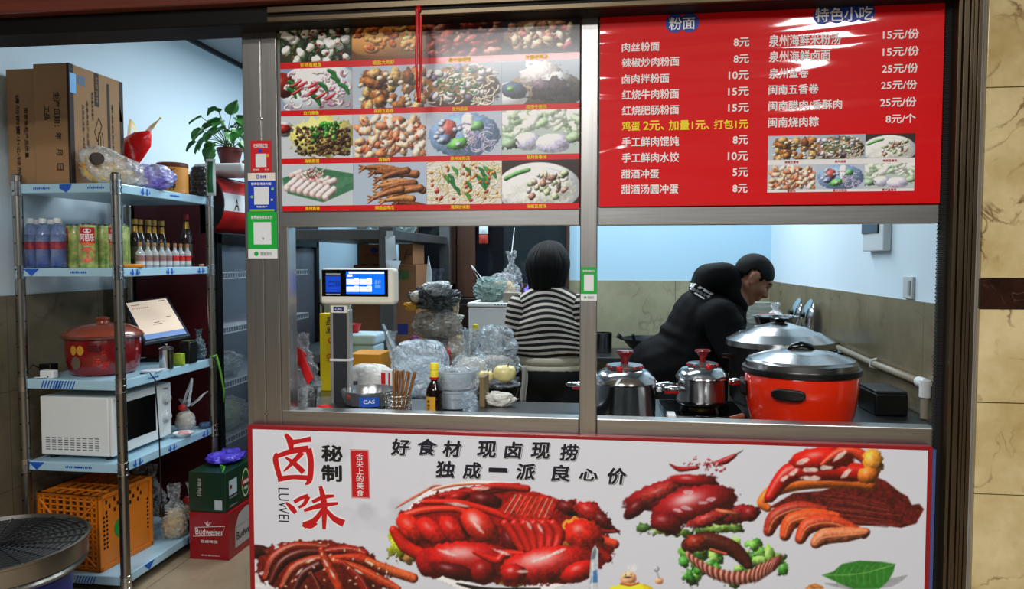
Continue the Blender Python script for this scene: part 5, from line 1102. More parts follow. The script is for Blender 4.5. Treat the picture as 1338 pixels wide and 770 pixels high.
build(MB().lathe([(.03, 0), (.032, .003), (.032, .09), (.0325, .092)], n=28), 'canister_body', POLISH, t); build(MB().lathe([(.034, .092), (.034, .098), (.02, .106), (.005, .108), (.005, .114), (.008, .118), (0, .122)], n=28), 'lid', POLISH, t)
t = build(MB().box(-.022, .022, -.016, .016, 0, .06), 'yellow_green_carton', mat('yellow_green_box', (190, 206, 50), .4, col2=(90, 140, 40), vs=30), bevel=.003); t.location = (-2.13, 3.43, S2); tag(t, 'small yellow-green carton between the canister and black box', 'box')
t = thing('terminal', 'black card terminal at the far end of the third tier', 'terminal', (-2.135, 3.52, S2)); build(MB().box(-.03, .03, -.035, .035, 0, .11), 'casing', BLACK, t, bevel=.006); build(MB().box(-.02, .02, -.03, .03, .11, .116), 'cover', mat('olive_cover', (60, 74, 36), .4), t, bevel=.003)
t = build(bag_mb(.036, .03, .16, 31, .3, .5), 'supply_pouch', mat('dark_bluish_pouch', (40, 60, 70), .2, col2=(120, 140, 150), vs=20, crinkle=.8), smooth=180); t.location = (-2.155, 3.655, S2); tag(t, 'dark crumpled pouch behind the card terminal', 'pouch')
t = build(MB().box(-.05, .05, -.04, .04, 0, .022), 'receipt_printer', BLACK, bevel=.006); t.location = (-2.20, 3.55, S2); bpy.data.objects.remove(t)
t = build(MB().grid(lambda u, v: Vector(((u - .5) * .1, (v - .5) * .12, .004 + .006 * math.sin(u * 6) * v)), 8, 8), 'paper_sheets', mat('paper_white', (210, 220, 232), .6), smooth=180); t.modifiers.new('s', 'SOLIDIFY').thickness = .003; t.location = (-2.165, 3.17, S2 + .002); t.rotation_euler = (0, 0, .5); bpy.data.objects.remove(t)
t = build(MB().box(-.04, .04, -.05, .05, 0, .006), 'notepad', mat('paper_white', (210, 220, 232), .6), bevel=.001); t.location = (-2.15, 3.25, S2); t.rotation_euler = (0, 0, .15); tag(t, 'white paper pad lying on the third tier edge under the tablet', 'notepad')
t = build(MB().tube([(-2.1, 3.66, S2 + .012), (-2.075, 3.68, S2 + .02), (-2.065, 3.7, S2 - .06), (-2.055, 3.72, S2 - .18), (-2.06, 3.72, S2 - .24)], [.004, .007, .006, .005, .002], 8), 'green_strap', mat('leaf_green_strap', (96, 160, 50), .4), smooth=180, origin=(-2.1, 3.66, S2 + .0)); tag(t, 'thin green strap trailing over the third tier corner', 'strap')
# black power cord hanging from the third tier
cp = [(-2.14, 3.13, S2 + .004), (-2.105, 3.15, S2 + .006), (-2.085, 3.16, S2 - .03), (-2.078, 3.17, S2 - .3), (-2.08, 3.18, S2 - .62)]
t = thing('charging_cable', 'black power cord hanging down the rack side to its plug', 'cord', cp[0]); build(MB().tube([Vector(cp[0]).lerp(Vector(cp[1]), 0), *cp[1:]], .0032, 8), 'cable', BLACK, t, smooth=180, world=True)
e = Vector(cp[-1]); build(MB().lathe([(.004, .03), (.01, .02), (.012, -.01), (.011, -.03), (0, -.032)], c=e + Vector((0, 0, -.03)), n=14), 'plug', BLACK, t, world=True); build(MB().box(e.x + .01, e.x + .028, e.y - .002, e.y + .002, e.z - .04, e.z - .036).box(e.x + .01, e.x + .028, e.y - .002, e.y + .002, e.z - .052, e.z - .048), 'pin', POLISH, t, world=True)

# ---- fourth tier: microwave, tied bag, dish
t = thing('microwave', 'white microwave oven with black door window on the fourth tier', 'microwave', (-2.35, 3.2, S1))
mx0_, mx1_, my0, my1, mz0_, mz1_ = -2.53, -2.175, 2.985, 3.425, S1 + .02, S1 + .285
build(MB().box(mx0_, mx1_ - .022, my0, my1, mz0_, mz1_), 'casing', WHITE, t, bevel=.006, world=True)
d = build(MB().box(mx1_ - .021, mx1_, my0, my1 - .095, mz0_, mz1_), 'door', WHITE, t, bevel=.006, world=True)
build(MB().box(mx1_ - .002, mx1_ + .0015, my0 + .05, my1 - .13, mz0_ + .05, mz1_ - .035), 'door_window', BLACKG, d, smooth=0, bevel=.001).location = -Vector(t.location)
pn = build(MB().box(mx1_ - .021, mx1_, my1 - .093, my1, mz0_, mz1_), 'control_panel', WHITE, t, bevel=.006, world=True)
for z in (mz0_ + .19, mz0_ + .10):
    kb = build(MB().lathe([(.03, 0), (.03, .004), (.021, .006), (.02, .018), (0, .02)], n=24, M=Matrix.Rotation(PI / 2, 3, 'Y'), c=(mx1_, my1 - .046, z)), 'knob', mat('grey_white_dial', (200, 204, 206), .35), pn); kb.location = -Vector(t.location)
ftext(t, 'Midea', 0, 0, 0, 0, 0, INK, .01, R=YR, U=ZU, O=(mx1_, my1 - .065, mz1_ - .03), w=.036, h=.01)
mb = MB()
for i in range(9):
    for j in range(6): mb.box(mx0_ + .025 + i * .03, mx0_ + .045 + i * .03, my0 - .0008, my0 + .001, mz0_ + .025 + j * .0105, mz0_ + .029 + j * .0105)
build(mb, 'vent_slots', mat('vent_grey', (96, 100, 104), .6), t, smooth=0, world=True)
for a in (mx0_ + .03, mx1_ - .05):
    for b in (my0 + .04, my1 - .04): build(MB().lathe([(.016, S1), (.016, mz0_)], c=(a, b, 0), n=12), 'foot', BLACK, t, world=True)
bag('food_bag', 'tied clear bag of pale food with looped handles beside the microwave', (-2.19, 3.57, S1), .055, .055, .17, CLEARBAG, 41, .2, .3, (mat('pale_food', (206, 200, 190), .6, col2=(150, 136, 120), vs=30), .1, .85), 0)
t = COL.objects[-1] if False else None
t = thing('looped_bag_handles', 'knotted white handles standing up from the tied bag', 'bag', (-2.16, 3.56, S1 + .14)); bpy.data.objects.remove(t)
fb = [o for o in COL.objects if o.name.startswith('food_bag') and o.type == 'EMPTY'][-1]
build(loop_mb((-.01, 0, .14), (.02, 0, .14), (.05, -.01, .29), wid=.03, seed=1), 'handle', WHITEBAG, fb, smooth=180); build(loop_mb((.01, .01, .13), (.02, .03, .13), (.05, .14, .19), wid=.03, seed=2), 'handle', WHITEBAG, fb, smooth=180)
build(MB().ell((.0, -.03, .13), (.02, .012, .016)), 'red_tag', REDINK, fb, smooth=180)
t = thing('dish', 'small white dish with pink soap at the microwave corner', 'dish', (-2.135, 3.46, S1)); build(MB().lathe([(0, .003), (.025, 0), (.03, .004), (.048, .018), (.05, .022), (.046, .02), (.028, .008), (0, .007)], n=32), 'bowl', WHITE, t); build(MB().ell((0, 0, .02), (.03, .02, .01)), 'soap', mat('pink_soap', (214, 160, 160), .5), t, smooth=180)
t = build(bag_mb(.03, .03, .03, 6, 0, .4), 'blue_netting', mat('blue_net', (50, 80, 110), .6, var=.3, vs=50), smooth=180); t.location = (-2.13, 3.65, S1); tag(t, 'small blue scrubbing net at the far end of the fourth tier', 'net')

# ---- bottom tier: orange crate, noodle bags
ORC = mat('orange_crate_plastic', (216, 120, 26), .45, var=.05)
t = thing('plastic_crate', 'orange lattice plastic crate with green round label on the bottom tier', 'crate', (-2.40, 3.16, S0), math.radians(-5))
cx, cy, ch = .165, .17, .345
mb = MB()
def lattice(O, R, U, w, h, nu, nv, d, fr=.016, mb=None):
    O = Vector(O); R = Vector(R); U = Vector(U); n = R.cross(U)
    def bar(a, b, c, e, dep):
        P_ = [O + R * a + U * b, O + R * c + U * b, O + R * c + U * e, O + R * a + U * e]; mb.add(P_ + [p - n * dep for p in P_], [(0, 1, 2, 3), (7, 6, 5, 4), (4, 5, 1, 0), (5, 6, 2, 1), (6, 7, 3, 2), (7, 4, 0, 3)])
    for i in range(nu + 1): x = i * w / nu; bar(max(0, x - .0035), 0, min(w, x + .0035), h, d)
    for j in range(nv + 1): y = j * h / nv; bar(0, max(0, y - .003), w, min(h, y + .003), d * .8)
    bar(0, 0, fr, h, d * 1.4); bar(w - fr, 0, w, h, d * 1.4); bar(0, 0, w, fr * .8, d * 1.4); bar(0, h - fr * .8, w, h, d * 1.4)
f = MB(); lattice((-cx, -cy, 0), XR, ZU, 2 * cx, ch, 9, 14, .008, mb=f)
f.tube([(-cx + .02, -cy - .002, ch - .03), (-.01, -cy - .002, ch * .5)], .005, 6).tube([(cx - .02, -cy - .002, ch - .03), (.01, -cy - .002, ch * .5)], .005, 6).tube([(cx - .02, -cy - .002, .03), (.01, -cy - .002, ch * .4)], .005, 6)
f.tube([(.05 * math.cos(a), -cy - .002, ch * .5 + .05 * math.sin(a)) for a in np.linspace(0, 2 * PI, 24)[:-1]], .004, 6, closed=True)
build(f, 'lattice_side', ORC, t, smooth=0)
for O, R, U, w_, h_, nu, nv in (((cx, cy, 0), -XR, ZU, 2 * cx, ch, 9, 14), ((-cx, cy, 0), -YR, ZU, 2 * cy, ch, 9, 14), ((-cx, -cy, ch), XR, YR, 2 * cx, 2 * cy, 7, 4), ((-cx, cy, 0), XR, -YR, 2 * cx, 2 * cy, 9, 9)):
    f = MB(); lattice(O, R, U, w_, h_, nu, nv, .008, mb=f); build(f, 'lattice_side', ORC, t, smooth=0)
f = MB().box(cx - .006, cx, -cy, cy, 0, ch).box(cx - .01, cx + .006, -cy, -cy + .018, 0, ch).box(cx - .01, cx + .006, cy - .018, cy, 0, ch).box(cx - .01, cx + .006, -cy, cy, ch - .018, ch).box(cx - .01, cx + .006, -cy, cy, 0, .022)
e = build(f, 'end_panel', ORC, t, smooth=0, bevel=.002)
for y in (-cy + .03, -cy + .048, cy - .03):
    mb = MB()
    for z in np.arange(.1, .25, .02): mb.flat([(.006 * math.cos(k * PI / 5), .007 * math.sin(k * PI / 5)) for k in range(10)], (cx, y, z), YR, ZU, off=.0008)
    build(mb, 'vent_holes', BLACK, e, smooth=0)
for j in range(3):
    for i in range(5): build(MB().flat([(0, 0), (.011, 0), (.011, .018), (0, .018)], (cx, -cy + .04 + i * .05 + (j % 2) * .02, .25 + j * .024), YR, ZU, off=.0008), 'vent_hole', BLACK, e, smooth=0)
mb = MB().flat([(.05 * math.cos(k * PI / 16), .05 * math.sin(k * PI / 16)) for k in range(32)], (cx, -.03, .165), YR, ZU, off=.0012); build(mb, 'round_label', mat('label_green', (30, 140, 60), .4), e, smooth=0)
build(MB().flat([(.018 * math.cos(k * PI / 10), .018 * math.sin(k * PI / 10)) for k in range(20)], (cx, -.02, .15), YR, ZU, off=.002), 'label_centre', mat('label_dark', (30, 44, 30), .4), e, smooth=0)
build(MB().flat([(0, 0), (.06, 0), (.06, .05), (0, .05)], (cx, -.05, .05), YR, ZU, off=.0012), 'white_label', WINK, e, smooth=0)
NOOD = mat('pale_noodles', (206, 184, 140), .6, col2=(150, 124, 84), vs=40, bump=.6, bs=60)
bag('noodle_bag', 'large clear bag of pale noodles next to the orange crate', (-2.168, 3.42, S0), .068, .07, .27, CLEARBAG, 51, .32, .3, (NOOD, .14, .88))
bag('noodle_bag', 'clear bag of dry brown noodles with a red top by the beer boxes', (-2.165, 3.575, S0), .055, .06, .24, CLEARBAG, 55, .3, .3, (mat('brown_noodles', (190, 150, 100), .6, col2=(110, 80, 50), vs=40, bump=.6, bs=60), .12, .85))
nb = [o for o in COL.objects if o.name.startswith('noodle_bag')][-1]; build(lump(.045, .045, .045, 9, .3).xf(Matrix.Translation((0, 0, .115))), 'red_topping', mat('red_food', (150, 40, 30), .5, var=.3, vs=40), nb, smooth=180)
t = bag('crumpled_bag', 'empty crumpled clear bag lying on top of the noodle bags at the back', (-2.38, 3.52, S0), .1, .1, .34, CLEARBAG, 58, .4, .45)

# ---- the two beer cartons and the purple bag
BRED = mat('beer_carton_red', (150, 12, 24), .35, coat=.3); BGRN = mat('beer_carton_green', (14, 52, 32), .4, coat=.3)
bxr = (-2.075, -1.865, 3.395, 3.76)
t = carton(bxr[0], bxr[1], bxr[2], bxr[3], 0.0005, .238, 'beer_carton', 'red beer carton with white lettering on the floor beside the rack', m=BRED)
def flag_box(O, R, U): return MB().tube([Vector(O) + Vector(R) * a + Vector(U) * b for a, b in ((0, 0), (.155, .012), (.17, .058), (.012, .046))], .0012, 5, closed=True)
x0, x1, y0, y1 = bxr
build(flag_box((x0 + .02, y0 - .001, .115), XR, ZU), 'ribbon_outline', WINK, t, world=True)
ftext(t, 'Budweiser', x0 + .034, x0 + .182, .126, .158, y0, WINK, .006); ftext(t, '百威啤酒', x0 + .06, x0 + .15, .085, .1, y0, WINK, .008); ftext(t, '净含量500ml', x0 + .06, x0 + .16, .018, .026, y0, WINK, 0)
mb = MB()
for i in range(5): mb.tube([(x0 + .1, y0 - .001, .17), (x0 + .08 + i * .01, y0 - .001, .19 + .006 * (i == 2))], .001, 5)
build(mb, 'crown_mark', WINK, t, world=True)
SILV = mat('silver_print', (176, 170, 166), .4)
build(MB().flat([(.06, .03), (.3, .03), (.3, .13), (.06, .13)], (x1, y0, .01), YR, ZU, off=.0008), 'silver_panel', SILV, t, smooth=0, world=True)
build(MB().flat([(.06, .13), (.1, .19), (.18, .21), (.26, .19), (.3, .13)], (x1, y0, .012), YR, ZU, off=.0008), 'silver_crest', SILV, t, smooth=0, world=True)
ftext(t, 'Budweiser', 0, 0, 0, 0, 0, INK, .01, R=YR, U=ZU, O=(x1, y0 + .075, .075), w=.21, h=.04)
build(text_mb(MB(), 'Budweiser', (x1 - .05, y0 + .05, .2385), YR, -XR, .2, .035, .02), 'lettering', WINK, t, smooth=0, world=True)
g0 = .2395; gx = (-2.078, -1.88, 3.40, 3.735)
t = carton(gx[0], gx[1], gx[2], gx[3], g0, g0 + .2, 'beer_carton', 'dark green beer carton stacked on the red one', m=BGRN)
x0, x1, y0, y1 = gx
build(MB().tube([(x1 - .02, y0 + .01, g0 + .2), (x1 - .02, y0 + .03, g0 + .222), (x1 - .05, y0 + .05, g0 + .222), (x1 - .05, y0 + .06, g0 + .2)], .005, 8), 'carry_handle', mat('bright_green', (70, 160, 60), .4), t, world=True)
build(MB().flat([(0, 0), (.08, 0), (.08, .075), (0, .075)], (x1, y0 + .03, g0 + .075), YR, ZU), 'white_notice', mat('notice_grey_white', (190, 204, 210), .5), t, smooth=0, world=True)
build(MB().flat([(.012 * math.cos(k * PI / 3) , .012 * math.sin(k * PI / 3)) for k in range(6)], (x1, y0 + .05, g0 + .115), YR, ZU, off=.0012), 'red_flower', mat('maroon_mark', (120, 40, 50), .5), t, smooth=0, world=True)
ftext(t, '冬奥会官方赞助', 0, 0, 0, 0, 0, mat('pale_grey_ink', (170, 176, 176), .5), .01, R=YR, U=ZU, O=(x1, y0 + .03, g0 + .058), w=.08, h=.01)
ov = [(.04 * math.cos(k * PI / 16), .075 * math.sin(k * PI / 16)) for k in range(32)]
build(MB().flat(ov, (x1, y0 + .2, g0 + .095), YR, ZU), 'oval_label', mat('oval_cream', (200, 206, 150), .4), t, smooth=0, world=True)
build(MB().flat([(a * .82, b * .86) for a, b in ov], (x1, y0 + .2, g0 + .095), YR, ZU, off=.0012), 'oval_centre', mat('oval_green', (20, 80, 44), .4), t, smooth=0, world=True)
build(MB().flat([(-.048, -.014), (.048, -.014), (.048, .016), (-.048, .016)], (x1, y0 + .2, g0 + .1), YR, ZU, off=.0016), 'red_band', mat('band_red', (180, 40, 40), .4), t, smooth=0, world=True)
mb = MB()
for k in range(6): mb.flat([(0, 0), (.007, 0), (.007, .017), (0, .017)], (x1 + .001, y0 + .168 + k * .0115, g0 + .092), YR, ZU, off=.0014)
build(mb, 'band_print', WINK, t, smooth=0, world=True)
ftext(t, '啤酒', 0, 0, 0, 0, 0, WINK, .01, R=YR, U=ZU, O=(x1 + .001, y0 + .178, g0 + .06), w=.04, h=.016)
build(MB().flat([(0, 0), (.04, 0), (.04, .05), (0, .05)], (x1 - .06, y0, g0 + .012), XR, ZU), 'barcode_patch', mat('notice_grey_white', (190, 204, 210)), t, smooth=0, world=True)
ftext(t, '精制', 0, 0, 0, 0, 0, SILV, .01, R=-ZU, U=XR, O=(x0 + .05, y0, g0 + .17), w=.09, h=.02); ftext(t, '8度330ml', 0, 0, 0, 0, 0, SILV, .01, R=YR, U=ZU, O=(x1, y0 + .03, g0 + .015), w=.08, h=.01)
t = build(bag_mb(.09, .11, .05, 61, 0, .35), 'folded_bag', mat('violet_plastic', (84, 66, 206), .2, crinkle=.6, coat=.4), smooth=180); t.location = (-1.985, 3.6, g0 + .2015); tag(t, 'folded violet plastic bag lying on the green beer carton', 'bag')

# ---- glass door fridge against the left wall
FX0, FX1, FY0, FY1 = LWX + .03, -2.15, 3.85, 5.3
t = thing('display_fridge', 'dark two-door glass display fridge with red lettered header behind the rack', 'fridge', ((FX0 + FX1) / 2, (FY0 + FY1) / 2, 0))
WINE = mat('wine_red_panel', (74, 10, 18), .4); FBLK = mat('fridge_black', (12, 13, 15), .3)
mb = MB().box(FX0, FX1 - .06, FY0, FY0 + .03, .08, 1.95).box(FX0, FX1 - .06, FY1 - .03, FY1, .08, 1.95).box(FX0, FX0 + .03, FY0, FY1, .08, 1.95).box(FX0, FX1 - .06, FY0, FY1, 1.93, 1.97).box(FX0, FX1 - .06, FY0, FY1, .08, .14)
build(mb, 'cabinet', WINE, t, smooth=0, bevel=.004, world=True)
build(MB().box(FX0 + .031, FX0 + .04, FY0 + .031, FY1 - .031, .141, 1.65), 'inner_lining', mat('fridge_grey_lining', (86, 94, 104), .5), t, smooth=0, world=True)
build(MB().box(FX0 + .05, FX1 - .05, FY0 + .05, FY1 - .05, 0, .08), 'plinth', BLACK, t, smooth=0, world=True)
FGL = mat('fridge_door_glass', (150, 170, 190), .05, alpha=.22, spec=.8)
ym = (FY0 + FY1) / 2
for a, b in ((FY0, ym - .004), (ym + .004, FY1)):
    mb = MB().box(FX1 - .055, FX1, a, a + .05, .1, 1.645).box(FX1 - .055, FX1, b - .05, b, .1, 1.645).box(FX1 - .055, FX1, a, b, .1, .16).box(FX1 - .055, FX1, a, b, 1.585, 1.645)
    d = build(mb, 'door', FBLK, t, smooth=0, bevel=.003, world=True)
    build(MB().box(FX1 - .03, FX1 - .022, a + .05, b - .05, .16, 1.585), 'door_glass', FGL, d, smooth=0).location = -Vector(t.location)
    h = build(MB().tube([(FX1 + .004, b - .03, .8), (FX1 + .035, b - .03, .83), (FX1 + .035, b - .03, 1.15), (FX1 + .004, b - .03, 1.18)], .009, 8), 'handle', FBLK, d); h.location = -Vector(t.location)
WIRE = mat('white_wire', (200, 208, 212), .4)
for z in (.45, .78, 1.1, 1.42):
    mb = MB()
    for k in range(46): y = FY0 + .05 + k * (FY1 - FY0 - .1) / 45; mb.tube([(FX0 + .05, y, z), (FX1 - .07, y, z), (FX1 - .07, y, z - .035)], .003, 5)
    mb.tube([(FX1 - .07, FY0 + .05, z), (FX1 - .07, FY1 - .05, z)], .004, 6).tube([(FX1 - .07, FY0 + .05, z - .035), (FX1 - .07, FY1 - .05, z - .035)], .004, 6)
    build(mb, 'wire_shelf', WIRE, t, smooth=0, world=True)
HR = mat('header_red', (196, 20, 24), .35, coat=.3)
def hdr(a0, a1, m, name, y0=FY0 + .012, y1=4.47, r=1.0, off=0.0):
    mb = MB(); mb.grid(lambda u, v: Vector((FX1 - .1 + (.135 + off) * math.sin(a0 + (a1 - a0) * v) * r, y0 + (y1 - y0) * u, 1.81 - (.162 + off) * math.cos(a0 + (a1 - a0) * v) * r)), 2, 14)
    return build(mb, name, m, t, smooth=180, world=True)
hdr(0, PI * .42, HR, 'header_band'); hdr(PI * .42, PI * .62, mat('header_white', (226, 228, 228), .4), 'header_band'); hdr(PI * .62, PI, HR, 'header_band')
mb = MB(); ring = [Vector((FX1 - .1 + .14 * math.sin(a), 0, 1.81 - .167 * math.cos(a))) for a in np.linspace(0, PI, 16)]
for yy in (FY0,): mb.add([p + Vector((0, yy, 0)) for p in ring] + [p + Vector((0, yy + .014, 0)) for p in ring], [tuple(reversed(range(16))), tuple(range(16, 32))] + [(i, i + 1, 17 + i, 16 + i) for i in range(15)])
build(mb, 'end_cap', FBLK, t, smooth=30, world=True); build(MB().box(FX0, FX1, 4.475, FY1, 1.65, 1.97), 'plain_header', FBLK, t, bevel=.01, world=True)
tb = text_mb(MB(), 'A', (0, 0, 0), XR, ZU, .055, .06, .0); a0 = PI * .44
mb = MB(); mb.add([Vector((FX1 - .1 + .1375 * math.sin(a0 + p.z / .15), FY0 + .13 + p.x, 1.81 - .1645 * math.cos(a0 + p.z / .15))) for p in tb.v], tb.f); build(mb, 'lettering', INK, t, smooth=0, world=True)
# faint goods inside the fridge
bag('food_bag', 'knotted bag of yellow food on the fridge\'s upper wire shelf', (-2.4, 4.98, 1.426), .09, .09, .2, CLEARBAG, 71, .2, .3, (mat('yellow_food', (190, 140, 80), .6, var=.2), .1, .85))
bag('greens_bag', 'bag of pale green vegetables on a lower shelf of the fridge', (-2.36, 4.2, .454), .15, .2, .2, CLEARBAG, 73, 0, .3, (mat('pale_greens', (120, 150, 90), .6, col2=(180, 190, 140), vs=20), .17, .85))
bag('greens_bag', 'bag of leafy greens low down behind the fridge door', (-2.36, 4.2, .786), .14, .16, .15, CLEARBAG, 75, 0, .3, (mat('dull_greens', (90, 110, 90), .6, var=.3, vs=20), .12, .85))
# foam lid, basket and pothos on the fridge top
ft = 1.978
t = build(MB().box(-2.3, -2.0, 3.9, 4.2, 0, .055), 'foam_tray', mat('white_foam', (226, 228, 228), .7, bump=.2, bs=200), bevel=.02, seg=4, origin=None); t.location = (0, 0, ft + .0005 + 0); tag(t, 'white foam tray under the potted plant on the fridge', 'tray')
t.data.transform(Matrix.Translation((2.15, -4.05, 0))); t.location = (-2.16, 4.03, ft)
t = thing('potted_plant', 'leafy green pothos in a brown red pot on the foam tray', 'plant', (-2.165, 4.03, ft + .056))
POT = mat('brown_red_pot', (104, 42, 40), .45)
build(MB().lathe([(.045, 0), (.05, .004), (.068, .082), (.072, .084), (.072, .1), (.066, .1), (.062, .085), (0, .083)], n=32), 'pot', POT, t)
build(MB().lathe([(.063, .084), (.04, .09), (0, .092)], n=20), 'soil', mat('dark_soil', (40, 30, 24), .9), t)
LEAF = mat('pothos_leaf', (58, 122, 52), .32, var=.3, vs=14, coat=.25); STEM = mat('pothos_stem', (110, 150, 70), .5)
rl = random.Random(8)
for i in range(44):
    a = rl.uniform(0, 2 * PI); el = rl.uniform(-.5, 1.25) if i > 3 else 1.3; R = rl.uniform(.07, .18) * (1 if el < .9 else .95)
    if i % 3 == 0: a = rl.uniform(2.6, 4.4); R = rl.uniform(.13, .21)
    if i == 0: a, el, R = -0.6, 1.15, .16
    base = Vector((rl.uniform(-.02, .02), rl.uniform(-.02, .02), .09)); tip = base + Vector((math.cos(a) * math.cos(el) * R, math.sin(a) * math.cos(el) * R, .05 + math.sin(el) * R * .95))
    midp = (base + tip) / 2 + Vector((0, 0, .045))
    pts = [base * (1 - s) ** 2 + midp * 2 * s * (1 - s) + tip * s * s for s in np.linspace(0, 1, 6)]
    L_ = rl.uniform(.065, .1); wd = L_ * .42; dr = (tip - midp).normalized(); dr = (dr + Vector((math.cos(a) * .5, math.sin(a) * .5, -rl.uniform(.5, 1.6)))).normalized()
    if i == 0: dr = Vector((.5, -.3, .9)).normalized()
    sd = dr.cross(Vector((0, 0, 1))); sd = sd.normalized() if sd.length > .05 else Vector((1, 0, 0)); nn = sd.cross(dr)
    lf = MB().grid(lambda u, v: tip + dr * L_ * v + sd * (u - .5) * 2 * wd * (math.sin(PI * min(1, v * .97 + .03) ** .62) ** .9) + nn * (.35 * wd * abs(u - .5) * 2 - .25 * L_ * v * v), 6, 10)
    if i < 40:
        s_ = build(MB().tube(pts, .0022, 6), 'stem', STEM, t, smooth=180); build(lf, 'leaf', LEAF, s_, smooth=180)
    else: build(lf, 'leaf', LEAF, t, smooth=180)
t = thing('wicker_basket', 'small yellow wicker basket behind the potted plant', 'basket', (-2.13, 4.31, ft)); WK = mat('wicker', (190, 150, 80), .7, var=.25, vs=60, bump=.5, bs=200)
mb = MB()
for k in range(9): mb.tube([((.075 + .002 * k) * math.cos(a) , (.075 + .002 * k) * math.sin(a), .006 + k * .0125) for a in np.linspace(0, 2 * PI, 30)[:-1]], .007, 6, closed=True)
build(mb, 'weave', WK, t, smooth=180); mb = MB()
for k in range(20): a = k * PI / 10; mb.tube([(.074 * math.cos(a), .074 * math.sin(a), 0), (.094 * math.cos(a), .094 * math.sin(a), .118)], .004, 5)
build(mb, 'stake', WK, t); build(MB().lathe([(.072, 0), (.072, .006), (0, .006)], n=24), 'base', WK, t)

# ---- big steel steamer with mesh top on the blue drum, at the doorway
t = thing('blue_drum', 'blue plastic drum standing in the doorway under the steamer', 'drum', (-2.335, 2.5, 0)); BLU = mat('blue_drum_plastic', (26, 40, 140), .4)
build(MB().lathe([(.24, 0), (.25, .006), (.262, .27), (.272, .28), (.272, .3), (.26, .302), (0, .3)], n=48), 'drum_body', BLU, t); build(MB().lathe([(.256, .1), (.264, .106), (.264, .118), (.257, .124)], n=48), 'rib', BLU, t)
t = thing('steamer_sieve', 'wide steel-banded sieve with dark mesh top on the blue drum', 'sieve', (-2.335, 2.5, .303))
build(MB().lathe([(.298, 0), (.305, .004), (.318, .02), (.31, .03), (.318, .038), (.32, .1), (.326, .104), (.326, .112), (.316, .114), (.312, .1)], n=72), 'steel_band', mat('dull_band_steel', (150, 146, 138), .28, .95, var=.15, vs=4), t)
dm = mat('dark_mesh', (26, 27, 30), .45, .3)
build(MB().lathe([(.313, .098), (.2, .092), (0, .09)], n=64), 'mesh_base', BLACK, t)
mb = MB()
for r in np.arange(.03, .31, .022): mb.tube([(r * math.cos(a), r * math.sin(a), .1) for a in np.linspace(0, 2 * PI, 49)[:-1]], .0045, 5, closed=True)
for k in range(24): a = k * PI / 12; mb.tube([(.02 * math.cos(a), .02 * math.sin(a), .102), (.312 * math.cos(a), .312 * math.sin(a), .103)], .0025, 5)
build(mb, 'mesh', dm, t, smooth=180)
# ================================================================ behind the hatch: back wall window, shelving, tables
DWOOD = mat('dark_brown_window_wood', (64, 40, 28), .45, var=.25, vs=3, stretch=(6, 6, 1), coat=.2)
wx0, wxj0, wxj1, wx1 = xat(548, BWY - .03), xat(586, BWY - .03), xat(622, BWY - .03), xat(742, BWY - .03)
wz0, wz1 = 1.31, 2.2; wy = BWY - .05
w2 = struct(thing('window_2', None, None, ((wx0 + wx1) / 2, wy, 1.2)))
mb = MB().box(wx0 - .06, wx0, wy, BWY + .02, 1.2, wz1).box(wxj0, wxj0 + (wxj1 - wxj0) * .3, wy, BWY + .02, 1.2, wz1).box(wxj0 + (wxj1 - wxj0) * .34, wxj1, wy - .012, BWY + .02, 1.2, wz1).box(wx1 - .012, wx1 + .012, wy, BWY + .02, 1.2, wz1).box(wx0, wx1, wy, BWY + .02, 1.2, wz0).box(wx0 - .06, wx1, wy, BWY + .02, wz1, wz1 + .08)
struct(build(mb, 'window_frame', DWOOD, w2, smooth=0, bevel=.004, world=True))
PANE = mat('dark_window_glass', (16, 22, 30), .06, alpha=.45, spec=.8)
struct(build(MB().box(wx0, wxj0, wy + .015, wy + .02, wz0, wz1), 'pane', PANE, w2, smooth=0, world=True)); struct(build(MB().box(wxj1, wx1 - .012, wy + .015, wy + .02, wz0, wz1), 'pane', PANE, w2, smooth=0, world=True))
struct(build(MB().box(wx0, wxj0, BWY - .009, BWY - .006, wz0, wz1).box(wxj1, wxj1 + (wx1 - wxj1) * .3, BWY - .009, BWY - .006, wz0, wz1), 'dark_backing', mat('dark_room_behind', (14, 18, 26), .8), w2, smooth=0, world=True))
struct(build(MB().grid(lambda u, v: Vector((wxj1 + (wx1 - wxj1) * (.3 + .7 * u), BWY - .01 - .004 * math.sin(u * 26), wz0 + (wz1 - wz0) * v)), 60, 1), 'curtain', mat('teal_curtain', (84, 112, 116), .8), w2, smooth=180, world=True))
cb = thing('base_cabinet', 'dark wooden base cabinet under the back window', 'cabinet', ((wx0 + wx1) / 2, BWY - .12, 0))
build(MB().box(wx0 - .06, wx1 - .12, BWY - .11, BWY - .015, 0, 1.195), 'cabinet_body', mat('near_black_wood', (26, 18, 15), .4, var=.2), cb, smooth=0, bevel=.004, world=True)
for k in range(3): a = wx0 - .05 + k * (wx1 - wx0 - .08) / 3; build(MB().box(a, a + (wx1 - wx0 - .1) / 3, BWY - .125, BWY - .111, .06, 1.15), 'door', mat('near_black_wood'), cb, smooth=0, bevel=.004, world=True)

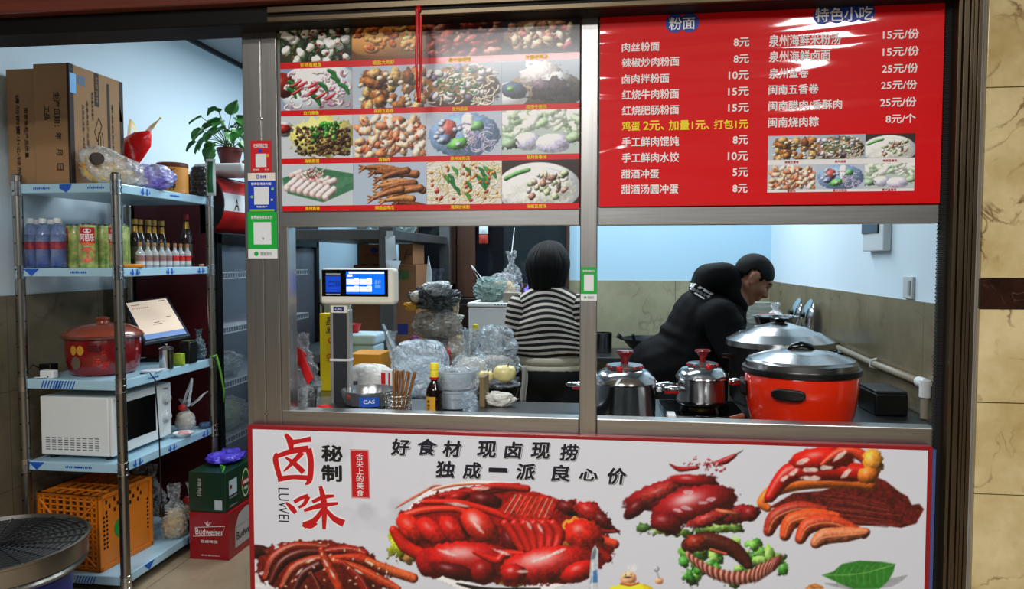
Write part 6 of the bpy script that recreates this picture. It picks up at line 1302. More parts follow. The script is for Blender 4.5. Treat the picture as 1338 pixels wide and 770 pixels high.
# steel shelving
KX0, KX1, KY0, KY1 = -1.9, -1.25, 4.08, 5.57
kr = thing('kitchen_shelving', 'grey steel shelving unit with broad posts in the back of the kitchen', 'shelving', ((KX0 + KX1) / 2, (KY0 + KY1) / 2, 0))
KST = mat('grey_shelving_steel', (104, 108, 110), .4, .7, var=.15, vs=5)
for x in (KX0, KX1):
    for y in (KY0, KY1): build(MB().box(x - .042, x + .042, y - .03, y + .03, 0, 2.3), 'post', KST, kr, smooth=0, bevel=.004, world=True)
for a, b in ((.25, .3), (.9, .95), (1.612, 1.668)): build(MB().box(KX0 - .02, KX1 + .02, KY0 - .02, KY1 + .02, a, b), 'shelf', KST, kr, smooth=0, bevel=.004, world=True)
CARD2 = mat('kraft_carton', (146, 104, 70), .8, var=.08, vs=4, bump=.03, bs=100)
zk = .9505
def kcart(px0, px1, y0, dep, z0, z1, label):
    return carton(xat(px0, y0), xat(px1, y0), y0, y0 + dep, z0, z1, 'cardboard_carton', label, m=CARD2, group='cartons on the kitchen shelving')
t = kcart(517.5, 544, 4.75, .4, zk, 1.462, 'tall kraft carton with green printed square on the kitchen shelving'); X0 = xat(517.5, 4.75)
build(MB().flat([(0, 0), (.07, 0), (.07, .06), (0, .06)], (X0 + .02, 4.75, 1.365), XR, ZU), 'green_square', mat('dull_green_print', (70, 104, 60), .6), t, smooth=0, world=True)
build(MB().flat([(0, 0), (.07, 0), (.07, .07), (0, .07)], (X0 + .01, 4.75, 1.0), XR, ZU), 'blue_square', mat('dull_blue_print', (40, 56, 130), .6), t, smooth=0, world=True)
t = kcart(521, 540, 4.8, .3, 1.4635, 1.6, 'small kraft carton on top of the tall green-marked one'); X0 = xat(521, 4.8)
build(MB().tube([(X0 + .04, 4.799, 1.5), (X0 + .06, 4.799, 1.56), (X0 + .09, 4.799, 1.53), (X0 + .05, 4.799, 1.53)], .003, 5), 'printed_mark', CARDD, t, world=True)
t = kcart(462, 496, 5.0, .35, zk, 1.458, 'plain kraft carton under the red lettered one'); X0 = xat(462, 5.0)
build(MB().flat([(.03 * math.cos(k * PI / 8), .02 * math.sin(k * PI / 8)) for k in range(16)], (X0 + .09, 5.0, 1.2), XR, ZU), 'blue_oval', mat('dull_blue_print'), t, smooth=0, world=True)
t = kcart(470, 497, 5.02, .33, 1.4595, 1.602, 'kraft carton with red lettering and blue oval on the upper stack'); X0 = xat(470, 5.02)
build(MB().flat([(.03 * math.cos(k * PI / 8), .02 * math.sin(k * PI / 8)) for k in range(16)], (X0 + .11, 5.02, 1.56), XR, ZU), 'blue_oval', mat('dull_blue_print'), t, smooth=0, world=True)
ftext(t, 'OTTOGI', X0 + .045, X0 + .14, 1.515, 1.535, 5.02, mat('dull_red_print', (150, 50, 40), .6), .01)
t = bag('hung_bag', 'dim clear bag of goods on the shelving next to the cartons', (xat(566, 5.25), 5.35, zk), .1, .1, .48, mat('dusky_clear_bag', (90, 100, 120), .25, alpha=.5, crinkle=.7, avar=.25), 91, .3, .35, (mat('dusky_goods', (70, 74, 90), .6, col2=(40, 44, 56), vs=12), .36, .85))
t = bag('wrap_bundle', 'pale green wrapped bundles lying along the shelving top shelf', (-1.45, 4.9, 1.6695), .14, .3, .1, mat('pale_green_wrap', (150, 176, 170), .3, alpha=.9, crinkle=.6), 93, 0, .35)
# papers taped to the near post
pp = thing('paper_sheets', 'creased white paper sheets taped to the shelving\'s near post', 'paper', (-1.26, KY0 - .035, 1.4))
PAPER = mat('white_paper', (206, 222, 230), .7)
q = [A(x, y, KY0 - .036) for x, y in ((503.5, 309), (516, 308), (519, 337), (504, 344))]; q2 = [A(x, y, KY0 - .040) for x, y in ((504, 340), (524, 341), (517, 372), (505, 350))]
def sheet(q, name, bulge):
    return build(MB().grid(lambda u, v: (q[0] * (1 - u) + q[1] * u) * (1 - v) + (q[3] * (1 - u) + q[2] * u) * v + Vector((0, -bulge * math.sin(v * PI) * u, 0)), 6, 8), name, PAPER, pp, smooth=180, world=True)
sheet(q, 'sheet', .012); sheet(q2, 'sheet', .02)
build(MB().box(q[0].x + .005, q[1].x - .01, KY0 - .0372, KY0 - .0362, q[0].z - .012, q[0].z + .03), 'tape', mat('clear_tape', (200, 210, 214), .2, alpha=.6), pp, smooth=0, world=True)

# tables
TST = mat('dull_worktop_steel', (120, 124, 128), .28, .9, var=.2, vs=5)
def table(name, label, x0, x1, y0, y1, z, m=TST, th=.035, skirt=None):
    t = thing(name, label, 'table', ((x0 + x1) / 2, (y0 + y1) / 2, 0))
    build(MB().box(x0, x1, y0, y1, z - th, z), 'tabletop', m, t, smooth=0, bevel=.004, world=True)
    for x in (x0 + .04, x1 - .04):
        for y in (y0 + .04, y1 - .04): build(MB().box(x - .018, x + .018, y - .018, y + .018, 0, z - th), 'leg', KST, t, smooth=0, world=True)
    build(MB().box(x0 + .03, x1 - .03, y0 + .03, y1 - .03, .2, .22), 'lower_shelf', KST, t, smooth=0, world=True)
    return t
CZL, CZR = .945, .90
table('serving_counter', 'steel serving counter just inside the hatch under the scale', -1.236, -.1, FY + .075, 2.84, CZL)
table('stove_counter', 'dark steel counter carrying the pots and the red cooker', -.085, RWX - .02, FY + .075, 3.2, CZR, DKSTEEL)
table('prep_table', 'steel prep table heaped with bags behind the serving counter', -1.42, -.45, 2.86, 3.72, .9)
table('back_table', 'steel table behind the striped sweater with the white foam box', -1.0, -.08, 4.36, 5.0, .8)
table('wall_table', 'dark table against the tiled back wall with the wok', -.2, .55, 5.12, 5.7, .82, DKSTEEL)
table('side_table', 'table along the painted side wall behind the big pots', .84, RWX - .02, 3.98, 5.5, 1.07, DKSTEEL)

# ================================================================ on the serving counter
# weighing scale
SX = xat(443, 2.66)
t = thing('weighing_scale', 'cream weighing scale with blue lit display on a tall column', 'scale', (SX, 2.68, CZL))
build(MB().box(SX - .038, SX - .026, 2.662, 2.70, CZL, 1.31).box(SX + .026, SX + .038, 2.662, 2.70, CZL, 1.31).box(SX - .026, SX + .026, 2.672, 2.70, CZL, 1.31), 'column', mat('scale_aluminium', (190, 192, 190), .35, .8), t, smooth=0, bevel=.003, world=True)
build(MB().box(SX - .025, SX + .025, 2.664, 2.672, CZL + .01, 1.31), 'column_insert', mat('dark_rubber_strip', (36, 40, 46), .5), t, smooth=0, world=True)
build(MB().box(SX - .04, SX + .04, 2.659, 2.703, 1.115, 1.124), 'column_band', mat('pale_band', (206, 210, 210), .4), t, smooth=0, bevel=.002, world=True)
nk = build(MB().box(SX - .034, SX + .034, 2.655, 2.70, 1.297, 1.335), 'neck', CREAM, t, smooth=0, bevel=.004, world=True)
pt = build(MB().box(SX - .02, SX + .02, 2.6535, 2.656, 1.305, 1.322), 'name_plate', mat('plate_navy', (28, 44, 120), .4), t, smooth=0, world=True)
ftext(t, 'CAS', SX - .013, SX + .013, 1.3095, 1.3175, 2.6535, WINK, .01)
hx0, hx1, hz0, hz1 = A(419, 398, 2.64).x, A(516, 398, 2.64).x, A(465, 398, 2.64).z, A(465, 351, 2.64).z
hd = build(MB().box(hx0, hx1, 2.635, 2.70, hz0, hz1), 'display_head', CREAM, t, smooth=0, bevel=.014, seg=4, world=True)
def hq(px0, py0, px1, py1, m, name, d=.0016, parent=None):
    a = A(px0, py1, 2.635); b = A(px1, py0, 2.635); return build(MB().flat([(0, 0), (b.x - a.x, 0), (b.x - a.x, b.z - a.z), (0, b.z - a.z)], (a.x, 2.635, a.z), XR, ZU, off=d), name, m, t, smooth=0, world=True)
hq(420.9, 352.6, 507, 387.3, BLACKG, 'display_panel', .0008)
BL1 = mat('lcd_blue', (20, 70, 200), .2, emit=.35); BL2 = mat('lcd_bright_blue', (10, 96, 220), .2, emit=.9); LW = mat('lcd_white', (240, 244, 250), .2, emit=1.0); LR = mat('lcd_red', (200, 60, 60), .3, emit=.4)
hq(426, 361, 444.8, 382, BL1, 'card_reader_screen'); hq(426, 357.2, 444.8, 360, mat('reader_grey', (150, 156, 160), .4), 'reader_strip'); hq(426, 384, 444.8, 385.3, mat('reader_grey'), 'reader_strip')
hq(452.6, 355, 502.5, 384.2, BL2, 'lcd_screen'); hq(456, 355.3, 502, 357.6, LW, 'lcd_bar', .0022); hq(454.5, 358.8, 460.5, 361.6, LW, 'lcd_field', .0022)
for a in (453.2, 470.0):
    for b in (365, 374.8):
        hq(a, b, a + 16, b + 6.4, LW, 'lcd_field', .0022); hq(a + 10, b - 1.2, a + 15.6, b, LW, 'lcd_field', .0022)
        p0, p1 = A(a + 7, b + 4.8, 2.635), A(a + 15, b + 1.6, 2.635); ftext(t, '0.000', p0.x, p1.x, p0.z, p1.z, 2.6325, LR, .0)
p0, p1 = A(490, 376.5, 2.635), A(498, 366, 2.635); ftext(t, '总计\n0.00', p0.x, p1.x, p0.z, p1.z, 2.6325, mat('lcd_pale', (150, 190, 240), .3, emit=.5), 0)
mb = MB(); p = A(434.5, 371.5, 2.633)
mb.tube([p + Vector((-.018, 0, -.006)), p + Vector((.004, 0, -.006)), p + Vector((.008, 0, .008)), p + Vector((-.014, 0, .008))], .0012, 5, closed=True)
for k in range(3): mb.tube([p + Vector((.012 + k * .006, 0, -.008)), p + Vector((.015 + k * .006, 0, .002)), p + Vector((.012 + k * .006, 0, .012))], .0012, 5)
build(mb, 'card_symbol', INK, t, world=True)
c = Vector((SX + .118, 2.645, 0))
build(MB().box(SX - .03, SX + .17, 2.56, 2.78, CZL, CZL + .014), 'base', DKSTEEL, t, bevel=.004, world=True, smooth=0)
build(MB().lathe([(.06, .016), (.088, .02), (.1, .05), (.102, .072), (.098, .072), (.094, .05), (.08, .024), (0, .022)], c=(c.x, c.y, CZL), n=48), 'pan', mat('pan_steel', (196, 200, 202), .22, .9), t, world=True)
mb = MB().grid(lambda u, v: Vector(((u - .5) * .07, 0, .022 + v * .036)), 8, 2); mb.v = [Vector((.1022 * math.cos(p.x / .1 - 1.25) + c.x, .1022 * math.sin(p.x / .1 - 1.25) + c.y, p.z + CZL)) for p in mb.v]; build(mb, 'blue_label', mat('label_blue', (40, 90, 190), .4), t, smooth=180, world=True)
mb = text_mb(MB(), 'CAS', (-.02, 0, .034), XR, ZU, .04, .014, .02); mb.v = [Vector((.1032 * math.cos(p.x / .1 - 1.25) + c.x, .1032 * math.sin(p.x / .1 - 1.25) + c.y, p.z + CZL)) for p in mb.v]; build(mb, 'lettering', WINK, t, smooth=0, world=True)
# bag of packets at the jamb
t = bag('packet_bag', 'large clear bag of red and printed packets beside the scale column', (-1.142, 2.605, CZL), .082, .085, .28, CLEARBAG, 101, .5, .3)
PKT = mat('printed_clear_packet', (206, 214, 220), .3, alpha=.85, var=.1, vs=30)
def packet(parent, O, R, U, w, h, d, m, name): return build(MB().prism([(0, 0), (w, 0), (w, h), (0, h)], O, R, U, -d), name, m, parent, smooth=0, bevel=.003)
packet(t, (-.055, -.05, .01), (1, .1, 0), (0.05, .1, 1), .1, .14, .02, PKT, 'white_packet')
packet(t, (.062, -.072, .1), (.5, 0, .5), (-.42, .05, .9), .05, .11, .006, REDINK, 'red_packet'); packet(t, (-.035, -.06, .205), (.78, 0, -.62), (.62, .05, .78), .07, .06, .006, REDINK, 'red_packet'); packet(t, (.03, -.03, .0), (1, 0, .2), (0, .2, 1), .04, .08, .02, mat('dark_packet', (60, 64, 66), .3), 'dark_packet')
for k, (x, z, s) in enumerate(((-.035, .105, '密胺餐具'), (-.03, .085, '一次性用品'), (-.02, .05, '合格证'), (-.03, .03, '生产日期'))): build(text_mb(MB(), s, (x, -.058 - .0, z), Vector((1, .1, 0)).normalized(), ZU, .06, .009, .005), 'lettering', INK, t, smooth=0)
t = build(bag_mb(.03, .02, .025, 3, 0, .4), 'red_wrapper', REDBAG, smooth=180); t.location = (-1.02, 2.545, CZL + .0005); tag(t, 'small red wrapper at the foot of the scale column', 'wrapper')
# skewers in a wire basket
bc = Vector((xat(520, 2.55), 2.545, CZL)); BKT = mat('wire_chrome', (190, 186, 176), .25, 1.0)
t = thing('wire_basket', 'small round wire basket holding wooden skewers', 'basket', bc)
mb = MB()
for z in (.003, .02, .037, .054, .07): mb.tube([(.046 * math.cos(a), .046 * math.sin(a), z) for a in np.linspace(0, 2 * PI, 25)[:-1]], .0016, 5, closed=True)
for k in range(18): a = k * PI / 9; mb.tube([(0, 0, .002), (.046 * math.cos(a), .046 * math.sin(a), .002), (.046 * math.cos(a), .046 * math.sin(a), .07)], .0013, 5)
build(mb, 'wire', BKT, t, smooth=180)
BAM = mat('brown_bamboo', (150, 104, 60), .55, var=.3, vs=20); rk = random.Random(3); sk0 = None
for i in range(24):
    a = rk.uniform(0, 2 * PI); r = rk.uniform(0, .03); lean = .05 + .3 * rk.random() * (1 if rk.random() < .72 else -.45)
    if sk0 is None: sk0 = build(MB().tube([(0, 0, 0), (0, 0, .155)], [.0021, .0026], 7), 'wooden_skewer', BAM); tag(sk0, 'thin brown wooden skewer standing in the wire basket', 'skewer', 'wooden skewers in the wire basket'); o = sk0
    else: o = sk0.copy(); COL.objects.link(o)
    o.location = bc + Vector((-.026 + .05 * (i / 23), r * math.sin(a) * .8, .004)); o.rotation_euler = (rk.uniform(-.08, .08), lean * .85 * (.3 + i / 23), 0)
# soy sauce
t = thing('sauce_bottle', 'dark soy sauce bottle with yellow cap and yellow label on the counter', 'bottle', (xat(567, 2.56), 2.56, CZL))
SOY = mat('soy_glass', (22, 8, 6), .06, coat=.6)
build(MB().lathe([(0, .003), (.027, 0), (.0305, .005), (.0305, .085), (.028, .095), (.0135, .12), (.0125, .128)], n=32), 'bottle_body', SOY, t)
build(MB().lathe([(.0155, .126), (.0165, .128), (.0165, .135), (.015, .136)], n=24), 'red_ring', REDINK, t)
build(MB().lathe([(.0152, .1355), (.0155, .155), (.0138, .157), (.0138, .16), (.0155, .162), (.0155, .182), (.013, .185), (0, .186)], n=28), 'cap', mat('cap_yellow', (244, 226, 60), .4), t)
mb = MB().grid(lambda u, v: Vector(((u - .5) * .044, 0, .006 + v * .062)), 10, 1); build(wrap(mb, .0305, math.radians(-112), .0006), 'label', mat('label_ochre', (214, 160, 50), .5), t, smooth=180)
for k, ch in enumerate('老抽王'): wtext(t, ch, .0305, -112, -.004, .046 - k * .014, .012, .011, mat('label_brown_ink', (90, 40, 20), .5), .02, off=.0012)
# wrapped tubs
t = thing('tub_stack', 'two stacked clear tubs wrapped in cling film behind the sauce bottle', 'tub', (-.575, 2.71, CZL)); TUB = mat('clear_tub', (206, 220, 230), .12, alpha=.5, spec=.8)
for z in (0, .072):
    u_ = build(MB().lathe([(.07, .002), (.076, .004), (.086, .062), (.09, .064), (.09, .07), (.082, .07), (.07, .006), (0, .006)], n=40).xf(Matrix.Translation((0, 0, z))), 'tub', TUB, t)
    build(MB().lathe([(.0, .008), (.068, .008), (.078, .05), (.0, .052)], n=32).xf(Matrix.Translation((0, 0, z))), 'contents', mat('dark_grey_food', (60, 66, 72), .5, var=.4, vs=30), u_)
build(bag_mb(.092, .085, .15, 111, 0, .2), 'cling_film', CLEARBAG, t, smooth=180)
t = bag('film_wad', 'wad of clear film bulging beside the wrapped tubs', (xat(611, 2.6) + .01, 2.585, CZL), .028, .03, .075, mat('pale_clear_film', (196, 216, 230), .15, alpha=.5, crinkle=.9, avar=.3), 115, 0, .5)
t = carton(xat(626, 2.7), xat(633, 2.7), 2.7, 2.8, CZL, 1.06, 'slim_carton', 'narrow tan carton standing next to the wrapped tubs', m=mat('tan_carton', (128, 108, 74), .7, var=.1))
t = build(bag_mb(.055, .035, .05, 121, 0, .55, fr=1.5), 'dish_cloth', mat('off_white_cloth', (206, 204, 194), .9, bump=.4, bs=120), smooth=180, bevel=0); t.location = (xat(652, 2.72), 2.74, CZL + .0005); tag(t, 'crumpled off-white dish cloth alone on the steel counter', 'cloth')

# ================================================================ heap on the prep table
PZ = .9005
t = carton(xat(417, 3.2), xat(448, 3.2), 3.2, 3.26, PZ, A(428, 410, 3.2).z, 'food_box', 'tall yellow box with red mark behind the scale column', m=mat('yellow_box', (232, 206, 20), .45))
X0 = xat(417, 3.2); zt = A(428, 410, 3.2).z
build(MB().tube([(X0 + .06, 3.199, zt - .1), (X0 + .04, 3.199, zt - .12), (X0 + .062, 3.199, zt - .15), (X0 + .062, 3.199, zt - .18), (X0 + .03, 3.199, zt - .19)], [.002, .003, .005, .004, .001], 6), 'red_swoosh', REDINK, t, world=True)
build(text_mb(MB(), 'Sun Hee', (X0 + .05, 3.2, zt - .09), ZU, -XR, .075, .02, .02), 'lettering', INK, t, smooth=0, world=True); build(text_mb(MB(), '山红', (X0 + .05, 3.2, zt - .22), ZU, -XR, .03, .02, .01), 'lettering', REDINK, t, smooth=0, world=True)
t = thing('storage_box', 'pale blue plastic storage box with lid behind the scale', 'box', (xat(471, 3.45), 3.52, PZ)); PB = mat('pale_blue_plastic', (186, 214, 228), .4)
build(MB().box(-.068, .068, -.07, .09, 0, .18), 'box_body', PB, t, smooth=0, bevel=.01, seg=3); build(MB().box(-.073, .073, -.076, .096, .181, .235), 'lid', PB, t, smooth=0, bevel=.014, seg=3)
t = thing('red_bowl', 'small red bowl standing on the pale blue storage box', 'bowl', (xat(460, 3.5) - .0, 3.52, PZ + .236)); build(MB().lathe([(.022, 0), (.024, .003), (.036, .04), (.039, .041), (.034, .036), (.02, .006), (0, .006)], n=32), 'bowl_body', REDINK, t); build(MB().lathe([(0, .022), (.027, .022), (.027, .024), (0, .026)], n=20), 'powder', mat('pinkish_powder', (214, 140, 130), .8), t)
t = carton(xat(455, 3.1), xat(496, 3.1), 3.1, 3.26, PZ, 1.085, 'flat_carton', 'orange-yellow carton behind the white flour bag', m=mat('orange_yellow_card', (222, 150, 30), .5))
t = bag('flour_bag', 'white flour bag with orange corner lying behind the scale pan', (xat(484, 2.95), 2.945, PZ), .098, .05, .165, mat('white_woven_bag', (226, 226, 222), .6, crinkle=.2), 131, 0, .15)
build(MB().prism([(0, 0), (.09, 0), (.06, .05), (0, .035)], (-.02, -.062, .03), XR, ZU, -.003), 'orange_corner', mat('orange_print', (226, 140, 40), .5), t, smooth=0); build(MB().prism([(0, 0), (.05, 0), (.05, .05), (0, .05)], (-.09, -.05, .05), XR, ZU, -.003), 'clear_window', mat('dark_window_print', (90, 90, 90), .3), t, smooth=0)
t = thing('red_white_packet', 'upright red and white packet between flour bag and milky bag', 'packet', (xat(504, 2.875), 2.885, PZ)); build(MB().box(-.022, .022, -.01, .01, 0, .155), 'packet_body', WHITE, t, bevel=.006); build(MB().box(-.022, -.004, -.0112, -.0102, .02, .14).box(.008, .014, -.0112, -.0102, .02, .14), 'red_stripe', REDINK, t, smooth=0)
BLUEC = mat('pale_blue_contents', (176, 206, 226), .6)
t = bag('milky_bag', 'big milky white bag with a pulled-up corner on the prep table', (xat(545, 3.05), 3.1, PZ), .118, .085, .25, MILKBAG, 141, 0, .12, (BLUEC, .17, .86), sq=.4)
build(MB().grid(lambda u, v: Vector((-.1 + .06 * (u - .5) * (1 - v * .8) - .06 * v, -.02 + .01 * math.sin(u * 9), .17 + v * .15)), 8, 10), 'pulled_corner', MILKBAG, t, smooth=180)
t = bag('milky_bag', 'smaller milky bag leaning between flour bag and the big one', (xat(506, 3.3), 3.36, PZ), .06, .06, .26, MILKBAG, 143, .15, .3)
cx = xat(570, 3.4)
BEANS = mat('brown_speckled_beans', (96, 62, 46), .6, col2=(170, 150, 120), vs=45, bump=.7, bs=60)
t = bag('goods_bag', 'clear bag of brown speckled goods at the bottom of the tall heap', (cx + .03, 3.42, PZ), .115, .11, .22, CLEARBAG, 151, 0, .18, (BEANS, .19, .9))
build(lump(.03, .02, .06, 3, .3).xf(Matrix.Translation((.03, -.1, .13))), 'red_packet', mat('dull_red_packet', (176, 70, 64), .4), t, smooth=180)
t = bag('goods_bag', 'whitish knotted bag in the middle of the tall heap', (cx - .0, 3.42, PZ + .226), .12, .11, .13, mat('dirty_white_bag', (196, 194, 184), .2, alpha=.5, crinkle=.9, cs=20, avar=.3, spec=.9), 153, 0, .34, (mat('heap_goods', (170, 160, 140), .6, col2=(120, 96, 76), vs=26), .1, .85), fr=1.5)
t = bag('goods_bag', 'grey and black shiny bag topping the tall heap', (cx - .01, 3.42, PZ + .362), .115, .1, .1, GREYBAG, 155, 0, .55, fr=1.5)
build(bag_mb(.07, .06, .07, 157, 0, .5).xf(Matrix.Translation((.02, -.04, .06))), 'white_fold', mat('grey_white_fold', (176, 182, 184), .25, crinkle=.8), t, smooth=180)
build(lump(.034, .024, .04, 5, .7, 2).xf(Matrix.Translation((-.1, -.05, -.004))), 'yellow_tip', mat('mustard_tip', (220, 160, 40), .4), t, smooth=180)
build(MB().ell((-.075, -.055, .062), (.03, .03, .028)), 'mesh_ball', mat('perforated_ball', (196, 194, 180), .4, var=.5, vs=120), t, smooth=180)
build(MB().prism([(-.008, 0), (.014, 0), (.016, .1), (.002, .17), (-.006, .1)], (-.035, .0, .08), XR, ZU, -.008), 'white_strip', PAPER, t, smooth=0)
t = bag('goods_bag', 'small beige bag propped against the tall heap', (xat(595, 3.62), 3.63, PZ), .045, .05, .42, mat('beige_bag', (190, 170, 140), .35, alpha=.95, crinkle=.6, var=.2), 159, .25, .35)
t = bag('blue_packet', 'dark blue and red packet tucked in beside the tall heap', (xat(541, 3.25), 3.25, PZ), .03, .025, .255, mat('blue_red_packet', (40, 50, 150), .3, col2=(150, 50, 50), vs=20), 161, 0, .2, cat='packet')
t = beer(xat(620, 3.66), 3.68, 'slim bottle with yellow cap behind the clear bags', mat('cap_yellow'), .27, 'sauce_bottle', None); t.location.z = PZ
t = bag('clear_bag', 'large puffy clear bag of white goods in the middle of the table', (xat(616, 3.22), 3.2, PZ), .088, .085, .29, mat('puffy_clear_bag', (206, 220, 228), .12, alpha=.42, crinkle=.9, cs=20, avar=.3, spec=1.0), 171, .35, .36, (mat('pale_goods', (206, 200, 190), .6, var=.15, vs=14), .16, .85))
t = bag('clear_bag', 'crinkled clear bag at the edge nearest the striped sweater', (xat(650, 3.45), 3.42, PZ), .1, .1, .29, mat('puffy_clear_bag'), 175, 0, .38, (mat('pale_goods'), .14, .85))
t = bag('clear_bag', 'clear bag with beige food just behind the meat tray', (xat(600, 3.02), 3.03, PZ), .045, .05, .15, CLEARBAG, 177, .3, .3, (mat('beige_food', (196, 170, 130), .6, var=.2), .09, .85))
t = thing('meat_tray', 'small tray of dark red meat between plates and the black bowl', 'tray', (xat(613, 2.9), 2.9, PZ)); build(MB().box(-.034, .034, -.028, .028, 0, .07), 'tray_body', mat('dark_tray', (40, 36, 36), .4), t, bevel=.004); build(lump(.038, .026, .03, 7, .35, 3).xf(Matrix.Translation((0, 0, .066))), 'meat', mat('dark_red_meat', (110, 24, 26), .4, var=.4, vs=40, coat=.3), t, smooth=180)
t = thing('plate_stack', 'short stack of white plates behind the wrapped tubs', 'plate', (xat(585, 2.9) - .005, 2.905, PZ))
for k in range(6): build(MB().lathe([(.022, 0), (.024, .002), (.042, .014), (.04, .016), (.022, .004), (0, .004)], n=32).xf(Matrix.Translation((0, 0, k * .016))), 'plate', WHITE, t)
t = thing('black_bowl', 'black plastic bowl under film at the table\'s end', 'bowl', (xat(650, 2.95), 2.985, PZ)); build(MB().lathe([(.06, 0), (.066, .004), (.088, .075), (.094, .078), (.094, .085), (.084, .085), (.062, .008), (0, .008)], n=48), 'bowl_body', mat('gloss_black_bowl', (14, 14, 15), .18), t); build(MB().grid(lambda u, v: Vector((.09 * (2 * u - 1) * math.sqrt(max(0, 1 - .5 * (2 * v - 1) ** 2)), .09 * (2 * v - 1) * math.sqrt(max(0, 1 - .5 * (2 * u - 1) ** 2)), .088 + .008 * noise.noise((u * 5, v * 5, 0)))), 16, 16), 'film', CLEARBAG, t, smooth=180)
ONI = mat('yellow_white_onion', (222, 206, 140), .4, var=.15, vs=14, coat=.2)
for k, (dx, dy, r, lb) in enumerate(((.03, .0, .045, 'large pale yellow peeled vegetable on the film-covered bowl'), (-.045, -.015, .03, 'small pale yellow vegetable beside the large one on the bowl'))):
    o = thing('vegetable', lb, 'vegetable', (xat(648, 2.95) + dx, 2.985 + dy, PZ + .098)); build(bag_mb(r * 1.05, r * .95, r * 1.45, 7 + k, 0, .1, 32, 20), 'flesh', ONI, o, smooth=180); build(MB().tube([(r * .3, -r * .3, r * 1.3), (r * .5, -r * .5, r * 1.75)], [.003, .002], 6), 'stem', mat('dry_stem', (120, 96, 50), .7), o)
t = thing('small_pot', 'little black lidded pot by the striped sweater', 'pot', (xat(683, 3.05), 3.1, PZ)) if False else None

# ================================================================ foam box and bags behind the striped sweater
BZ = .8005
sx0, sx1 = xat(612, 4.4), -.36
t = thing('foam_box', 'white foam box with green print behind the striped sweater', 'box', ((sx0 + sx1) / 2, 4.55, BZ)); FOAM = mat('white_foam')
build(MB().box(sx0, sx1, 4.4, 4.72, BZ, 1.21), 'box_body', FOAM, t, smooth=0, bevel=.008, world=True); build(MB().box(sx0 - .006, sx1 + .006, 4.393, 4.726, 1.2105, 1.236), 'lid', FOAM, t, smooth=0, bevel=.006, world=True)
GRN = mat('green_print', (30, 110, 70), .6); mb = MB()
for k in range(14): mb.flat([(0, 0), (.008, 0), (.008, .007), (0, .007)], (sx0 + .16 + k * .02, 4.393, 1.222), XR, ZU)
build(mb, 'green_dashes', GRN, t, smooth=0, world=True); build(text_mb(MB(), 'DLI', (sx0 + .24, 4.4, 1.2), -ZU, XR, .06, .04, .02), 'lettering', GRN, t, smooth=0, world=True)
LZ = 1.237
bag('food_bag', 'green-tinged clear bag on the foam box', (xat(640, 4.5), 4.5, LZ), .1, .08, .15, mat('green_clear_bag', (150, 180, 176), .18, alpha=.55, crinkle=.9, avar=.3, spec=.8), 181, 0, .4, (mat('grey_green_food', (120, 136, 126), .6, var=.3, vs=20), .1, .8))
lb = [o for o in COL.objects if o.name.startswith('food_bag') and o.type == 'EMPTY'][-1]; build(loop_mb((-.05, 0, .1), (-.03, 0, .12), (-.12, 0, .23), wid=.03), 'handle', WHITEBAG, lb, smooth=180)
bag('food_bag', 'clear bag with beige food behind the small kraft box', (xat(656, 4.62), 4.66, LZ), .1, .05, .17, CLEARBAG, 183, 0, .4, (mat('beige_food'), .12, .8))
t = carton(xat(657, 4.42), xat(680, 4.42), 4.42, 4.5, LZ, LZ + .06, 'kraft_box', 'small grey kraft box on the foam box by her shoulder', m=mat('grey_kraft', (150, 142, 128), .7))
t = build(bag_mb(.05, .04, .15, 185, .2, .4), 'violet_bag', mat('violet_plastic'), smooth=180); t.location = (xat(693, 4.62), 4.62, LZ); tag(t, 'violet plastic bag on the foam box next to her hair', 'bag')
t = build(bag_mb(.08, .07, .5, 187, .2, .35), 'red_bag', REDBAG, smooth=180); t.location = (xat(634, 4.86), 4.87, BZ); tag(t, 'red bag standing behind the foam box', 'bag')
t = bag('hanging_bag', 'crinkled clear bag hanging in front of the back window', (xat(668, 5.5), 5.52, 1.24), .09, .07, .32, CLEARBAG, 189, .2, .4, (mat('dusky_goods'), .14, .8))
build(MB().tube([(0, 0, .3), (0, .17, .5)], .003, 6), 'cord', WHITE, t)
t = thing('hanging_packets', 'strip of red and white packets hanging at the back window frame', 'packet', (xat(632, 5.67), 5.672, 1.62))
for k, m_ in enumerate((mat('dull_red_print'), PAPER, mat('dull_red_print'), mat('dull_blue_print'))): build(MB().grid(lambda u, v: Vector(((u - .5) * .07, -.012 * math.sin(u * PI) * math.sin(v * PI), k * .075 + v * .07)), 6, 6), 'packet', m_, t, smooth=180)
build(MB().tube([(0, 0, 0), (0, 0.012, .6), (0, .03, .62)], .002, 5), 'cord', BLACK, t)

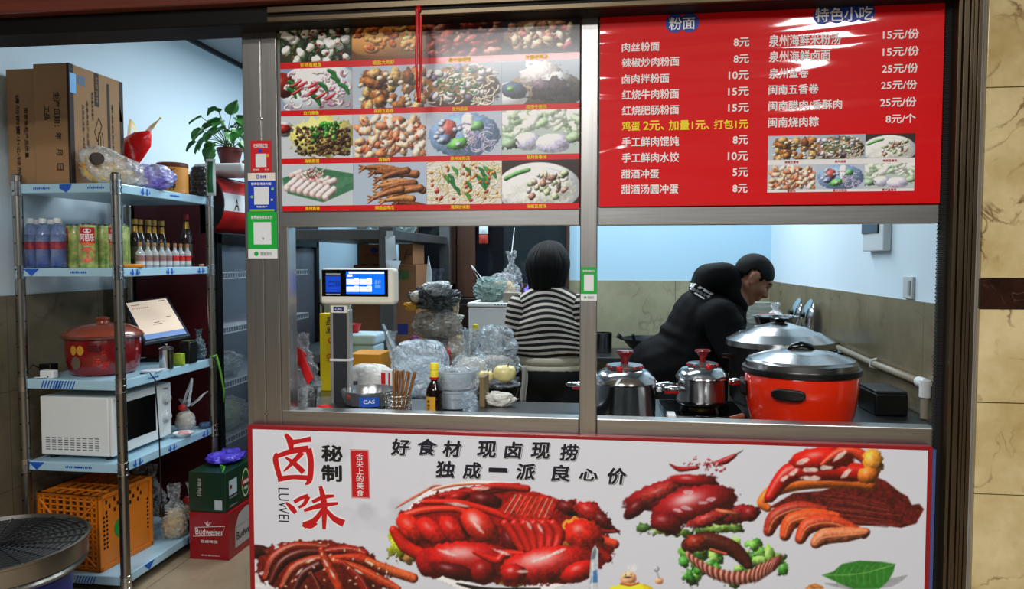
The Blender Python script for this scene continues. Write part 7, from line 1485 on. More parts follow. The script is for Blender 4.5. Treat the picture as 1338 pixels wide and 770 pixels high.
# ================================================================ pots on the stove counter
RKN = mat('translucent_red_knob', (130, 20, 22), .25, coat=.4)
def cook_pot(px, Y, R, z0, zr, zl, label, rzk=0):
    c = Vector((xat(px, Y), Y, z0)); t = thing('stock_pot', label, 'pot', c, rzk); h = zr - z0; dl = zl - zr
    build(MB().lathe([(R * .95, 0), (R * .985, .005), (R, .02), (R, h), (R * 1.015, h + .002)], n=56).lathe([(R * .95, 0), (0, 0)], n=56), 'pot_body', POLISH, t)
    ld = build(MB().lathe([(R * 1.03, h + .003), (R * 1.05, h + .007), (R * 1.03, h + .012), (R * .97, h + dl * .45), (R * .78, h + dl * .86), (R * .55, h + dl * .97), (R * .5, h + dl), (0, h + dl)], n=56), 'lid', POLISH, t)
    build(MB().lathe([(R * .56, h + dl * .94), (R * .58, h + dl), (R * .58, h + dl + .012), (R * .5, h + dl + .014), (R * .3, h + dl + .016), (0, h + dl + .016)], n=40), 'clamp_ring', mat('clamp_grey', (120, 122, 124), .3, .8), ld)
    mb = MB()
    for k in range(14): a = k * PI / 7; mb.ell((R * .585 * math.cos(a), R * .585 * math.sin(a), h + dl + .006), (.005, .005, .004), 8, 6)
    build(mb, 'red_bead_ring', mat('bead_red', (190, 24, 30), .3), ld); build(MB().ell((-R * .1, -R * .6, h + dl + .004), (.012, .012, .012)), 'red_valve', mat('bead_red'), ld, smooth=180)
    build(MB().lathe([(.014, h + dl + .014), (.012, h + dl + .03), (.024, h + dl + .05), (.033, h + dl + .058), (.03, h + dl + .064), (0, h + dl + .066)], n=28, sy=.7), 'knob', RKN, ld)
    for s in (-1, 1):
        hb = MB().prism([(-.014, -.008), (.014, -.008), (.014, .008), (-.014, .008)], (s * (R + .002), 0, h - .02), YR, ZU, s * .022); build(hb, 'handle_bracket', POLISH, t, bevel=.003)
        k0 = R + .022; hm = MB().tube([(s * k0, 0, h - .018), (s * (k0 + .03), 0, h - .012), (s * (k0 + .075), 0, h - .016), (s * (k0 + .085), 0, h - .02)], [.012, .017, .015, .004], 12); hm.v = [Vector((p.x, p.y * 1.2, (p.z - h + .015) * .62 + h - .015)) for p in hm.v]
        hh = build(hm, 'handle', POLISH, t, smooth=180); build(MB().tube([(s * (k0 + .01), 0, h - .024), (s * (k0 + .06), 0, h - .025)], [.011, .009], 10), 'red_grip', mat('bead_red'), hh, smooth=180)
    return t
cook_pot(817, 2.72, .112, CZR + .0005, 1.048, 1.102, 'larger steel pot with red knob right beside the mullion', math.radians(-8))
cook_pot(919, 2.93, .098, CZR + .041, 1.035, 1.085, 'smaller steel pot with red knob in front of the cook in black', math.radians(25))
t = thing('gas_stove', 'black gas stove under the smaller steel pot', 'stove', (xat(905, 2.9), 2.92, CZR)); x0, x1 = xat(862, 2.9) , xat(958, 2.9)
x0 = t.location.x - .11; x1 = t.location.x + .19
build(MB().box(x0, x1, 2.78, 3.1, CZR + .0005, CZR + .018), 'stove_body', BLACKG, t, bevel=.004, world=True)
cc = Vector((xat(919, 2.93), 2.93, CZR))
for k in range(4): a = k * PI / 2 + .5; build(MB().tube([cc + Vector((.03 * math.cos(a), .03 * math.sin(a), .03)), cc + Vector((.09 * math.cos(a), .09 * math.sin(a), .034)), cc + Vector((.1 * math.cos(a), .1 * math.sin(a), .016))], .0055, 6), 'pot_support', RUBBER, t, world=True)
build(MB().lathe([(.05, .018), (.05, .026), (.03, .03), (0, .03)], c=cc, n=24), 'burner', mat('brass_burner', (120, 96, 50), .4, .8), t, world=True)
t = carton(xat(873, 2.6), xat(884, 2.6), 2.56, 2.63, CZR + .0005, .965, 'small_box', 'little white box on the counter beside the larger steel pot', m=WHITE)
t = thing('ladle', 'wooden-handled ladle lying between the small pot and red cooker', 'ladle', (xat(966, 2.75), 2.75, CZR)); build(MB().tube([(-.03, -.02, .022), (.02, .0, .03)], [.009, .011], 10), 'wooden_handle', mat('red_brown_handle', (120, 60, 36), .4), t); build(MB().tube([(-.03, -.02, .022), (-.07, -.035, .015)], .003, 6), 'shaft', POLISH, t); build(MB().lathe([(0, 0), (.02, .002), (.028, .014), (.026, .014), (.018, .004), (0, .003)], n=20, c=(-.09, -.04, .0)), 'scoop', POLISH, t)
# big red cooker
t = thing('rice_cooker', 'large glossy orange-red cooker with steel lid at the hatch', 'cooker', (xat(1048, 2.77), 2.77, CZR + .0005)); R = .193
build(MB().lathe([(0, .002), (R * .84, 0), (R * .87, .004), (R * .9, .02), (R * .96, .07), (R, .13), (R * 1.01, .185), (R * 1.0, .19)], n=72), 'cooker_body', mat('orange_red_enamel', (232, 44, 10), .16, coat=.8), t)
build(MB().lathe([(R * 1.0, .188), (R * 1.045, .192), (R * 1.06, .2), (R * 1.05, .212), (R * .97, .214)], n=72), 'rim', BLACK, t)
ld = build(MB().lathe([(R * .99, .213), (R * .985, .232), (R * .95, .238), (R * .94, .242), (R * .62, .262), (R * .6, .26), (R * .56, .264), (R * .2, .274), (0, .275)], n=72), 'lid', mat('brushed_lid_steel', (170, 172, 172), .24, 1.0), t)
build(MB().tube([(-.04, 0, .266), (-.03, 0, .28), (.0, 0, .286), (.03, 0, .28), (.04, 0, .266)], [.011, .016, .018, .016, .011], 12), 'lid_handle', BLACKG, ld, smooth=180)
hm = MB(); hm.grid(lambda u, v: Vector(((u - .5) * .105, 0, .138 + (v - .5) * .04 * (1 - abs(2 * u - 1) ** 4 * .5))), 12, 4); 
hm.v = [Vector(((R * .99) * math.cos(p.x / R - 2.0), (R * .99) * math.sin(p.x / R - 2.0), p.z)) for p in hm.v]; nn = len(hm.v); o = build(hm, 'side_handle', BLACK, t, smooth=180); s_ = o.modifiers.new('s', 'SOLIDIFY'); s_.thickness = .022; s_.offset = 1; bv = o.modifiers.new('b', 'BEVEL'); bv.width = .006; bv.segments = 3
build(MB().lathe([(.012, 0), (.012, .006), (0, .007)], n=20, M=Matrix.Rotation(PI / 2, 3, 'X'), c=(R * .88 * math.cos(-1.78), R * .88 * math.sin(-1.78), .012)), 'front_knob', BLACK, t)
hm = MB(); hm.grid(lambda u, v: Vector((0, (u - .5) * .1, .135 + (v - .5) * .05)), 10, 4); hm.v = [Vector((-(R) * math.cos(p.y / R - .1), -R * math.sin(p.y / R - .1), p.z)) for p in hm.v]; o = build(hm, 'side_handle', BLACK, t, smooth=180); s_ = o.modifiers.new('s', 'SOLIDIFY'); s_.thickness = .016; s_.offset = 1
# large wok pot with domed lid
t = thing('wok_pot', 'large dark pot with wide domed steel lid behind the red cooker', 'pot', (xat(1020, 3.2), 3.205, CZR + .0005)) if True else None
table_ext = None
R = .205
build(MB().lathe([(0, 0), (R * .9, 0), (R * .97, .02), (R, .2), (R * 1.03, .235)], n=64), 'pot_body', mat('blackened_steel', (40, 38, 38), .35, .7), t)
ld = build(MB().lathe([(R * 1.03, .236), (R * 1.06, .24), (R * 1.055, .262), (R * 1.0, .268), (R * .8, .292), (R * .78, .29), (R * .5, .316), (R * .48, .314), (R * .2, .332), (0, .335)], n=64), 'lid', mat('brushed_lid_steel'), t)
build(MB().lathe([(.02, .332), (.02, .338), (.034, .344), (.036, .352), (.028, .356), (0, .357)], n=28), 'lid_knob', BLACKG, ld)
for a in (.15, PI + .3): build(MB().tube([(R * 1.02 * math.cos(a), R * 1.02 * math.sin(a) - .03, .2), ((R + .05) * math.cos(a), (R + .05) * math.sin(a) - .025, .205), ((R + .05) * math.cos(a), (R + .05) * math.sin(a) + .025, .205), (R * 1.02 * math.cos(a), R * 1.02 * math.sin(a) + .03, .2)], .009, 8), 'side_handle', BLACKG, t)
t = thing('burner_box', 'black burner box by the tiled side wall behind the red cooker', 'box', (1.07, 3.06, CZR + .0005)); build(MB().box(-.06, .06, -.1, .1, 0, .085), 'casing', BLACK, t, bevel=.006); build(MB().box(-.058, .058, -.098, .098, .085, .095), 'cover', mat('dark_grey_cover', (40, 42, 44), .4), t, bevel=.003)
# lids leaning on the side wall, basin, boxes
def lean_lid(y, R, label, x):
    t = thing('pot_lid', label, 'lid', (x, y, 1.0705)); M = Matrix.Rotation(math.radians(-80), 3, 'Y'); build(MB().lathe([(R, 0), (R * 1.03, .006), (R * .98, .012), (R * .6, .03), (R * .3, .036), (0, .037)], n=48, M=M, c=(.0, 0, R)), 'lid_disc', POLISH, t); build(MB().lathe([(.012, .036), (.012, .044), (.022, .052), (0, .056)], n=20, M=M, c=(.0, 0, R)), 'knob', BLACK, t)
lean_lid(4.45, .098, 'steel lid leaning on the side wall, nearer and darker one', 1.145); lean_lid(4.72, .094, 'steel lid leaning on the side wall behind the other lid', 1.145)
t = thing('basin', 'deep steel basin on the side table behind the cook\'s face', 'basin', (xat(1008, 4.15) + .02, 4.14, 1.0705)); build(MB().lathe([(.07, 0), (.075, .003), (.112, .115), (.122, .118), (.122, .122), (.108, .12), (.07, .008), (0, .006)], n=48), 'basin_body', POLISH, t)
CONT = mat('clear_takeout', (190, 196, 190), .15, alpha=.5, spec=.8)
for k in range(4):
    t = thing('takeout_box', ('bottom', 'second lowest', 'third lowest', 'topmost')[k] + ' clear takeaway box of the stack in the far corner', 'box', (xat(994, 5.1), 5.12, 1.0705 + k * .036), group='clear takeaway boxes in the far corner'); build(MB().prism([(-.075, 0), (.075, 0), (.085, .028), (-.085, .028)], (0, .06, 0), XR, ZU, .12), 'tray', CONT, t, smooth=0, bevel=.004); build(MB().box(-.088, .088, -.063, .063, .029, .034), 'lid', CONT, t, smooth=0, bevel=.002)
t = thing('snack_pack', 'small red edged packet of food near the takeaway boxes', 'packet', (xat(1003, 4.8), 4.8, 1.0705)); build(MB().box(-.05, .05, -.015, .015, 0, .09), 'packet_body', mat('red_packet_edge', (170, 50, 40), .4), t, bevel=.004); build(MB().flat([(-.04, .01), (.04, .01), (.04, .08), (-.04, .08)], (0, -.015, 0), XR, ZU), 'picture', mat('packet_picture', (190, 190, 120), .5, col2=(120, 140, 60), vs=30), t, smooth=0)
bag('white_bag', 'crumpled white plastic bag between packet and leaning lids', (xat(1016, 4.85), 4.9, 1.0705), .06, .05, .15, WHITEBAG, 201, .3, .4)
# wall fittings
t = thing('breaker_box', 'white breaker box with dark cover high on the side wall', 'box', (RWX - .03, 3.49, 1.535)); ya, yb = 3.365, 3.625
build(MB().box(RWX - .035, RWX - .0005, ya, yb, 1.535, 1.86), 'casing', mat('box_white', (206, 212, 214), .4), t, smooth=0, bevel=.005, world=True); build(MB().box(RWX - .042, RWX - .0355, ya + .05, yb - .002, 1.615, 1.85), 'cover', mat('dark_cover', (30, 36, 44), .3), t, smooth=0, bevel=.003, world=True)
t = thing('light_switch', 'white light switch at the dado edge on the side wall', 'switch', (RWX - .01, 3.155, 1.34)); build(MB().box(RWX - .012, RWX - .0005, 3.105, 3.2, 1.341, 1.43), 'plate', mat('switch_white', (200, 206, 206), .4), t, smooth=0, bevel=.003, world=True); build(MB().box(RWX - .015, RWX - .0125, 3.12, 3.145, 1.355, 1.415), 'rocker', mat('rocker_grey', (150, 156, 158), .4), t, smooth=0, bevel=.002, world=True)
t = thing('water_pipe', 'grey plastic water pipe with white elbow along the tiled side wall', 'pipe', (RWX - .03, 3.3, .9)); px_w = RWX - .03; PVC = mat('grey_beige_pipe', (150, 142, 124), .45)
build(MB().tube([(px_w, 4.0, 1.045), (px_w, 3.5, 1.035), (px_w, 2.93, 1.035)], .014, 14), 'pipe_run', PVC, t, smooth=180, world=True); build(MB().tube([(px_w, 2.97, 1.035), (px_w, 2.905, 1.035)], .02, 14).tube([(px_w, 2.915, 1.048), (px_w, 2.915, .985)], .02, 14), 'elbow', WHITE, t, world=True); build(MB().tube([(px_w, 2.915, .99), (px_w, 2.915, .905)], .014, 14), 'pipe_drop', PVC, t, world=True)
build(MB().tube([(px_w + .01, 3.45, 1.058), (px_w - .016, 3.45, 1.05), (px_w - .018, 3.45, 1.022), (px_w + .01, 3.45, 1.014)], .004, 6), 'clip', WHITE, t, world=True)
# on the wall table
t = thing('steel_cup', 'steel cup standing on the table at the back wall', 'cup', (xat(789, 5.4), 5.4, .8205)); build(MB().lathe([(.055, 0), (.06, .003), (.062, .14), (.065, .145), (.058, .145), (.055, .01), (0, .008)], n=32), 'cup_body', mat('dark_cup_steel', (110, 114, 116), .25, 1), t)
t = thing('wok', 'black wok with short handle on the table at the back wall', 'wok', (xat(846, 5.35) + .02, 5.4, .8205)); build(MB().lathe([(.0, .005), (.07, .0), (.14, .04), (.2, .105), (.206, .11), (.196, .11), (.14, .05), (.07, .012), (0, .01)], n=48), 'pan', mat('black_iron', (16, 16, 18), .35), t); build(MB().tube([(-.19, -.02, .1), (-.23, -.03, .12), (-.22, .02, .13), (-.19, .03, .1)], .01, 8), 'loop_handle', BLACK, t)
build(MB().tube([(-.1, -.12, .07), (-.12, -.15, .13), (-.125, -.16, .15)], .012, 8), 'handle', BLACK, t)
# ================================================================ people
SKIN = mat('skin', (170, 118, 92), .5, var=.06, vs=20); SKIN2 = mat('pale_skin', (196, 150, 124), .5, var=.05, vs=20)
HAIR = mat('black_hair', (8, 7, 7), .6, spec=.25, var=.3, vs=60, stretch=(30, 30, 3), bump=.5, bs=20)
def hand(mb, w, fwd, side, up, s=1.0, curl=.5, mirror=1):
    """palm, four unequal bent fingers and a thumb from the side of the palm"""
    w, fwd, side, up = Vector(w), Vector(fwd).normalized(), Vector(side).normalized() * mirror, Vector(up).normalized()
    for k in range(5):
        o = side * (-.03 + .015 * k) * s; mb.cap(w + o * .7, w + fwd * .085 * s + o, .014 * s, .012 * s)
    for k, (L, x) in enumerate(((.066, -.031), (.074, -.0105), (.07, .0105), (.054, .031))):
        p = w + fwd * .088 * s + side * x * s; a = 0.25
        for j, f in enumerate((.45, .32, .23)):
            a += curl * (.5 + .25 * j); d = fwd * math.cos(a) - up * math.sin(a); q = p + d * L * f * s * 1.05
            mb.cap(p, q, (.0092 - .0009 * j) * s, (.0086 - .0009 * j) * s, 10); p = q
    p = w + fwd * .025 * s - side * .03 * s; d = (fwd * .55 - side * .8 - up * .25).normalized(); q = p + d * .045 * s; mb.cap(p, q, .0125 * s, .0105 * s, 10); d = (fwd * .9 - side * .3 - up * .35).normalized(); mb.cap(q, q + d * .034 * s, .0102 * s, .0085 * s, 10)
def foot(mb, a, fwd):
    a = Vector(a); f = Vector(fwd).normalized(); mb.cap(a + Vector((0, 0, -.045)) - f * .04, a + Vector((0, 0, -.055)) + f * .12, .04, .033)
# ---------------- woman in the striped sweater, seen from behind
wy_ = 4.04; wx = xat(717, wy_); W0 = Vector((wx, wy_, 0))
wm = thing('person', 'person with black bob in black and cream striped sweater, back to the hatch', 'person', W0)
def L(x, y, z): return Vector((x, y, z))
HC = L(-.005, .035, 1.465)
mb = MB()
mb.ell(HC, (.074, .092, .105)).cap(HC + L(0, .03, -.06), HC + L(0, .065, -.085), .052, .035).cap(L(0, -.005, 1.30), HC + L(0, -.01, -.06), .052, .05)
mb.ell(HC + L(0, .092, -.022), (.013, .02, .022)).ell(HC + L(0, .084, -.052), (.022, .012, .01))
for s in (-1, 1): mb.ell(HC + L(s * .076, -.005, -.01), (.01, .02, .03))
mb.ell(L(0, 0, 1.17), (.165, .1, .16)).ell(L(0, 0, 1.0), (.14, .1, .16)).ell(L(0, 0, .88), (.155, .1, .12)).cap(L(-.13, 0, 1.245), L(.13, 0, 1.245), .055, .055)
arms = {}
for s, el, wr in ((-1, L(-.195, -.01, 1.02), L(-.12, .19, .965)), (1, L(.175, .0, 1.03), L(.11, .2, .97))):
    sh = L(s * .155, 0, 1.235); mb.cap(sh, el, .05, .042).cap(el, wr, .042, .03); arms[s] = (sh, el, wr)
    hand(mb, wr, wr + L(-s * .03, .06, -.02) - wr, (1, 0, 0), (0, 0, 1), .95, .55, mirror=-s)
    mb.cap(L(s * .085, 0, .86), L(s * .09, .01, .46), .085, .058).cap(L(s * .09, .01, .46), L(s * .09, -.01, .09), .056, .036); foot(mb, L(s * .09, -.01, .09), (s * .2, 1, 0))
organic(mb, 'body', SKIN2, .009, wm, smooth_it=3)
# hair: a rounded bob covering the nape, parted strands at its hem
def bob(u, v):
    a = 2 * PI * u; front = max(0.0, math.cos(a - PI / 2)); fr_ = max(0, (front - .35) / .65)
    st = noise.noise((math.cos(a) * 7, math.sin(a) * 7, v * 1.3)); s2 = noise.noise((math.cos(a) * 19, math.sin(a) * 19, v * 2.2 + 4))
    ztop, zhem = .122, -.125 + .17 * min(1, fr_ * 1.6) + .022 * noise.noise((math.cos(a) * 4, math.sin(a) * 4, 9)) + .014 * s2
    t = min(1, v * 1.02); r = math.sin(min(1, t * 1.75) * PI / 2) ** .62; r *= 1 + .05 * math.sin(t * PI) - .20 * max(0, t - .62) / .38
    z = ztop + (zhem - ztop) * (t ** 1.25)
    rr = r * (.100 + .006 * st * t + .004 * s2 * t); rr *= 1 - .12 * fr_ * t
    return HC + L(rr * 1.03 * math.cos(a) - .012 * t + .004, -.012 + rr * .98 * math.sin(a), z)
build(MB().grid(bob, 120, 26), 'hair', HAIR, wm, smooth=180)
hb_ = [o for o in wm.children if o.name.startswith('hair')][0].modifiers.new('s', 'SOLIDIFY'); hb_.thickness = .016; hb_.offset = -1
STR = bpy.data.materials.new('black_cream_stripes'); STR.use_nodes = True; nt = STR.node_tree; b = nt.nodes['Principled BSDF']; b.inputs['Roughness'].default_value = .85
at = nt.nodes.new('ShaderNodeAttribute'); at.attribute_name = 'stripe'
fr = nt.nodes.new('ShaderNodeMath'); fr.operation = 'FRACT'; nt.links.new(at.outputs['Fac'], fr.inputs[0]); gt = nt.nodes.new('ShaderNodeMath'); gt.operation = 'GREATER_THAN'; gt.inputs[1].default_value = .54; nt.links.new(fr.outputs[0], gt.inputs[0])
mxr = nt.nodes.new('ShaderNodeMixRGB'); nt.links.new(gt.outputs[0], mxr.inputs['Fac']); mxr.inputs[1].default_value = lin((14, 13, 14)); mxr.inputs[2].default_value = lin((206, 194, 180)); nt.links.new(mxr.outputs[0], b.inputs['Base Color'])
nzt = nt.nodes.new('ShaderNodeTexNoise'); nzt.inputs['Scale'].default_value = 180; bpn = nt.nodes.new('ShaderNodeBump'); bpn.inputs['Strength'].default_value = .25; nt.links.new(nzt.outputs['Fac'], bpn.inputs['Height']); nt.links.new(bpn.outputs['Normal'], b.inputs['Normal'])
def stripes(o, fn):
    me = o.data; a = me.attributes.new('stripe', 'FLOAT', 'POINT'); a.data.foreach_set('value', [fn(v.co) for v in me.vertices])
mb = MB().ell(L(0, 0, 1.12), (.19, .132, .19)).ell(L(0, .005, 1.02), (.195, .142, .14)).ell(L(0, 0, .985), (.19, .138, .075)).cap(L(-.13, -.005, 1.245), L(0, -.005, 1.315), .07, .068).cap(L(.13, -.005, 1.245), L(0, -.005, 1.315), .07, .068).cap(L(0, -.005, 1.3), L(.012, .0, 1.362), .075, .062)
for k in range(9): x = -.17 + k * .043; mb.cap(L(x, -.1 - .02 * math.cos(x * 6), 1.0 + .01 * (k % 2)), L(x + .03, -.11, 1.16), .025, .012, 8)
sw = organic(mb, 'sweater', STR, .011, wm, smooth_it=5)
PER = .0315
stripes(sw, lambda c: (c.z + .09 * (min(abs(c.x), .24) / .2) ** 2 * max(0, min(1, (c.z - 1.0) / .3)) + .006 * math.sin(c.x * 16 + c.z * 9)) / PER)
for s in (-1, 1):
    sh, el, wr = arms[s]; mb = MB().cap(sh + L(s * .0, 0, .0), el, .078, .066).cap(el, el.lerp(wr, .8), .066, .05).ell(el + L(0, -.005, -.015), (.068, .066, .06))
    sl = organic(mb, 'sleeve', STR, .011, wm, smooth_it=5); d1 = (el - sh).normalized(); d2 = (wr - el).normalized(); l1 = (el - sh).length
    def sf(c, sh=sh, el=el, d1=d1, d2=d2, l1=l1):
        a = (c - sh).dot(d1); e = (c - el).dot(d2); return (a if a < l1 * .85 else l1 * .85 + max(0, (c - el).dot((d1 + d2).normalized()) + l1 * .15 * .8)) / PER + .2
    stripes(sl, sf)
mb = MB().lathe([(.19, .925), (.192, .965), (.185, .97)], n=48, sy=.72).lathe([(.182, .885), (.19, .925)], n=48, sy=.72)
build(mb, 'shirt_hem', mat('cream_hem', (206, 200, 176), .85, bump=.2, bs=60), wm, smooth=180).modifiers.new('s', 'SOLIDIFY').thickness = .006
mb = MB().ell(L(0, 0, .87), (.19, .14, .13))
for s in (-1, 1): mb.cap(L(s * .09, 0, .86), L(s * .092, .01, .46), .1, .078).cap(L(s * .092, .01, .46), L(s * .092, -.01, .12), .078, .06)
organic(mb, 'trousers', mat('black_trousers', (12, 12, 13), .8), .012, wm, smooth_it=4)
build(MB().grid(lambda u, v: L(-.135 + .03 * u + .006 * math.sin(v * 5), -.128 - .012 * math.sin(u * 7), .93 - .2 * v), 6, 10), 'apron_tie', mat('white_tie', (196, 190, 182), .8), wm, smooth=180).modifiers.new('s', 'SOLIDIFY').thickness = .004
for s in (-1, 1):
    mb = MB(); foot(mb, L(s * .09, -.01, .1), (s * .2, 1, 0)); mb.v = [Vector((p.x, p.y, max(.001, p.z))) for p in mb.v]; o = organic(mb.cap(L(s * .09, -.03, .05), L(s * .105, .1, .045), .047, .042), 'shoe', BLACK, .01, wm, smooth_it=3)
    for v in o.data.vertices: v.co.z = max(.0005, v.co.z)
# ---------------- man in the black padded jacket, bent over the pots
my_ = 3.84; M0 = Vector((xat(880, my_), my_, 0))
mn_ = thing('person', 'person in black padded hooded jacket bending over the pots in profile', 'person', M0)
def Q(px, py, dy=0.0): return A(px, py, my_ + dy) - M0
HM = Q(984, 363.5); U_ = Vector((.64, 0, .77)).normalized(); F_ = Vector((.77, 0, -.64)).normalized(); S_ = Vector((0, 1, 0))
HR_ = Matrix((F_, S_, U_)).transposed()
def H(f, s, u): return HM + F_ * f + S_ * s + U_ * u
hip = L(-.02, .0, .9); nb_ = Q(962, 386); ch = Q(930, 420); md = Q(898, 480)
def headmb(mb):
    mb.ell(HM + U_ * .022 - F_ * .012, (.094, .076, .088), 24, 16, R=HR_)
    mb.ell(H(.03, 0, -.02), (.06, .062, .08), 20, 14, R=HR_)
    mb.cap(H(.035, 0, -.075), H(.062, 0, -.098), .045, .026).cap(H(.0, -.05, -.05), H(.05, -.018, -.095), .026, .022).cap(H(.0, .05, -.05), H(.05, .018, -.095), .026, .022)
    mb.cap(H(.082, 0, .012), H(.105, 0, -.03), .009, .0135, 10).ell(H(.098, -.012, -.034), (.011, .009, .008), 10, 8, R=HR_).ell(H(.098, .012, -.034), (.011, .009, .008), 10, 8, R=HR_)
    mb.cap(H(.08, -.034, .022), H(.087, -.01, .02), .011, .011, 10).cap(H(.08, .034, .022), H(.087, .01, .02), .011, .011, 10)
    mb.ell(H(.086, 0, -.058), (.014, .024, .007), 12, 8, R=HR_).ell(H(.084, 0, -.07), (.014, .021, .007), 12, 8, R=HR_)
    mb.ell(H(.06, -.04, -.025), (.028, .022, .026), 12, 8, R=HR_).ell(H(.06, .04, -.025), (.028, .022, .026), 12, 8, R=HR_)
    for s in (-1, 1):
        mb.ell(H(-.008, s * .079, -.008), (.02, .009, .032), 14, 10, R=HR_).tube([H(.004 + .018 * math.cos(a) - .012, s * .086, -.006 + .03 * math.sin(a)) for a in np.linspace(.3, 5.4, 14)], .0055, 8)
    mb.cap(H(-.03, 0, -.05), nb_ + Vector((-.03, 0, -.03)), .058, .066)
mb = MB(); headmb(mb)
mb.cap(nb_ + L(-.04, 0, -.03), ch, .1, .15).cap(ch, md, .15, .14).cap(md, hip, .14, .15).cap(ch + L(0, -.17, .03), ch + L(0, .17, .03), .07, .07)
marm = {}
for s in (-1, 1):
    sh = ch + L(.02, s * .19, .035); el = Q(948, 452) + L(0, s * .26, 0); wr = Q(985, 478) + L(-.02, s * .1 - .06, .0); marm[s] = (sh, el, wr)
    mb.cap(sh, el, .056, .045).cap(el, wr, .044, .031); hand(mb, wr, (1, 0, -.55), (0, 1, 0), (.5, 0, .85), 1.0, .6, mirror=s)
    mb.cap(hip + L(0, s * .09, -.03), hip + L(.03, s * .1, -.44), .095, .062).cap(hip + L(.03, s * .1, -.44), hip + L(0, s * .1, -.81), .06, .038); foot(mb, hip + L(0, s * .1, -.81), (1, s * .15, 0))
bd = organic(mb, 'body', SKIN, .0075, mn_, smooth_it=2)
# hair: short crop over crown and nape, cut back at the face and round the ear
h0 = MB().ell(HM + U_ * .024 - F_ * .013, (.098, .08, .093), 40, 28, R=HR_); bmm = MB()
def keep(p):
    d = p - HM; f, s, u = d.dot(F_), d.dot(S_), d.dot(U_)
    if u > .045: return f < .084
    ear = ((f + .01) / .026) ** 2 + ((u + .01) / .036) ** 2 < 1
    if u > .016: return f < .052 + (u - .016) * 1.0 and not ear
    if u > -.022 and f < .036 - max(0, -u) * .4: return not ear
    return f < -.034 - max(0, -.01 - u) * .3 and u > -.078
fs = [f for f in h0.f if all(keep(h0.v[i]) for i in f)]
hr = build(MB().add(h0.v, fs), 'hair', HAIR, mn_, smooth=180); md_ = hr.modifiers.new('s', 'SOLIDIFY'); md_.thickness = .012; md_.offset = -.6
for s in (-1, 1):
    build(MB().ell(H(.076, s * .032, .004), (.008, .012, .005), 12, 8, R=HR_), 'eye', mat('dark_eye', (24, 18, 16), .2), mn_, smooth=180)
    build(MB().tube([H(.07, s * .05, .024), H(.083, s * .034, .03), H(.092, s * .014, .026)], [.003, .005, .003], 8), 'eyebrow', HAIR, mn_, smooth=180)
JK = mat('black_padded_nylon', (5, 5, 7), .75, spec=.18, bump=.3, bs=14)
mb = MB().cap(nb_ + L(-.05, 0, -.055), ch + L(-.02, 0, 0), .11, .19).cap(ch + L(-.015, 0, 0), md, .19, .2).cap(md, hip + L(-.02, 0, .02), .2, .2).cap(ch + L(0, -.17, .02), ch + L(0, .17, .02), .1, .1).cap(nb_ + L(-.05, 0, -.03), nb_ + L(-.01, 0, -.03), .08, .07)
for k in range(5): c = ch.lerp(hip, .15 + k * .2); mb.ell(c, (.2, .19, .06), 24, 10, R=Euler((0, .35, 0)))
organic(mb, 'jacket', JK, .012, mn_, smooth_it=4)
jk = [o for o in mn_.children if o.name.startswith('jacket')][0]
for s in (-1, 1):
    sh, el, wr = marm[s]; mb = MB().cap(sh + L(-.01, 0, .0), el, .098, .078).cap(el, wr.lerp(el, .15), .078, .05)
    for k in range(4): c = sh.lerp(el, .2 + .25 * k); mb.ell(c, (.1 - .006 * k, .1 - .006 * k, .045), 18, 8, R=Euler((0, -.25, 0)))
    organic(mb, 'sleeve', JK, .011, mn_, smooth_it=4)
mb = MB()
hp = [Q(919, 378), Q(928, 366), Q(944, 363), Q(951, 370)]
for a, b, r0, r1 in ((hp[0], hp[1], .07, .085), (hp[1], hp[2], .085, .08), (hp[2], hp[3], .08, .06)):
    for s in (-.06, 0, .06): mb.cap(a + L(0, s, 0), b + L(0, s, 0), r0, r1)
for s in (-1, 1): mb.cap(hp[2] + L(.0, s * .075, -.01), Q(953, 388) + L(0, s * .075, 0), .055, .05).cap(Q(953, 388) + L(0, s * .075, 0), Q(966, 400) + L(0, s * .05, 0), .05, .036)
organic(mb, 'hood', JK, .011, mn_, smooth_it=4)
mb = MB().cap(hip + L(-.02, 0, .0), hip + L(0, 0, -.08), .17, .15)
for s in (-1, 1): mb.cap(hip + L(0, s * .09, -.03), hip + L(.03, s * .1, -.44), .11, .08).cap(hip + L(.03, s * .1, -.44), hip + L(0, s * .1, -.78), .08, .06)
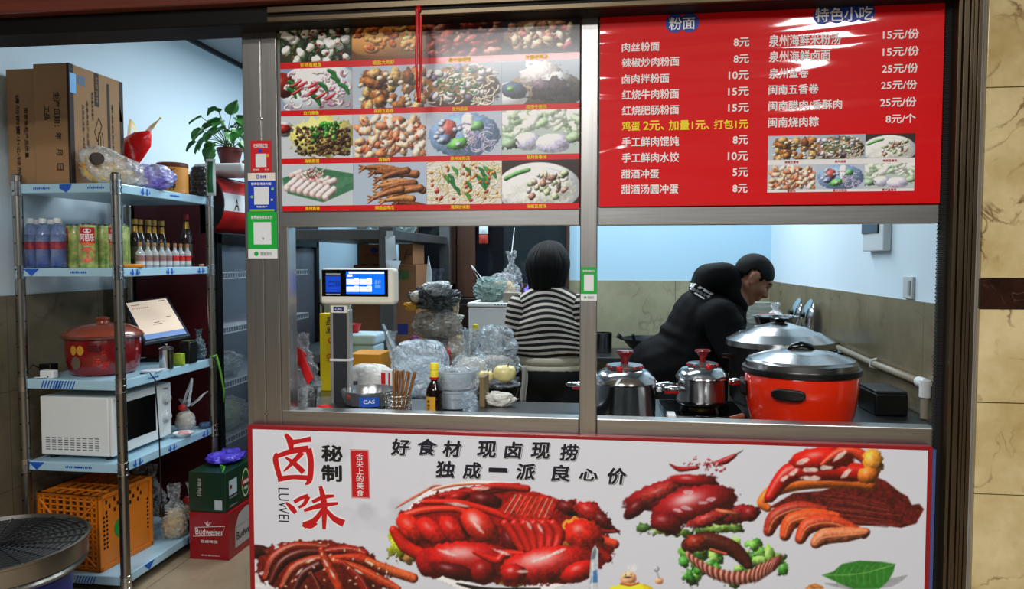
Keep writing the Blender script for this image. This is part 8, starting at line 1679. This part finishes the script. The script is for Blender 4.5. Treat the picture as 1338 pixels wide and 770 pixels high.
organic(mb, 'trousers', mat('black_trousers'), .012, mn_, smooth_it=4)
for s in (-1, 1):
    mb = MB().cap(hip + L(-.02, s * .1, -.845), hip + L(.13, s * .12, -.855), .05, .044); o = organic(mb, 'shoe', BLACK, .01, mn_, smooth_it=3)
    for v in o.data.vertices: v.co.z = max(.0005, v.co.z)
# white print across the shoulder: strips laid on the jacket where they sit
from mathutils.bvhtree import BVHTree
bpy.context.view_layer.update()
vs_ = []; fs_ = []
for o in mn_.children:
    if o.name.split('.')[0] in ('jacket', 'sleeve', 'hood'):
        k = len(vs_); vs_ += [v.co + M0 for v in o.data.vertices]; fs_ += [[i + k for i in p.vertices] for p in o.data.polygons]
tree = BVHTree.FromPolygons(vs_, fs_)
def on_jacket(px, py):
    d = ray(px, py).normalized(); h = tree.ray_cast(_E, d); return (h[0] + h[1] * .0025 - M0) if h[0] else None
def patch(q, nu, nv, mbx):
    g = [[on_jacket(*[(q[0][k] * (1 - u) + q[1][k] * u) * (1 - v) + (q[3][k] * (1 - u) + q[2][k] * u) * v for k in (0, 1)]) for u in np.linspace(0, 1, nu + 1)] for v in np.linspace(0, 1, nv + 1)]
    for j in range(nv):
        for i in range(nu):
            c = [g[j][i], g[j][i + 1], g[j + 1][i + 1], g[j + 1][i]]
            if all(x is not None for x in c): mbx.add(c, [(0, 3, 2, 1)])
mb = MB(); P7 = lambda x, y: (870 + x / 7.7, 320 + y / 7.7)
patch([P7(178, 422), P7(235, 386), P7(310, 392), P7(262, 452)], 6, 4, mb); patch([P7(250, 395), P7(300, 392), P7(480, 490), P7(460, 508)], 12, 3, mb); patch([P7(180, 418), P7(215, 418), P7(390, 540), P7(385, 552)], 12, 2, mb)
build(mb, 'white_print', WINK, mn_, smooth=180); mb = MB()
for k in range(5):
    x = 262 + k * 36; y = 428 + k * 18; patch([P7(x, y + 14), P7(x + 26, y), P7(x + 44, y + 26), P7(x + 18, y + 42)], 2, 2, mb)
build(mb, 'grey_letters', mat('grey_letters', (120, 122, 126), .5), mn_, smooth=180)
